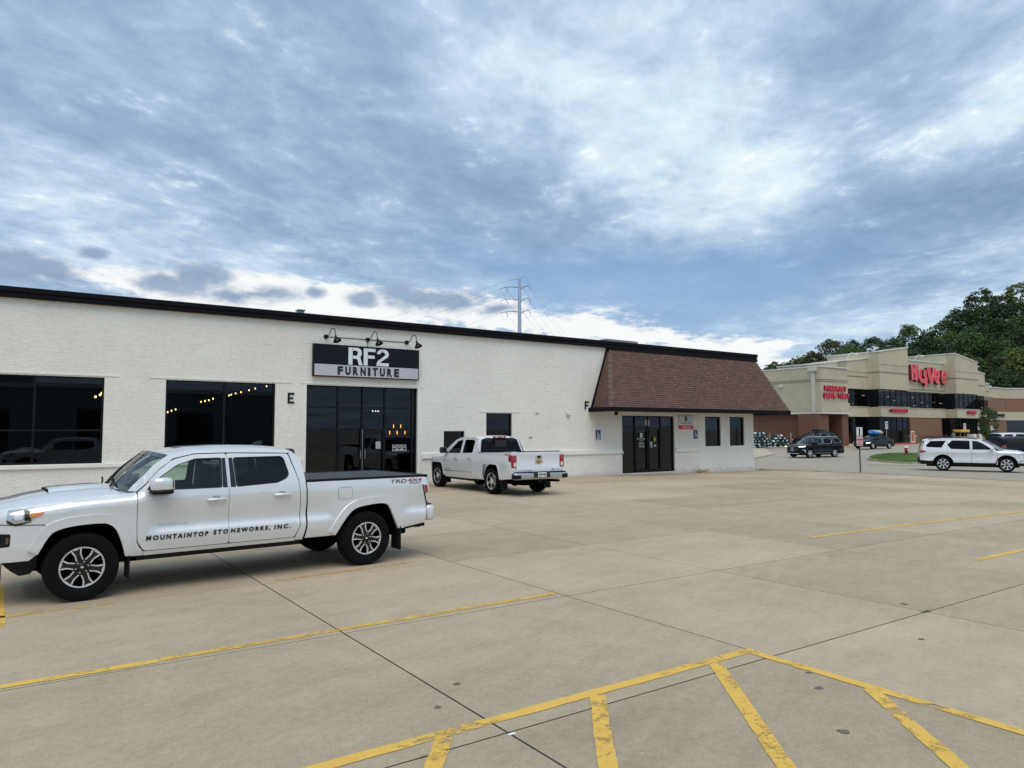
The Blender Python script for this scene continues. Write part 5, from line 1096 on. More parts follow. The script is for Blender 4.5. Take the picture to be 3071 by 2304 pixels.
    rb = MB().bbox(-2.99, -2.84, -.90, .90, .56, .795, .045).build('rear_bumper', 'paint_pearl', t, world=False, smooth=50); MB().bbox(-2.985, -2.86, -.80, .80, .785, .812, .01).build('bumper_step', 'plastic', rb, world=False); MB().bbox(-2.86, -2.34, .50, .80, .47, .52, .01).bbox(-2.93, -2.84, -.1, .1, .38, .50, .01).tube([(-2.7, .66, .48), (-2.85, .66, .47)], .03, 8).build('hitch', 'plastic', t, world=False)
    MB().tube([(-1.1, .45, .40), (-1.6, .5, .36), (-2.4, .55, .42), (-2.7, .66, .48)], .035, 8).build('exhaust', 'inner_black', t, world=False); c.box('spare_wheel', (-2.6, -1.9+.2, -.3, .3, .32, .55), 'inner_black', .08)
    # door furniture
    def handle(x, z, par):
        yy = ey(x, z); MB().tube([(x+.105, yy+.005, z), (x+.09, yy+.032, z+.004), (x, yy+.040, z+.006), (x-.09, yy+.034, z+.006), (x-.105, yy+.005, z+.004)], [.016, .02, .019, .02, .016], 8).build('handle', 'paint_pearl', par, world=False, smooth=60)
        c.panel('handle_cup', [(x+.062*math.cos(R(a)), z+.012+.042*math.sin(R(a))) for a in range(0, 360, 30)], 'silver_badge', off=.001, sides=(1,), parent=par, flange=False)
    handle(.31, 1.07, d1[0]); handle(-.55, 1.085, d2[0])
    yy = ey(.98, 1.27); mir = MB().bbox(.86, 1.10, yy+.03, yy+.22, 1.205, 1.385, .05).build('wing_mirror', 'paint_pearl', d1[0], world=False, smooth=50); MB().bbox(.855, 1.105, yy+.01, yy+.225, 1.185, 1.245, .03).bbox(.95, 1.09, yy-.04, yy+.05, 1.20, 1.25, .012).build('mirror_base', 'plastic', mir, world=False, smooth=50); MB().bbox(.85, .858, yy+.06, yy+.20, 1.235, 1.36, .003).build('mirror_glass', 'chrome', mir, world=False); MB().bbox(.87, 1.0, yy+.222, yy+.228, 1.25, 1.262, .002).build('mirror_signal', 'lamp_lens', mir, world=False)
    c.panel('mirror_sail', [(1.12, 1.235), (1.03, 1.235), (1.01, 1.35), (1.06, 1.33)], 'plastic', off=.004, parent=d1)
    yr = -yy; MB().bbox(.86, 1.10, yr-.22, yr-.03, 1.205, 1.385, .05).bbox(.95, 1.09, yr-.05, yr+.04, 1.20, 1.25, .012).build('wing_mirror', 'paint_pearl', d1[1], world=False, smooth=50)
    fu = round_poly([(-1.365, 1.14), (-1.585, 1.145), (-1.585, .97), (-1.365, .97)], .05, 5); c.panel('fuel_door_gap', fu, 'trim_dark', off=.0015, sides=(1,), parent=bs[0], flange=False); m_ = np.mean(fu, axis=0); c.panel('fuel_door', [tuple(m_+(np.array(q)-m_)*.955) for q in fu], 'paint_pearl', off=.003, sides=(1,), parent=bs[0], thick=.006)
    # lettering
    kw = dict(bold=.045, shear=.10, space=1.45)
    c.decal('MOUNTAINTOP', 1.125, .625, .72, .060, 'decal_black', parent=d1[0], **kw); c.decal('STO', .345, .632, .185, .060, 'decal_black', parent=d1[0], **kw); c.decal('NEWORKS,', .128, .625, .515, .067, 'decal_black', parent=d2[0], **kw); c.decal('INC.', -.44, .632, .225, .060, 'decal_black', parent=d2[0], **kw)
    c.decal('TACOMA', 1.0, .792, .36, .034, 'badge_light', off=.006, parent=d1[0], bold=.01, shear=.25, space=1.1)
    c.decal('TRD', -2.215, 1.163, .27, .052, 'decal_black', parent=bs[0], bold=.0, shear=.2); c.decal('4X4', -2.50, 1.176, .25, .046, 'decal_red', parent=bs[0], bold=.02, shear=.2); c.decal('SPORT', -2.53, 1.142, .21, .026, 'decal_grey', parent=bs[0], shear=.2)
    seats(c, [(.42, (.40, -.40)), (-.45, (.42, -.42, 0.))], .78)
    c.box('dashboard', (.92, 1.30, -.78, .78, .85, 1.16), 'trim_dark', .06); M = Matrix.Translation((.82, .40, 1.10)) @ Matrix.Rotation(R(70), 4, 'Y'); MB().lathe([(.17, -.014), (.185, 0), (.17, .014), (.155, 0)], 20, M, closed=True).build('steering_wheel', 'trim_dark', t, world=False)
    return t
near_pickup()
# ------------------------------------------------------------------ far white pickup, seen from behind
def far_pickup(label='far white pickup parked nose-in at the wall, tailgate and red tail lights towards us', loc=(13.16, 20.56, 0), rz=R(88.6), P='paint_white', topper=False):
    t = thing('pickup_truck', label, 'pickup', loc, rz)
    prof = [(.2, .08), (.40, .07), (.50, .03), (.62, .012), (.80, .004), (.95, .0), (1.05, .01), (1.12, .03), (1.2, .05), (1.3, .06)]
    hood = [(1.2, 1.16), (1.4, 1.15), (2.0, 1.11), (2.4, 1.05)]
    yfn = make_y(.965, prof, [(-3.2, 1.27), (-1., 1.24), (0, 1.18), (3, 1.14)], .30, 2.42, (.40, .26), -3.02, (.10, .05), hood, 1.35, bulge=.10)
    c = Car(t, yfn, .11); xf, xr, r = 1.78, -1.80, .40
    Af = [(xf+dx_, z) for dx_, z in ((-.47, .44), (-.47, .62), (-.40, .80), (-.30, .86), (.30, .86), (.40, .80), (.47, .62), (.47, .46))]; Ar = [(xr+dx_, z) for dx_, z in ((.48, .42), (.48, .66), (.42, .85), (.32, .91), (-.30, .91), (-.40, .85), (-.47, .68), (-.49, .46))]
    Af, Ar = smooth_path(Af, 3), smooth_path(Ar, 3)
    c.panel('fender', [(1.32, 1.15), (1.30, .42)]+Af+[(2.38, .52), (2.40, .80), (2.36, 1.05), (2.0, 1.11)], P)
    w1 = round_poly([(1.02, 1.20), (.52, 1.60), (.22, 1.645), (.17, 1.21)], .03); w2 = round_poly([(.02, 1.22), (.06, 1.645), (-.48, 1.655), (-.60, 1.60), (-.62, 1.24)], .03)
    d1 = c.panel('front_door', round_poly([(1.31, 1.16), (1.28, .40), (.12, .40), (.12, 1.70), (.46, 1.68), (.62, 1.62), (1.14, 1.20)], .03), P, [w1]); d2 = c.panel('rear_door', round_poly([(.105, .40), (.105, 1.70), (-.56, 1.70), (-.70, 1.62), (-.72, .90), (-.70, .41)], .03), P, [w2])
    for d, w, g in ((d1, w1, 'tint_glass'), (d2, w2, 'deep_tint')):
        m = np.mean(w, axis=0); sc_ = lambda k: [tuple(m+(np.array(q)-m)*k) for q in w]
        c.panel('window_seal', sc_(1.01), 'gloss_black', [sc_(.94)], off=.002, parent=d); c.panel('window', sc_(.96), g, off=-.012, flange=False, parent=d, step=.3)
    rail = [(1.45, 1.16), (1.2, 1.30), (.95, 1.47), (.70, 1.64), (.45, 1.715), (0, 1.74), (-.5, 1.735), (-.72, 1.70), (-.80, 1.66)]
    c.panel('roof_rail', rail+[(-.57, 1.71), (.105, 1.712), (.46, 1.69), (.63, 1.632), (1.15, 1.21), (1.33, 1.155)], P); c.panel('cab_corner', [(-.58, 1.705), (-.712, 1.63), (-.735, .90), (-.715, .42), (-.90, .42), (-.93, 1.24), (-.90, 1.40), (-.81, 1.655)], P)
    bed = [(-.955, 1.255), (-.945, .42)]+[(xr+.5, .42)]+Ar+[(-2.30, .46), (-2.72, .50), (-2.95, .52), (-2.985, .80), (-3.0, 1.31)]
    bs = c.panel('bed_side', bed, P); c.panel('side_moulding', [(1.25, .60), (1.25, .625), (-.69, .625), (-.69, .60)], 'chrome', off=.008); c.panel('sill', [(1.26, .395), (-.9, .41), (-.88, .33), (1.22, .33)], 'plastic', off=-.03)
    for A in (Af, Ar):
        m = np.array(A); o = [(m[:, 0].mean()+(q[0]-m[:, 0].mean())*1.06, q[1]+(.035 if q[1] > .6 else 0)) for q in A]; c.panel('arch_lip', A+o[::-1], P, off=.012, thick=.03)
    c.panel('inner_shell', [(1.31, 1.1), (1.31, .44)]+[(a, b+.02) for a, b in Af]+[(2.3, .5), (2.3, 1.0)], 'inner_black', off=-.04, flange=False, step=.4); c.panel('inner_shell', [(1.31, 1.1), (1.31, .42), (-.95, .42), (-.95, 1.15)], 'inner_black', off=-.04, flange=False, step=.4); c.panel('inner_shell', [(-.94, 1.2), (-.94, .44)]+Ar+[(-2.9, .55), (-2.95, 1.25)], 'inner_black', off=-.04, flange=False, step=.4)
    def ey(x, z): return float(yfn(np.array([x]), np.array([z]))[0])
    c.loft('hood', [(x+.03, float(lerp_tab([(1.35, 1.21), (2.0, 1.18), (2.36, 1.08)], x)), x, float(lerp_tab(hood, x)), ey(x, float(lerp_tab(hood, x)))-.003, 2.6) for x in np.linspace(1.35, 2.36, 8)], P)
    c.loft('windshield', [(1.45+(.70-1.45)*u+.10, 1.18+(1.66-1.18)*u+.02, 1.45+(.70-1.45)*u, 1.16+(1.64-1.16)*u, ey(1.0, 1.18+.45*u)-.01, 2.2) for u in np.linspace(0, 1, 7)], 'shield_glass')
    c.loft('roof', [(x, zc, x, float(lerp_tab(rail, x)), ey(x, float(lerp_tab(rail, x))), 3.2) for x, zc in ((.70, 1.68), (.45, 1.76), (0, 1.79), (-.5, 1.785), (-.72, 1.755), (-.80, 1.71))], P)
    bgl = lambda k, dx_=0: [(-.81-.12*u-dx_, 1.70-.43*u, -.80-.12*u-dx_, 1.665-.40*u, (ey(-.85, 1.66)-.03+(ey(-.9, 1.27)-ey(-.85, 1.66)-.02)*u)*k, 5) for u in np.linspace(0, 1, 5)]
    c.loft('cab_back', bgl(1.0), P); g_ = c.loft('back_glass', bgl(.93, .006)[0:5], 'deep_tint'); c.box('slider_frame', (-.895, -.855, -.22, .22, 1.30, 1.64), 'gloss_black', .01, parent=g_); c.box('cab_lower_back', (-.95, -.92, -.93, .93, .42, 1.26), P, .01)
    ch = c.box('brake_lamp', (-.83, -.79, -.24, .24, 1.70, 1.765), 'lamp_red', .012)
    for s in (-1, 1): c.box('cargo_lamp', (-.838, -.80, s*.11-.05, s*.11+.05, 1.715, 1.75), 'lamp_lens', .008, parent=ch)
    MB().prism([(-.2, 1.785), (-.28, 1.83), (-.34, 1.83), (-.34, 1.78)], lambda u, v, d: (u, d, v), -.02, .02).build('antenna_fin', 'trim_dark', t, world=False)
    # rear
    c.box('bed_floor', (-2.95, -.96, -.60, .60, .55, .80), 'inner_black'); c.box('underbody', (-2.8, 2.2, -.42, .42, .30, .60), 'inner_black', .03); c.box('cabin_floor', (-.9, 1.3, -.85, .85, .45, .75), 'inner_black')
    c.panel('bed_rail_cap', [(-.955, 1.252), (-2.99, 1.31), (-2.99, 1.325), (-.955, 1.268)], 'plastic', off=.004, thick=.12)
    tg = c.loft('tailgate', [(-2.99, 1.325, -2.985, 1.32, .80, 4), (-3.015, 1.315, -3.01, 1.31, .80, 4), (-3.03, 1.27, -3.02, 1.26, .80, 4), (-3.02, 1.22, -3.01, 1.215, .80, 4), (-3.02, .86, -3.01, .855, .80, 4), (-3.035, .83, -3.025, .825, .80, 4), (-3.03, .70, -3.02, .70, .80, 4)], P)
    c.box('tailgate_backing', (-2.99, -2.95, -.82, .82, .62, 1.3), 'inner_black'); c.box('gate_spoiler', (-3.03, -2.965, -.78, .78, 1.318, 1.335), 'plastic', .006, parent=tg)
    h_ = c.box('tailgate_handle', (-3.05, -3.01, -.125, .125, 1.08, 1.225), 'chrome', .02, parent=tg); c.box('handle_cup', (-3.056, -3.03, -.07, .08, 1.11, 1.20), 'gloss_black', .012, parent=tg)
    bow = [(-.13, -.008), (-.118, .034), (-.045, .034), (-.042, .052), (.05, .052), (.046, .034), (.13, .034), (.118, -.01), (.043, -.01), (.04, -.045), (-.05, -.045), (-.046, -.01)]
    MB().prism(bow, lambda u, v, d: (-3.03-d, -u, 1.005+v), 0, .012).build('bowtie_emblem', 'bowtie_gold', tg, world=False)
    f_ = lambda y0, z0: (lambda u, v, d: (-3.038-d, y0-u, z0+v))
    put_text(MB(), 'SILVERADO', .48, .032, f_(.74, .745), 0, .004, space=1.7, bold=.02).build('lettering', 'decal_grey', tg, world=False); put_text(MB(), 'LTZ', .11, .036, f_(-.47, .765), 0, .004, bold=.03).build('lettering', 'decal_black', tg, world=False); put_text(MB(), 'Z71', .09, .028, f_(-.65, .768), 0, .004).build('lettering', 'decal_grey', tg, world=False)
    for s in (1, -1):
        y0, y1 = (.79, .955) if s > 0 else (-.955, -.79)
        L = MB().bbox(-3.035, -2.80, y0 if s > 0 else y0, y1, .84, 1.225, .03).build('tail_light', 'lamp_red', t, world=False, smooth=50); yl = .815*s; MB().bbox(-3.042, -3.0, min(yl, yl+.09*s), max(yl, yl+.09*s), .875, 1.0, .012).build('reverse_lens', 'lamp_lens', L, world=False)
        c.box('bed_corner', (-3.02, -2.93, min(.795*s, .945*s), max(.795*s, .945*s), .60, 1.31), P, .02)
    b = MB().bbox(-3.20, -2.98, -.96, .96, .50, .70, .04).build('rear_bumper', 'brushed', t, world=False, smooth=50); c.box('bumper_step_pad', (-3.19, -2.99, -.90, .90, .695, .722), 'plastic', .01, parent=b); c.box('plate_recess', (-3.208, -3.15, -.30, .30, .545, .715), 'gloss_black', .012, parent=b)
    for s in (-1, 1): c.box('corner_step', (-3.207, -3.0, min(.74*s, .965*s), max(.74*s, .965*s), .52, .645), 'plastic', .02, parent=b)
    pl = c.box('number_plate', (-3.215, -3.205, -.155, .155, .565, .705), 'plate_white', .004); put_text(MB(), 'JKR 482', .26, .07, lambda u, v, d: (-3.216-d, .13-u, .60+v), 0, .003, bold=.03).build('lettering', 'decal_black', pl, world=False)
    MB().bbox(-3.12, -2.95, -.08, .08, .40, .50, .01).tube([(-2.6, -.62, .42), (-3.1, -.70, .43)], .04, 8).build('hitch', 'plastic', t, world=False); MB().tube([(xr, -.7, .40), (xr, .7, .40)], .06, 8).lathe([(0, -.2), (.13, -.14), (.17, 0), (.13, .14), (0, .2)], 14, Matrix.Translation((xr, .05, .38)) @ Matrix.Rotation(R(90), 4, 'Y')).build('axle', 'inner_black', t, world=False, smooth=50)
    for x in (xf, xr):
        for s in (1, -1): wheel(c, x, .815, .40, .27, .255, 'star', s); well(t, x, s*.72, .44, .50, .16)
    for s in (1, -1): MB().bbox(xr-.56, xr-.53, min(.68*s, .93*s), max(.68*s, .93*s), .16, .62, .006).build('mud_flap', 'plastic', t, world=False); MB().bbox(xf-.56, xf-.53, min(.68*s, .93*s), max(.68*s, .93*s), .18, .52, .006).build('mud_flap', 'plastic', t, world=False)
    for d, x, z in ((d1, .35, 1.04), (d2, -.52, 1.07)):
        yy = ey(x, z); MB().tube([(x+.1, yy+.005, z), (x+.08, yy+.035, z), (x-.08, yy+.035, z+.004), (x-.1, yy+.005, z+.004)], .018, 6).build('handle', 'chrome', d[0], world=False, smooth=60)
    for s, d in ((1, d1[0]), (-1, d1[1])):
        yy = ey(1.1, 1.22); MB().bbox(.98, 1.10, min(s*(yy+.06), s*(yy+.30)), max(s*(yy+.06), s*(yy+.30)), 1.19, 1.40, .035).bbox(1.02, 1.1, min(s*(yy-.05), s*(yy+.08)), max(s*(yy-.05), s*(yy+.08)), 1.2, 1.25, .01).build('wing_mirror', 'gloss_black', d, world=False, smooth=50)
    c.decal('SILVERADO', 1.24, .665, .46, .030, 'silver_badge', parent=d1[0], bold=.01, space=1.5); c.decal('4x4', -2.55, 1.205, .27, .05, 'decal_red', parent=bs[0], bold=.02, shear=.2)
    fu = [(-1.22+.10*math.cos(R(a)), .93+.13*math.sin(R(a))) for a in range(0, 360, 20)]; c.panel('fuel_door_gap', fu, 'silver_badge', off=.001, sides=(1,), parent=bs[0], flange=False); c.panel('fuel_door', [(-1.22+.094*math.cos(R(a)), .93+.124*math.sin(R(a))) for a in range(0, 360, 20)], P, off=.003, sides=(1,), parent=bs[0], thick=.005)
    c.loft('front_fascia', [(2.50, 1.08, 2.36, 1.05, ey(2.36, 1.04)), (2.53, .8, 2.38, .8, ey(2.38, .8)), (2.50, .5, 2.36, .5, ey(2.36, .5))], 'plastic'); c.panel('front_bumper', [(2.20, .62), (2.40, .66), (2.40, .46), (2.24, .46)], 'chrome', off=.012); c.panel('headlight', [(2.18, 1.02), (2.38, 1.0), (2.38, .82), (2.25, .84)], 'lamp_clear', off=.006)
    if topper:
        tp = c.loft('camper_shell', [(x, zc, x, 1.29, .93, 6) for x, zc in ((-.97, 1.80), (-1.6, 1.84), (-2.4, 1.83), (-2.95, 1.80))], P); c.loft('shell_back', [(-2.95, 1.80, -2.95, 1.29, .93, 6), (-3.0, 1.32, -3.0, 1.29, .93, 6)], 'deep_tint', parent=tp)
        for s in (1, -1): c.box('shell_window', (-2.75, -1.2, min(.90*s, .925*s), max(.90*s, .925*s), 1.40, 1.66), 'gloss_black', .008, parent=tp)
    seats(c, [(.45, (.42, -.42)), (-.45, (.45, -.45))], .80); c.box('dashboard', (.95, 1.4, -.8, .8, .85, 1.13), 'trim_dark', .06)
far_pickup()
far_pickup('black pickup with a camper shell parked behind the white SUV on the right', (58.6, 21.0, gz(58)), R(-29), 'paint_black', True)

# ------------------------------------------------------------------ SUVs and cars, one builder with different figures
def wagon(name, label, cat, loc, rz, P, S, front=True, group=None):
    t = thing(name, label, cat, loc, rz, group)
    yfn = make_y(S['W'], S['prof'], S['belt'], S['tumble'], S['xf'], S['rf'], S['xr'], S['rr'], S['hood'], S['cowl'], bulge=.10); c = Car(t, yfn, S.get('step', .14))
    wb, r, ra = S['wb'], S['r'], S['ra']; xa, xb = wb/2, -wb/2; zs = S['zs']; clad = S.get('clad')
    Af = circ_arch(xa, r, ra, 175, 5)[::-1]; Ar = circ_arch(xb, r, ra, 175, 5)[::-1]         # from front to rear is reversed below
    Afr = sorted(Af, key=lambda q: q[0]); Arr = sorted(Ar, key=lambda q: q[0])
    hood = S['hood']; fx = S['xf']-.10; rx = S['xr']+.06
    d0, d1x, d2 = S['doors']                                                                    # front edge, split, rear edge
    lo = lambda x: zs
    ft = [q for q in hood if d0 < q[0] < fx]
    c.panel('fender', [(d0+.012, lerp_tab(S['belt'], d0)), (d0+.012, zs)]+[q for q in Afr if q[1] >= zs-.02]+[(fx, zs+.06), (fx, float(lerp_tab(hood, fx)))]+sorted(ft, key=lambda q: -q[0]), P)
    w1, w2, w3 = S['win']; roofl = S['rail']
    def cut(x): return float(lerp_tab(roofl, x))-.035
    fr_top = [(x, cut(x)) for x in np.linspace(d1x+.006, S['atop'], 4)]
    fd = c.panel('front_door', [(d0, float(lerp_tab(S['belt'], d0))-.005), (d0, zs), (d1x+.006, zs)]+fr_top+[(x, cut(x)) for x in np.linspace(S['atop'], d0, 5)[1:-1]], P, [w1])
    rtop = [(x, cut(x)) for x in np.linspace(d2, d1x-.006, 5)]
    lowr = [q for q in Arr if q[1] >= zs-.02 and q[0] > xb+.1]
    rd = c.panel('rear_door', [(d1x-.006, zs)]+[(max(lowr, key=lambda q: q[0])[0]+.03, zs)]+[(q[0]+.03, q[1]+.03) for q in sorted(lowr, key=lambda q: -q[0]) if q[0]+.03 > d2]+rtop, P, [w2])
    qt = [(x, cut(x)) for x in np.linspace(S['rtop'], d2-.012, 5)]
    q0 = [(q[0], q[1]+.0) for q in Arr if q[1] >= zs-.02][::-1]
    qp = [(d2-.012, cut(d2-.012))]+[(q[0]+.018, q[1]+.03) for q in sorted(lowr, key=lambda q: q[0]) if q[0]+.018 > d2-.012]+q0+[(rx, zs+.10), (rx-.02, S['rz'][0]), (rx+S['rz'][2], S['rz'][1])]+qt[:-1]
    c.panel('quarter_panel', qp, P, [w3] if w3 else [])
    c.panel('roof_rail', [(x, float(z)) for x, z in roofl]+[(x, cut(x)+.006) for x, z in roofl[::-1]], P)
    for d, w, g in ((fd, w1, S['g1']), (rd, w2, 'deep_tint'), ([t, t], w3, 'deep_tint')):
        if not w: continue
        m = np.mean(w, axis=0); sc_ = lambda k: [tuple(m+(np.array(q)-m)*k) for q in w]
        c.panel('window_seal', sc_(1.01), S.get('seal', 'gloss_black'), [sc_(.95)], off=.002, parent=d); c.panel('window', sc_(.97), g, off=-.008, flange=False, parent=d, step=.4)
    if clad:
        for A in (Afr, Arr):
            cx = np.mean([q[0] for q in A]); o = [(cx+(q[0]-cx)*1.10, r+(q[1]-r)*1.10) for q in A]; c.panel('arch_cladding', A+o[::-1], 'plastic', off=.014, thick=.03)
        c.panel('sill_cladding', [(xa-ra*1.02, zs+.09), (xb+ra*1.02, zs+.09), (xb+ra, zs-.06), (xa-ra, zs-.06)], 'plastic', off=.010); c.panel('front_cladding', [(xa+ra*1.02, zs+.12), (fx, zs+.10), (fx, zs-.04), (xa+ra, zs-.04)], 'plastic', off=.008); c.panel('rear_cladding', [(xb-ra*1.02, zs+.16), (rx, zs+.20), (rx, zs-.02), (xb-ra, zs-.04)], 'plastic', off=.008)
    c.panel('inner_shell', [(d0, .95), (d0, zs+.02)]+[q for q in Afr if q[1] >= zs]+[(fx, zs+.08), (fx, .8)], 'inner_black', off=-.05, flange=False, step=.5); c.panel('inner_shell', [(d0, float(lerp_tab(S['belt'], 0))-.08), (d0, zs), (xb+ra*.99, zs)]+sorted([(q[0], q[1]) for q in lowr], key=lambda q: -q[0])+[(d2, .95)], 'inner_black', off=-.05, flange=False, step=.5)
    def ey(x, z): return float(yfn(np.array([x]), np.array([z]))[0])
    c.loft('hood', [(x+.05, zc, x, float(lerp_tab(hood, x)), ey(x, float(lerp_tab(hood, x)))-.002, 2.6) for x, zc in S['hoodc']], P)
    (bx0, bz0), (bx1, bz1) = S['shield']
    c.loft('windshield', [(bx0+(bx1-bx0)*u+.22, bz0+(bz1-bz0)*u+.03, bx0+(bx1-bx0)*u, bz0+(bz1-bz0)*u, ey(bx0+(bx1-bx0)*u, bz0+(bz1-bz0)*u)-.01, 2.2) for u in np.linspace(0, 1, 7)], 'shield_glass')
    c.loft('roof', [(x+dxc, zc, x, float(lerp_tab(roofl, x)), ey(x, float(lerp_tab(roofl, x)))-.001, 3.) for x, zc, dxc in S['roofc']], P)
    c.loft('rear_glass', [(x-.05, z+.02, x, z, ey(max(x, rx), z)-.03, 4) for x, z in S['rearg']], 'deep_tint'); c.loft('tailgate', [(x-.07, z, x, z, ey(max(x, rx), z)-.005, 4) for x, z in S['gate']], P)
    c.loft('rear_bumper', [(x-.06, z, x, z, ey(rx, z)-.005, 4) for x, z in S['rbump']], 'plastic' if clad else P)
    c.loft('front_fascia', [(S['xf']+.10-.02*i, z, fx, z, ey(fx, z)-.002, 3) for i, z in enumerate(np.linspace(float(lerp_tab(hood, fx)), zs-.02, 4))], P if not S.get('dark_nose') else 'gloss_black')
    for x in (xa, xb):
        for s in (1, -1): wheel(c, x, S['W']-.125, r, .235, S['rim'], S['style'], s); well(t, x, s*(S['W']-.24), r, ra+.02, .16)
    c.box('underbody', (S['xr']+.35, S['xf']-.35, -S['W']*.62, S['W']*.62, .22, .55), 'inner_black', .03)
    for s, d in ((1, fd[0]), (-1, fd[1])):
        yy = ey(S['mir'][0], S['mir'][1]); x, z = S['mir']; MB().bbox(x-.05, x+.10, min(s*(yy+.03), s*(yy+.24)), max(s*(yy+.03), s*(yy+.24)), z-.02, z+.13, .035).bbox(x, x+.08, min(s*(yy-.05), s*(yy+.05)), max(s*(yy-.05), s*(yy+.05)), z-.02, z+.03, .008).build('wing_mirror', S.get('mirm', P), d, world=False, smooth=50)
        for dd, hx in ((fd, d1x+.16), (rd, d2+.30)):
            o_ = dd[0 if s > 0 else 1]; zz_ = S['hz']; yh = ey(hx, zz_)*s; MB().tube([(hx+.1, yh, zz_), (hx+.08, yh+s*.03, zz_), (hx-.08, yh+s*.03, zz_), (hx-.1, yh, zz_)], .013, 6).build('handle', S.get('hm', P), o_, world=False)
    hl = c.panel('headlight', S['hl'], S.get('hlm', 'lamp_clear'), off=.006); c.panel('tail_light', S['tl'], 'lamp_red', off=.007)
    seats(c, [(.35, (.38, -.38)), (-.65, (.4, -.4))], S['zs']+.28); c.box('dashboard', (.75, 1.15, -.7, .7, .7, float(lerp_tab(S['belt'], .8))-.04), 'trim_dark', .05)
    return t, c
SUV = dict(W=.985, wb=2.89, r=.385, ra=.455, zs=.36, xf=2.36, xr=-2.60, rf=(.55, .40), rr=(.35, .20), tumble=.30,
    prof=[(.2, .06), (.36, .03), (.50, .0), (.62, .008), (.72, .03), (.85, .028), (.98, .012), (1.06, .02), (1.15, .05), (1.3, .06)],
    belt=[(2.4, 1.06), (1.2, 1.09), (0, 1.12), (-2.6, 1.17)], hood=[(1.0, 1.13), (1.4, 1.11), (1.9, 1.07), (2.26, 1.0), (2.4, .96)], cowl=1.1,
    doors=(1.02, -.12, -1.20), atop=.32, rtop=-2.30, rz=(1.0, 1.16, .12),
    rail=[(1.22, 1.13), (.95, 1.30), (.62, 1.53), (.36, 1.655), (.0, 1.71), (-.8, 1.725), (-1.6, 1.715), (-2.2, 1.68), (-2.40, 1.64)],
    win=(round_poly([(.86, 1.16), (.40, 1.50), (.20, 1.60), (-.06, 1.635), (-.06, 1.16)], .02), round_poly([(-.18, 1.165), (-.18, 1.64), (-.98, 1.65), (-1.22, 1.42), (-1.06, 1.185)], .03), round_poly([(-1.50, 1.25), (-1.27, 1.63), (-2.02, 1.61), (-2.24, 1.36), (-2.20, 1.28)], .03)),
    g1='tint_glass', shield=((1.22, 1.13), (.36, 1.655)), hoodc=[(1.1, 1.19), (1.4, 1.18), (1.9, 1.14), (2.26, 1.05)],
    roofc=[(.36, 1.70, .12), (.0, 1.77, 0), (-.8, 1.79, 0), (-1.6, 1.78, 0), (-2.2, 1.745, 0), (-2.40, 1.69, 0)],
    rearg=[(-2.41, 1.64), (-2.50, 1.40), (-2.56, 1.18)], gate=[(-2.56, 1.18), (-2.60, 1.0), (-2.60, .70)], rbump=[(-2.60, .72), (-2.64, .60), (-2.60, .36)],
    rim=.27, style='seven', mir=(.78, 1.16), hz=1.0, clad=True,
    hl=[(1.92, 1.0), (2.26, .97), (2.26, .90), (2.02, .92)], tl=round_poly([(-2.18, 1.06), (-2.50, 1.12), (-2.54, .95), (-2.30, 1.0)], .02))
def roof_bars(c, S, m='gloss_black'):
    for s in (1, -1):
        P = [(x, s*(float(c.y(np.array([x]), np.array([1.64]))[0])-.04), float(lerp_tab(S['rail'], x))+dz) for x, dz in ((.15, .01), (.05, .05), (-.6, .065), (-1.4, .065), (-2.0, .05), (-2.1, .0))]
        MB().tube(P, .022, 6).build('roof_rack_bar', m, c.root, world=False, smooth=60)
# white SUV on the right
t, c = wagon('suv', 'white SUV with black roof bars driving past on the right', 'SUV', (43.5, 18.43, gz(43)), R(-66), 'paint_white', SUV)
roof_bars(c, SUV); c.panel('grille', [(2.20, .98), (2.26, .96), (2.26, .62), (2.21, .66)], 'gloss_black', off=.006); c.panel('bumper_blade', [(1.98, .62), (2.20, .66), (2.26, .58), (2.0, .52)], 'silver_badge', off=.012); c.box('front_grille', (2.40, 2.47, -.55, .55, .60, .96), 'gloss_black', .03)
# black SUV coming out of the drive
SB = dict(SUV); SB.update(style='five', seal='silver_badge', hlm='lamp_on', rim=.265)
t, c = wagon('suv', 'black SUV with lit headlights driving towards us below the drive-through sign', 'SUV', (56.96, 36.74, gz(57)-.02), R(170), 'paint_black', SB)
roof_bars(c, SB, 'chrome'); c.box('front_grille', (2.38, 2.475, -.62, .62, .60, .95), 'gloss_black', .03)
for s in (1, -1): c.box('headlight_front', (2.30, 2.42, min(s*.62, s*.88), max(s*.62, s*.88), .90, .97), 'lamp_on', .01)
c.box('chrome_lip', (2.40, 2.49, -.80, .80, .955, .985), 'silver_badge', .01); pl = c.box('number_plate', (2.475, 2.49, -.16, .16, .58, .70), 'plate_blue', .004); c.box('skid_plate', (2.36, 2.46, -.60, .60, .33, .38), 'silver_badge', .01)
c.box('badge', (2.47, 2.485, -.07, .07, .76, .86), 'chrome', .01); c.panel('bumper_blade', [(1.96, .66), (2.20, .70), (2.22, .66), (2.08, .62), (2.0, .42), (1.96, .42)], 'silver_badge', off=.016); c.panel('sill_strip', [(.95, .40), (-.92, .40), (-.92, .375), (.95, .375)], 'silver_badge', off=.02)
# black SUV with a roof box waiting in the drive-through
t, c = wagon('suv', 'black SUV half hidden at the brick wall of the drive-through', 'SUV', (72.3, 46.6, gz(72)), R(169), 'paint_black', SB)
tag(origin(MB().bbox(72.4, 74.0, 46.1, 46.9, 1.80, 2.12, .10).build('roof_box', 'gloss_black', smooth=50), (73.2, 46.5, 1.80)), 'black roof box on the SUV in the drive-through', 'roof box')
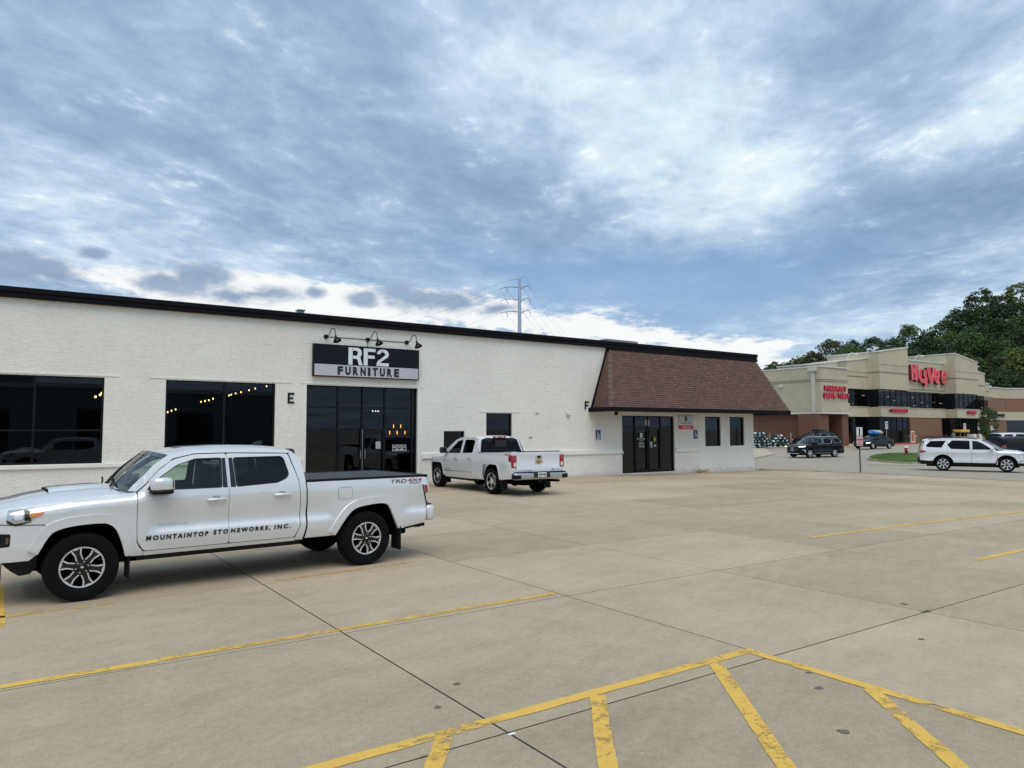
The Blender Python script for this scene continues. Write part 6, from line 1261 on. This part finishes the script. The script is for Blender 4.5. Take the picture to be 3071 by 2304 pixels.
# black sedan with a load on the roof
SED = dict(W=.92, wb=2.82, r=.33, ra=.385, zs=.26, xf=2.40, xr=-2.42, rf=(.70, .45), rr=(.40, .25), tumble=.42,
    prof=[(.1, .06), (.26, .03), (.42, .0), (.60, .01), (.72, .02), (.82, .03), (.95, .06)], belt=[(2.4, .84), (1.2, .90), (0, .92), (-2.4, .96)], hood=[(.9, .95), (1.4, .90), (2.0, .80), (2.30, .72), (2.4, .68)], cowl=1.0,
    doors=(.92, -.15, -1.05), atop=.20, rtop=-1.52, rz=(.70, .93, .10), rail=[(1.15, .93), (.80, 1.10), (.45, 1.28), (.15, 1.36), (-.3, 1.39), (-.9, 1.36), (-1.4, 1.22), (-1.90, 1.0)],
    win=(round_poly([(.74, .97), (.30, 1.24), (.02, 1.315), (-.10, 1.32), (-.10, .97)], .02), round_poly([(-.20, .975), (-.20, 1.32), (-.70, 1.30), (-1.0, 1.19), (-1.12, 1.06), (-1.0, .99)], .03), None),
    g1='tint_glass', shield=((1.15, .93), (.15, 1.36)), hoodc=[(1.05, .985), (1.4, .955), (2.0, .85), (2.30, .74)], roofc=[(.15, 1.39, .12), (-.3, 1.44, 0), (-.9, 1.42, 0), (-1.2, 1.35, -.05)],
    rearg=[(-1.2, 1.31), (-1.6, 1.14), (-1.95, .99)], gate=[(-1.95, .99), (-2.36, .96), (-2.42, .80), (-2.40, .6)], rbump=[(-2.40, .62), (-2.45, .5), (-2.40, .25)], rim=.235, style='five', mir=(.62, .97), hz=.80, clad=False,
    hl=[(1.80, .70), (2.28, .66), (2.29, .58), (1.95, .62)], tl=[(-2.0, .88), (-2.34, .88), (-2.35, .74), (-2.2, .76)], hlm='lamp_on')
t, c = wagon('sedan', 'black sedan with bright headlights and a bundle on its roof by the store', 'car', (74.2, 41.0, gz(74)), R(176), 'paint_black', SED)
c.box('front_grille', (2.42, 2.48, -.45, .45, .32, .62), 'gloss_black', .03)
mat('tarp_blue', (.06, .24, .62), .6, vary=.5, vscale=4); mat('tarp_white', (.62, .64, .64), .7, vary=.2, vscale=5); mat('tarp_tan', (.55, .50, .36), .7, vary=.25, vscale=6)
def bundle(name, x0, x1, m, lab, sd_):
    bm = bmesh.new(); bmesh.ops.create_icosphere(bm, subdivisions=4, radius=1); rnd_ = random.Random(sd_); ph = [rnd_.uniform(0, 6) for _ in range(6)]
    for v in bm.verts:
        q = v.co.copy(); k = 1+.10*math.sin(7*q.x+ph[0])*math.cos(6*q.y+ph[1])+.06*math.sin(13*q.z+ph[2]+5*q.x); v.co = Vector(((x0+x1)/2+q.x*(x1-x0)/2*k, q.y*.55*k, 1.66+q.z*(.26 if q.z > 0 else .22)*k))
    M = Matrix.Translation((74.2, 41.0, gz(74))) @ Matrix.Rotation(R(176), 4, 'Z')
    for v in bm.verts: v.co = M @ v.co
    me = bpy.data.meshes.new(name); bm.to_mesh(me); bm.free(); me.polygons.foreach_set('use_smooth', [True]*len(me.polygons)); me.materials.append(MATS[m]); o = bpy.data.objects.new(name, me); COL.objects.link(o); tag(o, lab, 'bundle'); return o
b1 = bundle('roof_bundle', -.55, .25, 'tarp_blue', 'blue and white wrapped bundle on the roof of the black sedan', 3); b2 = bundle('roof_bundle', -1.15, -.45, 'tarp_tan', 'cream wrapped bundle behind the blue one on the black sedan roof', 5)
for k in range(7):
    x = -.45+.1*k; M = Matrix.Translation((74.2, 41.0, gz(74))) @ Matrix.Rotation(R(176), 4, 'Z'); MB().tube([M @ Vector((x+.05*math.sin(k), yy, 1.66+.265*math.sqrt(max(0, 1-(yy/.58)**2)))) for yy in np.linspace(-.5, .5, 9)], .018, 5).build('white_fold', 'tarp_white', b1)
# cars parked beyond the white SUV
SM = dict(SED); t, c = wagon('sedan', 'maroon car whose roof shows behind the white SUV', 'car', (67.3, 28.6, gz(67)), R(-40), 'paint_maroon', SM)
SW = dict(SUV); t, c = wagon('suv', 'white SUV parked far right behind the dark pickup', 'SUV', (70.6, 26.2, gz(70)), R(-30), 'paint_white_far', SW)
# ================================================================== FAR SURROUNDINGS
mat('leaf_dark', (.030, .060, .014), .75, vary=.35, vscale=.25); mat('leaf_mid', (.058, .105, .022), .75, vary=.35, vscale=.25); mat('leaf_lime', (.13, .16, .028), .75, vary=.35, vscale=.25); mat('leaf_olive', (.070, .080, .022), .75, vary=.35, vscale=.25); mat('bark', (.045, .035, .025), .9); mat('hill_soil', (.018, .026, .010), .95, vary=.4, vscale=.2)
def crown_mesh(seed, n=96, per=40, rx=4.3, rz=5.2, leaf=.46):
    g = np.random.default_rng(seed); V = []; F = []
    for i in range(n):
        d = g.normal(size=3); d /= np.linalg.norm(d); rad = g.uniform(.55, 1.0)**.6; c = np.array([d[0]*rx*rad, d[1]*rx*rad, rz*1.0+d[2]*rz*rad*.95]); c[2] = max(c[2], .2); cr_ = g.uniform(.7, 1.5)
        for k in range(per):
            q = g.normal(size=3); q /= np.linalg.norm(q); q[2] = abs(q[2])*.8 if g.random() < .7 else q[2]; p_ = c+q*cr_*g.uniform(.7, 1.05); nn = q+g.normal(size=3)*.55; nn /= np.linalg.norm(nn); a = np.cross(nn, [.3, .2, 1.]); a /= np.linalg.norm(a); b = np.cross(nn, a); s = leaf*g.uniform(.55, 1.25)
            j = len(V); V += [tuple(p_-a*s*.5), tuple(p_+b*s*.45), tuple(p_+a*s*.6), tuple(p_-b*s*.45)]; F.append((j, j+1, j+2, j+3))
    me = bpy.data.meshes.new('crown'); me.from_pydata(V, [], F); me.materials.append(MATS['leaf_mid']); return me
def trunk_mesh(seed, H=9., r=.24):
    g = np.random.default_rng(seed); mb = MB(); P = [(0, 0, -1.), (g.normal()*.1, g.normal()*.1, H*.3), (g.normal()*.3, g.normal()*.3, H*.65), (g.normal()*.4, g.normal()*.4, H)]; mb.tube(P, [r, r*.85, r*.5, r*.15], 7)
    for i in range(6):
        z = H*(.35+.09*i); a = g.uniform(0, 6.28); l = g.uniform(1.8, 3.2); mb.tube([(0, 0, z), (math.cos(a)*l*.5, math.sin(a)*l*.5, z+l*.35), (math.cos(a)*l, math.sin(a)*l, z+l*.8)], [r*.4, r*.25, r*.08], 5)
    me = bpy.data.meshes.new('trunk'); me.from_pydata(mb.v, [], mb.f); me.materials.append(MATS['bark']); return me
CR = [crown_mesh(i) for i in range(5)]; TRK = [trunk_mesh(i) for i in range(3)]
def tree(loc, s, ci, leafm, label, group=None, sz=1., rz=None, name='tree'):
    t = thing(name, label, 'tree', loc, random.uniform(0, 6.28) if rz is None else rz, group); t.scale = (s, s, s*sz)
    o = inst('crown', CR[ci], (0, 0, 1.2), t); o.material_slots[0].link = 'OBJECT'; o.material_slots[0].material = MATS[leafm]; inst('trunk', TRK[ci % 3], (0, 0, 0), t); return t
# hillside: treetop height against bearing, for a depth of 215 m
SIL = [(30, 4), (48, 11), (52, 17.5), (54.6, 22.3), (58.6, 29.6), (62.4, 33.), (64.6, 34.), (65.8, 34.6), (66.8, 40.), (67.7, 43.), (69.9, 47.), (74, 52), (80, 58), (90, 62), (112, 60)]
TH = 11.5
def polar(azd, dep): r_ = dep/max(.35, math.cos(R(azd)-YAW)); return math.sin(R(azd))*r_, math.cos(R(azd))*r_
def hill_z(azd, dep):
    top = float(lerp_tab(SIL, azd)); k = max(0., min(1., (dep-132)/83.)); return (max(0., top-TH)+2.)*(k**1.2)-2.
V = []; azs = np.linspace(28, 96, 60); deps = [128, 140, 155, 170, 185, 200, 215, 235, 270]
for d in deps:
    for a in azs: V.append((*polar(a, d), hill_z(a, d)-.3))
nA = len(azs); hill = MB().add(V, [(j*nA+i, (j+1)*nA+i, (j+1)*nA+i+1, j*nA+i+1) for j in range(len(deps)-1) for i in range(nA-1)]).build('hill', 'hill_soil', smooth=80, recalc=False); tag(hill, kind='structure')
rg = random.Random(11); cntt = 0
PLACE = {'leaf_dark': 'dark green', 'leaf_mid': 'mid green', 'leaf_olive': 'olive brown', 'leaf_lime': 'yellow-green'}
for row, d in enumerate((142, 152, 162, 172, 182, 192, 203, 215)):
    a = 50.+rg.uniform(0, 1)
    while a < 80:
        a += (5.2/d)*57.3*rg.uniform(.75, 1.2)*math.cos(R(a)-YAW)
        dd = d+rg.uniform(-3, 3); s = rg.uniform(.70, 1.02); z = hill_z(a, dd)
        if row < 2 and a < 60: continue
        lm = rg.choices(('leaf_dark', 'leaf_mid', 'leaf_olive', 'leaf_lime'), (.50, .36, .08, .06))[0]
        where = 'on the left crest of' if (row == 7 and a < 60) else 'on the crest of' if row == 7 and a < 66 else 'on the high right crest of' if row == 7 else 'low on' if row < 2 else 'half way up' if row < 4 else 'high on'
        side_ = '' if row == 7 else ', far left part' if a < 58 else ', left part' if a < 62 else ', middle part' if a < 66 else ', right part'
        tree((*polar(a, dd), z-.5), s, rg.randrange(5), lm, '%s tree %s the wooded hill behind the store%s' % (PLACE[lm], where, side_), 'trees on the wooded hill', rg.uniform(.92, 1.12)); cntt += 1
tree((111.0, 45.0, gz(111)), .25, 1, 'leaf_mid', 'young street tree before the right store entrance', None, 1.75, name='street_tree')
# shrub by the white building corner
sh = thing('shrub', 'green shrub beyond the white building corner at the drive-through wall', 'shrub', (68.3, 55.2, gz(68))); o = inst('foliage', crown_mesh(77, 22, 60, 1.5, 1.5, .22), (0, 0, 0), sh); o.material_slots[0].link = 'OBJECT'; o.material_slots[0].material = MATS['leaf_mid']; inst('stem', TRK[0], (0, 0, 0), sh, scale=(.2, .2, .2))
# ---- transmission pole and lines
mat('galv', (.42, .50, .60), .5, .4); mat('wire', (.10, .11, .13), .6); mat('insulator', (.05, .055, .065), .5)
px_, py_ = 103.9, 147.0; ra = Vector((.8227, -.5684, 0)); fa = Vector((.5684, .8227, 0))
t = thing('transmission_pole', 'tall pale steel transmission pole rising behind the white building', 'power pole', (px_, py_, 0))
MB().tube([(px_, py_, 0), (px_, py_, 20), (px_, py_, 40.1)], [.72, .56, .36], 14).build('shaft', 'galv', t, smooth=50)
tips = []
for z, lz in ((37.6, .0), (34.5, 0), (31.4, 0)):
    for sg, ln in ((-1, 3.4), (1, 2.4)):
        B = Vector((px_, py_, z)); dirv = (ra*sg+fa*(.25 if sg > 0 else 0)).normalized(); P = [B-Vector((0, 0, .5 if sg > 0 else -.1)), B+dirv*ln*.45+Vector((0, 0, .35)), B+dirv*ln+Vector((0, 0, .25 if sg < 0 else .75))]
        MB().tube(P, [.11, .08, .05], 6).build('arm', 'insulator', t); tip = P[-1]; tips.append((sg, tip))
        for q in ((-1.5*ra-Vector((0, 0, .35))), (ra*.55+fa*.9-Vector((0, 0, .9)))): MB().tube([tip, tip+q*.9], .07, 5).build('insulator', 'insulator', t)
        lp = [tip+(-1.35*ra-Vector((0, 0, .32)))*(1-u)+(ra*.5+fa*.8-Vector((0, 0, .8)))*u-Vector((0, 0, 1.5*math.sin(math.pi*u))) for u in np.linspace(0, 1, 9)]; MB().tube(lp, .025, 4).build('jumper', 'wire', t)
B = Vector((px_, py_, 39.9)); MB().tube([B, B+ra*1.3+Vector((0, 0, .8))], [.12, .06], 6).tube([B, B-ra*1.6+Vector((0, 0, -.1))], [.1, .06], 6).build('top_arm', 'galv', t)
def wire(a, b, sag, lab):
    a, b = Vector(a), Vector(b); P = [a.lerp(b, u)-Vector((0, 0, sag*4*u*(1-u))) for u in np.linspace(0, 1, 22)]; o = MB().tube(P, .020, 4).build('power_line', 'wire'); tag(origin(o, a), lab, 'power line', 'power lines')
dl, drr = fa*150-ra*150, fa*190+ra*42
for i, (sg, tip) in enumerate(tips):
    k = ('upper', 'middle', 'lower')[i//2]
    if sg < 0: wire(tip+(-1.4*ra-Vector((0, 0, .3))), tip+dl-Vector((0, 0, 4)), 7, '%s power line running left from the pole towards the roof edge' % k)
    wire(tip+(ra*.5+fa*.8-Vector((0, 0, .8))), tip+drr-Vector((0, 0, 2)), 6, '%s power line dropping right from the %s arm of the pole' % (k, 'left' if sg < 0 else 'right'))
wire(B-ra*1.6, B-ra*1.6+dl, 5, 'topmost power line running left from the pole'); wire(B+ra*1.3+Vector((0, 0, .8)), B+drr, 5, 'topmost faint power line dropping right from the pole')
# ---- sign post at the lot edge
mat('post_green', (.045, .055, .04), .6, .4); mat('sign_pale', (.68, .69, .68), .5); mat('sign_pink', (.66, .30, .30), .5); mat('print_red', (.60, .03, .04), .5)
bx, by = 35.8, 20.5; bz = gz(bx); t = thing('no_parking_post', 'thin sign post at the lot edge carrying a white sign above a red lettered sign', 'sign post', (bx, by, bz), 0)
M = Matrix.Translation((bx, by, bz)) @ Matrix.Rotation(R(-34), 4, 'Z')
def bxm(a, name, m, par, b=.004):
    mb = MB().bbox(*a, b); mb.v = [tuple(M @ Vector(q)) for q in mb.v]; return mb.build(name, m, par)
bxm((-.03, .03, .0, .03, -.1, 2.28, ), 'post', 'post_green', t); u_ = bxm((-.155, .155, -.02, -.004, 1.86, 2.30), 'upper_sign', 'sign_pale', t); bxm((-.035, .035, -.026, -.021, 1.86, 2.27), 'dark_stripe', 'post_green', u_); l_ = bxm((-.155, .155, -.02, -.004, 1.36, 1.83), 'lower_sign', 'sign_pale', t)
for a in ((-.14, .14, 1.62, 1.72), (-.14, .14, 1.40, 1.46)): bxm((a[0], a[1], -.026, -.021, a[2], a[3]), 'red_bar', 'print_red', l_, .001)
for i in range(3): bxm((-.12, .12, -.026, -.021, 1.49+.04*i, 1.51+.04*i), 'print_line', 'print_red', l_, .001)
for x in (-.08, .04): bxm((x, x+.06, -.026, -.021, 1.755, 1.79), 'print_mark', 'decal_black', l_, .001)
# ---- fire hydrant
mat('hydrant_red', (.30, .025, .02), .5); mat('hydrant_white', (.70, .66, .58), .5)
hx, hy = 61.9, 31.4; hz_ = gz(hx)+.15; t = thing('fire_hydrant', 'red fire hydrant with white bonnet on the grass island', 'fire hydrant', (hx, hy, hz_)); T_ = Matrix.Translation((hx, hy, hz_))
MB().lathe([(0, 0), (.19, 0), (.19, .05), (.14, .06), (.13, .10), (.13, .50), (.17, .51), (.17, .56), (0, .56)], 20, T_).build('barrel', 'hydrant_red', t, smooth=40); MB().lathe([(.165, .565), (.165, .60), (.13, .64), (.10, .70), (.05, .74), (.045, .80), (0, .80)], 20, T_).build('bonnet', 'hydrant_white', t, smooth=40)
for a in (R(200), R(20), R(245)): MB().lathe([(0, 0), (.07, 0), (.07, .12), (.085, .12), (.085, .17), (.03, .18), (.03, .21), (0, .21)], 14, T_ @ Matrix.Translation((0, 0, .40)) @ Matrix.Rotation(a, 4, 'Z') @ Matrix.Rotation(R(90), 4, 'Y') @ Matrix.Translation((0, 0, .08))).build('outlet_cap', 'hydrant_white' if a == R(245) else 'hydrant_red', t, smooth=40)
# ---- parapet lamps and lot lights
mat('lamp_white', (.70, .70, .68), .4)
def parapet_lamp(x, y, z, lab, s=1.):
    t = thing('parapet_lamp', lab, 'lamp', (x, y, z)); MB().tube(smooth_path([(x, y, z), (x+.15*s, y-.1, z+.75*s), (x+.7*s, y-.3, z+1.15*s), (x+1.25*s, y-.5, z+1.1*s)], 4), .055*s, 6).build('arm', 'lamp_white', t, smooth=60); MB().lathe([(0, .12*s), (.12*s, .10*s), (.28*s, -.1*s), (.26*s, -.12*s), (0, -.05*s)], 14, Matrix.Translation((x+1.45*s, y-.5, z+1.05*s))).build('shade', 'lamp_white', t, smooth=50)
parapet_lamp(94.6, 55.6, 11.4, 'small white gooseneck lamp on the left parapet of the store'); parapet_lamp(114.8, 56.5, 12.35, 'small white gooseneck lamp behind the store logo'); parapet_lamp(129.2, 55.5, 12.1, 'white gooseneck lamp on the right parapet step of the store', 1.15)
t = thing('lot_light', 'tall twin-arm lamp pole rising behind the right wing of the store', 'lamp post', (168, 71, 0)); MB().tube([(168, 71, 0), (168, 71, 12.2), (168.25, 70.8, 14.1), (168.9, 70.4, 15.3)], [.14, .12, .09, .06], 8).tube([(168, 71, 11.6), (168.05, 70.95, 13.6), (168.9, 70.4, 15.3)], [.09, .07, .05], 8).build('pole', 'galv', t, smooth=50); MB().bbox(168.5, 169.7, 70.0, 70.6, 15.2, 15.45, .05).build('head', 'lamp_white', t)
tag(origin(MB().bbox(149.6, 149.95, 60, 60.3, 9.6, 10.1, .03).build('roof_vent', 'lamp_white'), (149.7, 60, 9.6)), 'small white vent pipe on the right wing roof', 'vent')
tag(origin(MB().bbox(75.3, 75.66, 52.6, 52.9, 7.0, 7.3, .04).tube([(75.5, 52.7, 7.2), (75.2, 52.4, 7.35)], .05, 6).build('security_camera', 'lamp_white'), (75.5, 52.7, 7.1)), 'white security camera high on the canopy side wall', 'camera')
# ---- bags of mulch and fence posts by the brick wall
mat('bag_green', (.008, .035, .032), .45); mat('bag_label', (.66, .68, .66), .5)
def bag_mesh(sd_):
    bm = bmesh.new(); bmesh.ops.create_cube(bm, size=1); bmesh.ops.subdivide_edges(bm, edges=bm.edges[:], cuts=4, use_grid_fill=True); g = random.Random(sd_); ph = g.uniform(0, 6)
    for v in bm.verts:
        q = v.co; k = (1-(abs(q.x)*2)**4)*(1-(abs(q.y)*2)**4); v.co = Vector((q.x*.62, q.y*.42, q.z*(.05+.13*k)+.01*math.sin(9*q.x+ph)))
    me = bpy.data.meshes.new('bag'); bm.to_mesh(me); bm.free(); me.polygons.foreach_set('use_smooth', [True]*len(me.polygons)); me.materials.append(MATS['bag_green']); return me
BG = [bag_mesh(i) for i in range(3)]; lab_me = bpy.data.meshes.new('label'); lab_me.from_pydata([(-.13, -.10, .0), (.13, -.10, 0), (.13, .10, .0), (-.13, .10, 0)], [], [(0, 1, 2, 3)]); lab_me.materials.append(MATS['bag_label'])
rb = random.Random(4); nb = 0
for (cx, cy, wx, hh, nm) in ((70.55, 52.3, 1.55, 1.75, 'taller left'), (72.9, 51.3, 1.6, 1.35, 'lower right')):
    lay = 0; z = .10
    while z < hh:
        k = max(2, int(round(5*(1-(z/hh)**2*.55))))
        for i in range(k):
            for dep_ in (0, .5):
                u = (i-(k-1)/2)*.62+rb.uniform(-.06, .06); d_ = Vector((.86, -.36, 0)); n_ = Vector((-.36, -.86, 0)); p_ = Vector((cx, cy, gz(cx)+z))+d_*u-n_*dep_; o = inst('mulch_bag', BG[rb.randrange(3)], p_, None, (R(rb.uniform(55, 80)) if dep_ == 0 else R(rb.uniform(-8, 8)), R(rb.uniform(-14, 14)), R(-23)+R(rb.uniform(-25, 25))))
                tag(o, 'dark green bag with a white label in the %s heap at the brick wall' % nm, 'bag', 'bags of mulch in heaps'); nb += 1
                if dep_ == 0: l = inst('printed_label', lab_me, (rb.uniform(-.1, .1), rb.uniform(-.05, .05), .098), o, (0, 0, rb.uniform(-.8, .8))); l.scale = (rb.uniform(.6, 1.15), rb.uniform(.6, 1.), 1)
        z += .30
mat('post_tan', (.45, .40, .28), .7)
for i, (x, y, lab) in enumerate(((68.6, 53.0, 'left tan post beside the heaps of green bags'), (69.2, 52.8, 'second tan post beside the heaps of green bags'), (72.0, 52.0, 'tan post between the two heaps of green bags'), (74.6, 51.0, 'tan post right of the heaps of green bags'))):
    tag(origin(MB().tube([(x, y, gz(x)), (x, y, gz(x)+1.5)], .06, 8).lathe([(0, .08), (.07, .05), (.075, 0), (0, 0)], 10, Matrix.Translation((x, y, gz(x)+1.5))).build('bollard_post', 'post_tan', smooth=50), (x, y, gz(x))), lab, 'post')
t = thing('low_brick_wall', 'low red brick wall end next to the white building corner', 'wall', (67.6, 53.8, gz(67))); MB().box(66.4, 67.9, 53.2, 54.2, -.2, 1.55).build('brickwork', 'red_brick', t); MB().bbox(66.3, 68.0, 53.1, 54.3, 1.552, 1.62, .01).build('coping', 'kerb', t)
# ---- things before the store
mat('cart_wire', (.03, .03, .032), .5, .3); mat('cart_red', (.40, .02, .025), .5)
def cart():
    t = thing('shopping_cart', 'x', 'shopping cart', (0, 0, 0)); mb = MB()
    for i in range(7): y = -.28+.56*i/6; mb.tube([(-.45, y, .45), (.45, y, .55), (.47, y, .95)], .012, 4)
    for z in (.55, .68, .8, .93):
        for y in (-.29, .29): mb.tube([(-.46, y, z), (.46, y, z+.02)], .012, 4)
        mb.tube([(.46, -.29, z+.02), (.46, .29, z+.02)], .012, 4)
    mb.build('basket', 'cart_wire', t, world=False); MB().tube([(-.50, -.29, 1.02), (-.50, .29, 1.02)], .035, 6).build('handle', 'cart_red', t, world=False); MB().tube([(-.5, -.26, 1.0), (-.40, -.26, .2), (.42, -.20, .18)], .02, 5).tube([(-.5, .26, 1.0), (-.40, .26, .2), (.42, .20, .18)], .02, 5).build('frame', 'cart_wire', t, world=False)
    for x, y in ((-.38, -.25), (-.38, .25), (.4, -.2), (.4, .2)): MB().lathe([(0, -.02), (.06, -.02), (.06, .02), (0, .02)], 10, Matrix.Translation((x, y, .065)) @ Matrix.Rotation(R(90), 4, 'X')).build('caster', 'tyre', t, world=False)
    return t
c0 = cart(); nn = 0
for i in range(12):
    o = c0 if i == 0 else copy_tree(c0); o.location = (110.9+i*.72, 53.6, gz(112)+.03); o.rotation_euler = (0, 0, R(-90+random.uniform(-4, 4))); o['label'] = 'dark shopping cart with red handle in the row along the brick panel'; o['group'] = 'row of shopping carts'
def small_sign(x, y, w, h_, z, m, lab, band='print_red'):
    t = thing('store_sign_post', lab, 'sign', (x, y, gz(x))); MB().tube([(x, y, gz(x)), (x, y, z+h_)], .03, 6).build('post', 'galv', t); p_ = MB().bbox(x-w/2, x+w/2, y-.05, y-.03, z, z+h_, .01).build('plate', m, t); MB().box(x-w*.38, x+w*.38, y-.06, y-.051, z+h_*.62, z+h_*.82).box(x-w*.3, x+w*.3, y-.06, y-.051, z+h_*.30, z+h_*.42).build('print', band, p_)
small_sign(96.0, 51.2, .65, 1.0, 2.05, 'sign_pale', 'white and red lane sign behind the black sedan'); small_sign(121.0, 52.4, .8, 1.0, 1.9, 'sign_pale', 'left white and red sign before the right store entrance'); small_sign(125.8, 52.4, .8, 1.0, 1.9, 'sign_pale', 'middle white and red sign before the right store entrance'); small_sign(130.5, 52.4, 1.1, 1.3, 1.4, 'sign_pale', 'large white notice before the right store entrance', 'paper_grey')
mat('poster_orange', (.50, .16, .05), .6); mat('box_yellow', (.72, .42, .03), .6); mat('crate_wood', (.40, .26, .12), .8, vary=.3, vscale=6)
t = thing('sandwich_board', 'white framed standing poster board at the end of the red kerb', 'sign', (106.2, 52.9, gz(106))); z = gz(106); MB().bbox(105.75, 106.65, 52.85, 52.95, z, z+1.75, .02).build('frame', 'sign_pale', t); MB().box(105.83, 106.5, 52.83, 52.848, z+.3, z+1.6).build('poster', 'poster_orange', t); MB().bbox(105.7, 106.7, 52.6, 53.2, z, z+.08, .02).build('base', 'sign_pale', t)
t = thing('planter_bin', 'tan concrete bin with a pale lid at the left store entrance', 'bin', (108.2, 54.2, gz(108))); z = gz(108); MB().bbox(107.6, 108.9, 53.8, 54.7, z, z+.95, .03).build('body', 'kerb', t); MB().bbox(107.5, 109.0, 53.7, 54.8, z+.952, z+1.1, .03).build('lid', 'cap_white', t)
t = thing('produce_stand', 'yellow topped produce display before the right store entrance', 'display', (118, 51.5, gz(118))); z = gz(118); MB().bbox(117.0, 119.6, 51.2, 52.2, z+.1, z+.9, .02).build('crate', 'crate_wood', t); MB().bbox(116.9, 119.7, 51.1, 52.3, z+1.55, z+1.95, .05).build('canopy', 'box_yellow', t)
for x in (117.1, 119.5): MB().tube([(x, 51.3, z+.9), (x, 51.3, z+1.6)], .03, 5).build('support', 'galv', t)
t = thing('produce_bins', 'pale cardboard produce bins right of the yellow display', 'bins', (122, 51.4, gz(122)))
for i in range(4): MB().bbox(120.6+i*1.0, 121.5+i*1.0, 51.0, 51.9, gz(121)+.05, gz(121)+1.25, .02).build('bin', 'crate_wood' if i % 2 else 'paper_white', t)
# ---- shopper, seen from behind
def person(loc, rz, label):
    t = thing('person', label, 'person', loc, rz); me = bpy.data.meshes.new('body')
    J = {'pel': (0, 0, .95, .15), 'sp': (0, .01, 1.15, .145), 'ch': (0, .0, 1.36, .17), 'nk': (0, 0, 1.50, .065), 'hd': (0, -.02, 1.60, .095), 'tp': (0, -.01, 1.70, .085)}
    for s, k in ((1, 'l'), (-1, 'r')): J.update({'sh'+k: (s*.18, 0, 1.43, .075), 'el'+k: (s*.25, -.06, 1.16, .05), 'wr'+k: (s*.22, -.26, 1.03, .035), 'ha'+k: (s*.20, -.34, 1.03, .03), 'hi'+k: (s*.10, 0, .88, .105), 'kn'+k: (s*.11, -.03+.04*s, .50, .075), 'an'+k: (s*.11, .03*s, .09, .05), 'to'+k: (s*.12, -.16+.03*s, .045, .045)})
    ks = list(J); ed = [('pel', 'sp'), ('sp', 'ch'), ('ch', 'nk'), ('nk', 'hd'), ('hd', 'tp')]
    for k in 'lr': ed += [('ch', 'sh'+k), ('sh'+k, 'el'+k), ('el'+k, 'wr'+k), ('wr'+k, 'ha'+k), ('pel', 'hi'+k), ('hi'+k, 'kn'+k), ('kn'+k, 'an'+k), ('an'+k, 'to'+k)]
    me.from_pydata([J[k][:3] for k in ks], [(ks.index(a), ks.index(b)) for a, b in ed], []); o = bpy.data.objects.new('body', me); COL.objects.link(o); o.parent = t
    sk = o.modifiers.new('skin', 'SKIN'); o.modifiers.new('sub', 'SUBSURF').levels = 2; o.modifiers['sub'].render_levels = 2
    for i, k in enumerate(ks): v = me.skin_vertices[0].data[i]; v.radius = (J[k][3], J[k][3]*(.72 if k in ('pel', 'sp', 'ch') else 1)); v.use_root = (k == 'pel')
    m = bpy.data.materials.new('figure'); m.use_nodes = True; tt = m.node_tree; b = tt.nodes['Principled BSDF']; tc_ = tt.nodes.new('ShaderNodeTexCoord'); s_ = tt.nodes.new('ShaderNodeSeparateXYZ'); tt.links.new(tc_.outputs['Object'], s_.inputs[0]); zc = X(tt, s_.outputs[2]); yc = X(tt, s_.outputs[1]); col = cmix(tt, zc.sstep(.955, .965), (.02, .022, .03), (.18, .21, .21)); col = cmix(tt, zc.sstep(1.495, 1.505), col, (.42, .26, .18)); col = cmix(tt, (yc*-1.0).sstep(.13, .15)*zc.sstep(.80, .82), col, (.42, .26, .18)); tt.links.new(col, b.inputs['Base Color']); b.inputs['Roughness'].default_value = .8; me.materials.append(m)
    hm = mat('hair_dark', (.02, .014, .01), .6); bm = bmesh.new(); bmesh.ops.create_uvsphere(bm, u_segments=18, v_segments=12, radius=1)
    for v in bm.verts: q = v.co.copy(); v.co = Vector((q.x*.115, .02+q.y*.118, 1.665+q.z*(.115 if q.z > 0 else .20 if q.y > 0 else .05)))
    h_ = bpy.data.meshes.new('hair'); bm.to_mesh(h_); bm.free(); h_.polygons.foreach_set('use_smooth', [True]*len(h_.polygons)); h_.materials.append(hm); ho = bpy.data.objects.new('hair', h_); COL.objects.link(ho); ho.parent = t
    return t
person((104.4, 46.6, gz(104)), R(160), 'person with dark hair in a grey shirt walking before the store, seen from behind')
# ---- across the lot, behind the viewer: what the shop windows mirror
mat('metal_wall', (.22, .26, .25), .5, vary=.1, vscale=.3); mat('silo', (.30, .30, .29), .7)
t = thing('warehouse', 'low grey-green warehouse across the lot, mirrored in the shop windows', 'building', (5, -45, 0)); MB().box(-40, 30, -62, -45, 0, 6.5).build('wall', 'metal_wall', t); MB().box(-40.4, 30.4, -62.4, -44.6, 6.52, 7.0).build('roof', 'cap_white', t)
for i in range(6): MB().box(-34+i*10, -30+i*10, -44.99, -44.9, 0, 4.2).build('dock_door', 'shop_dark', t)
t = thing('grain_tower', 'pale concrete tower beyond the warehouse, mirrored in the left shop window', 'tower', (-3, -90, 0)); MB().box(-9, 3, -98, -86, 0, 24).build('shaft', 'silo', t); MB().box(-6.5, .5, -96, -88, 24.01, 29).build('head_house', 'silo', t)
for i, (x, y, s) in enumerate(((-46, -52, 1.1), (-56, -58, 1.2))): tree((x, y, 0), s, i % 5, ('leaf_dark', 'leaf_mid')[i % 2], 'tree %s of the warehouse across the lot' % ('right' if x < 0 else 'left'), 'trees across the lot')
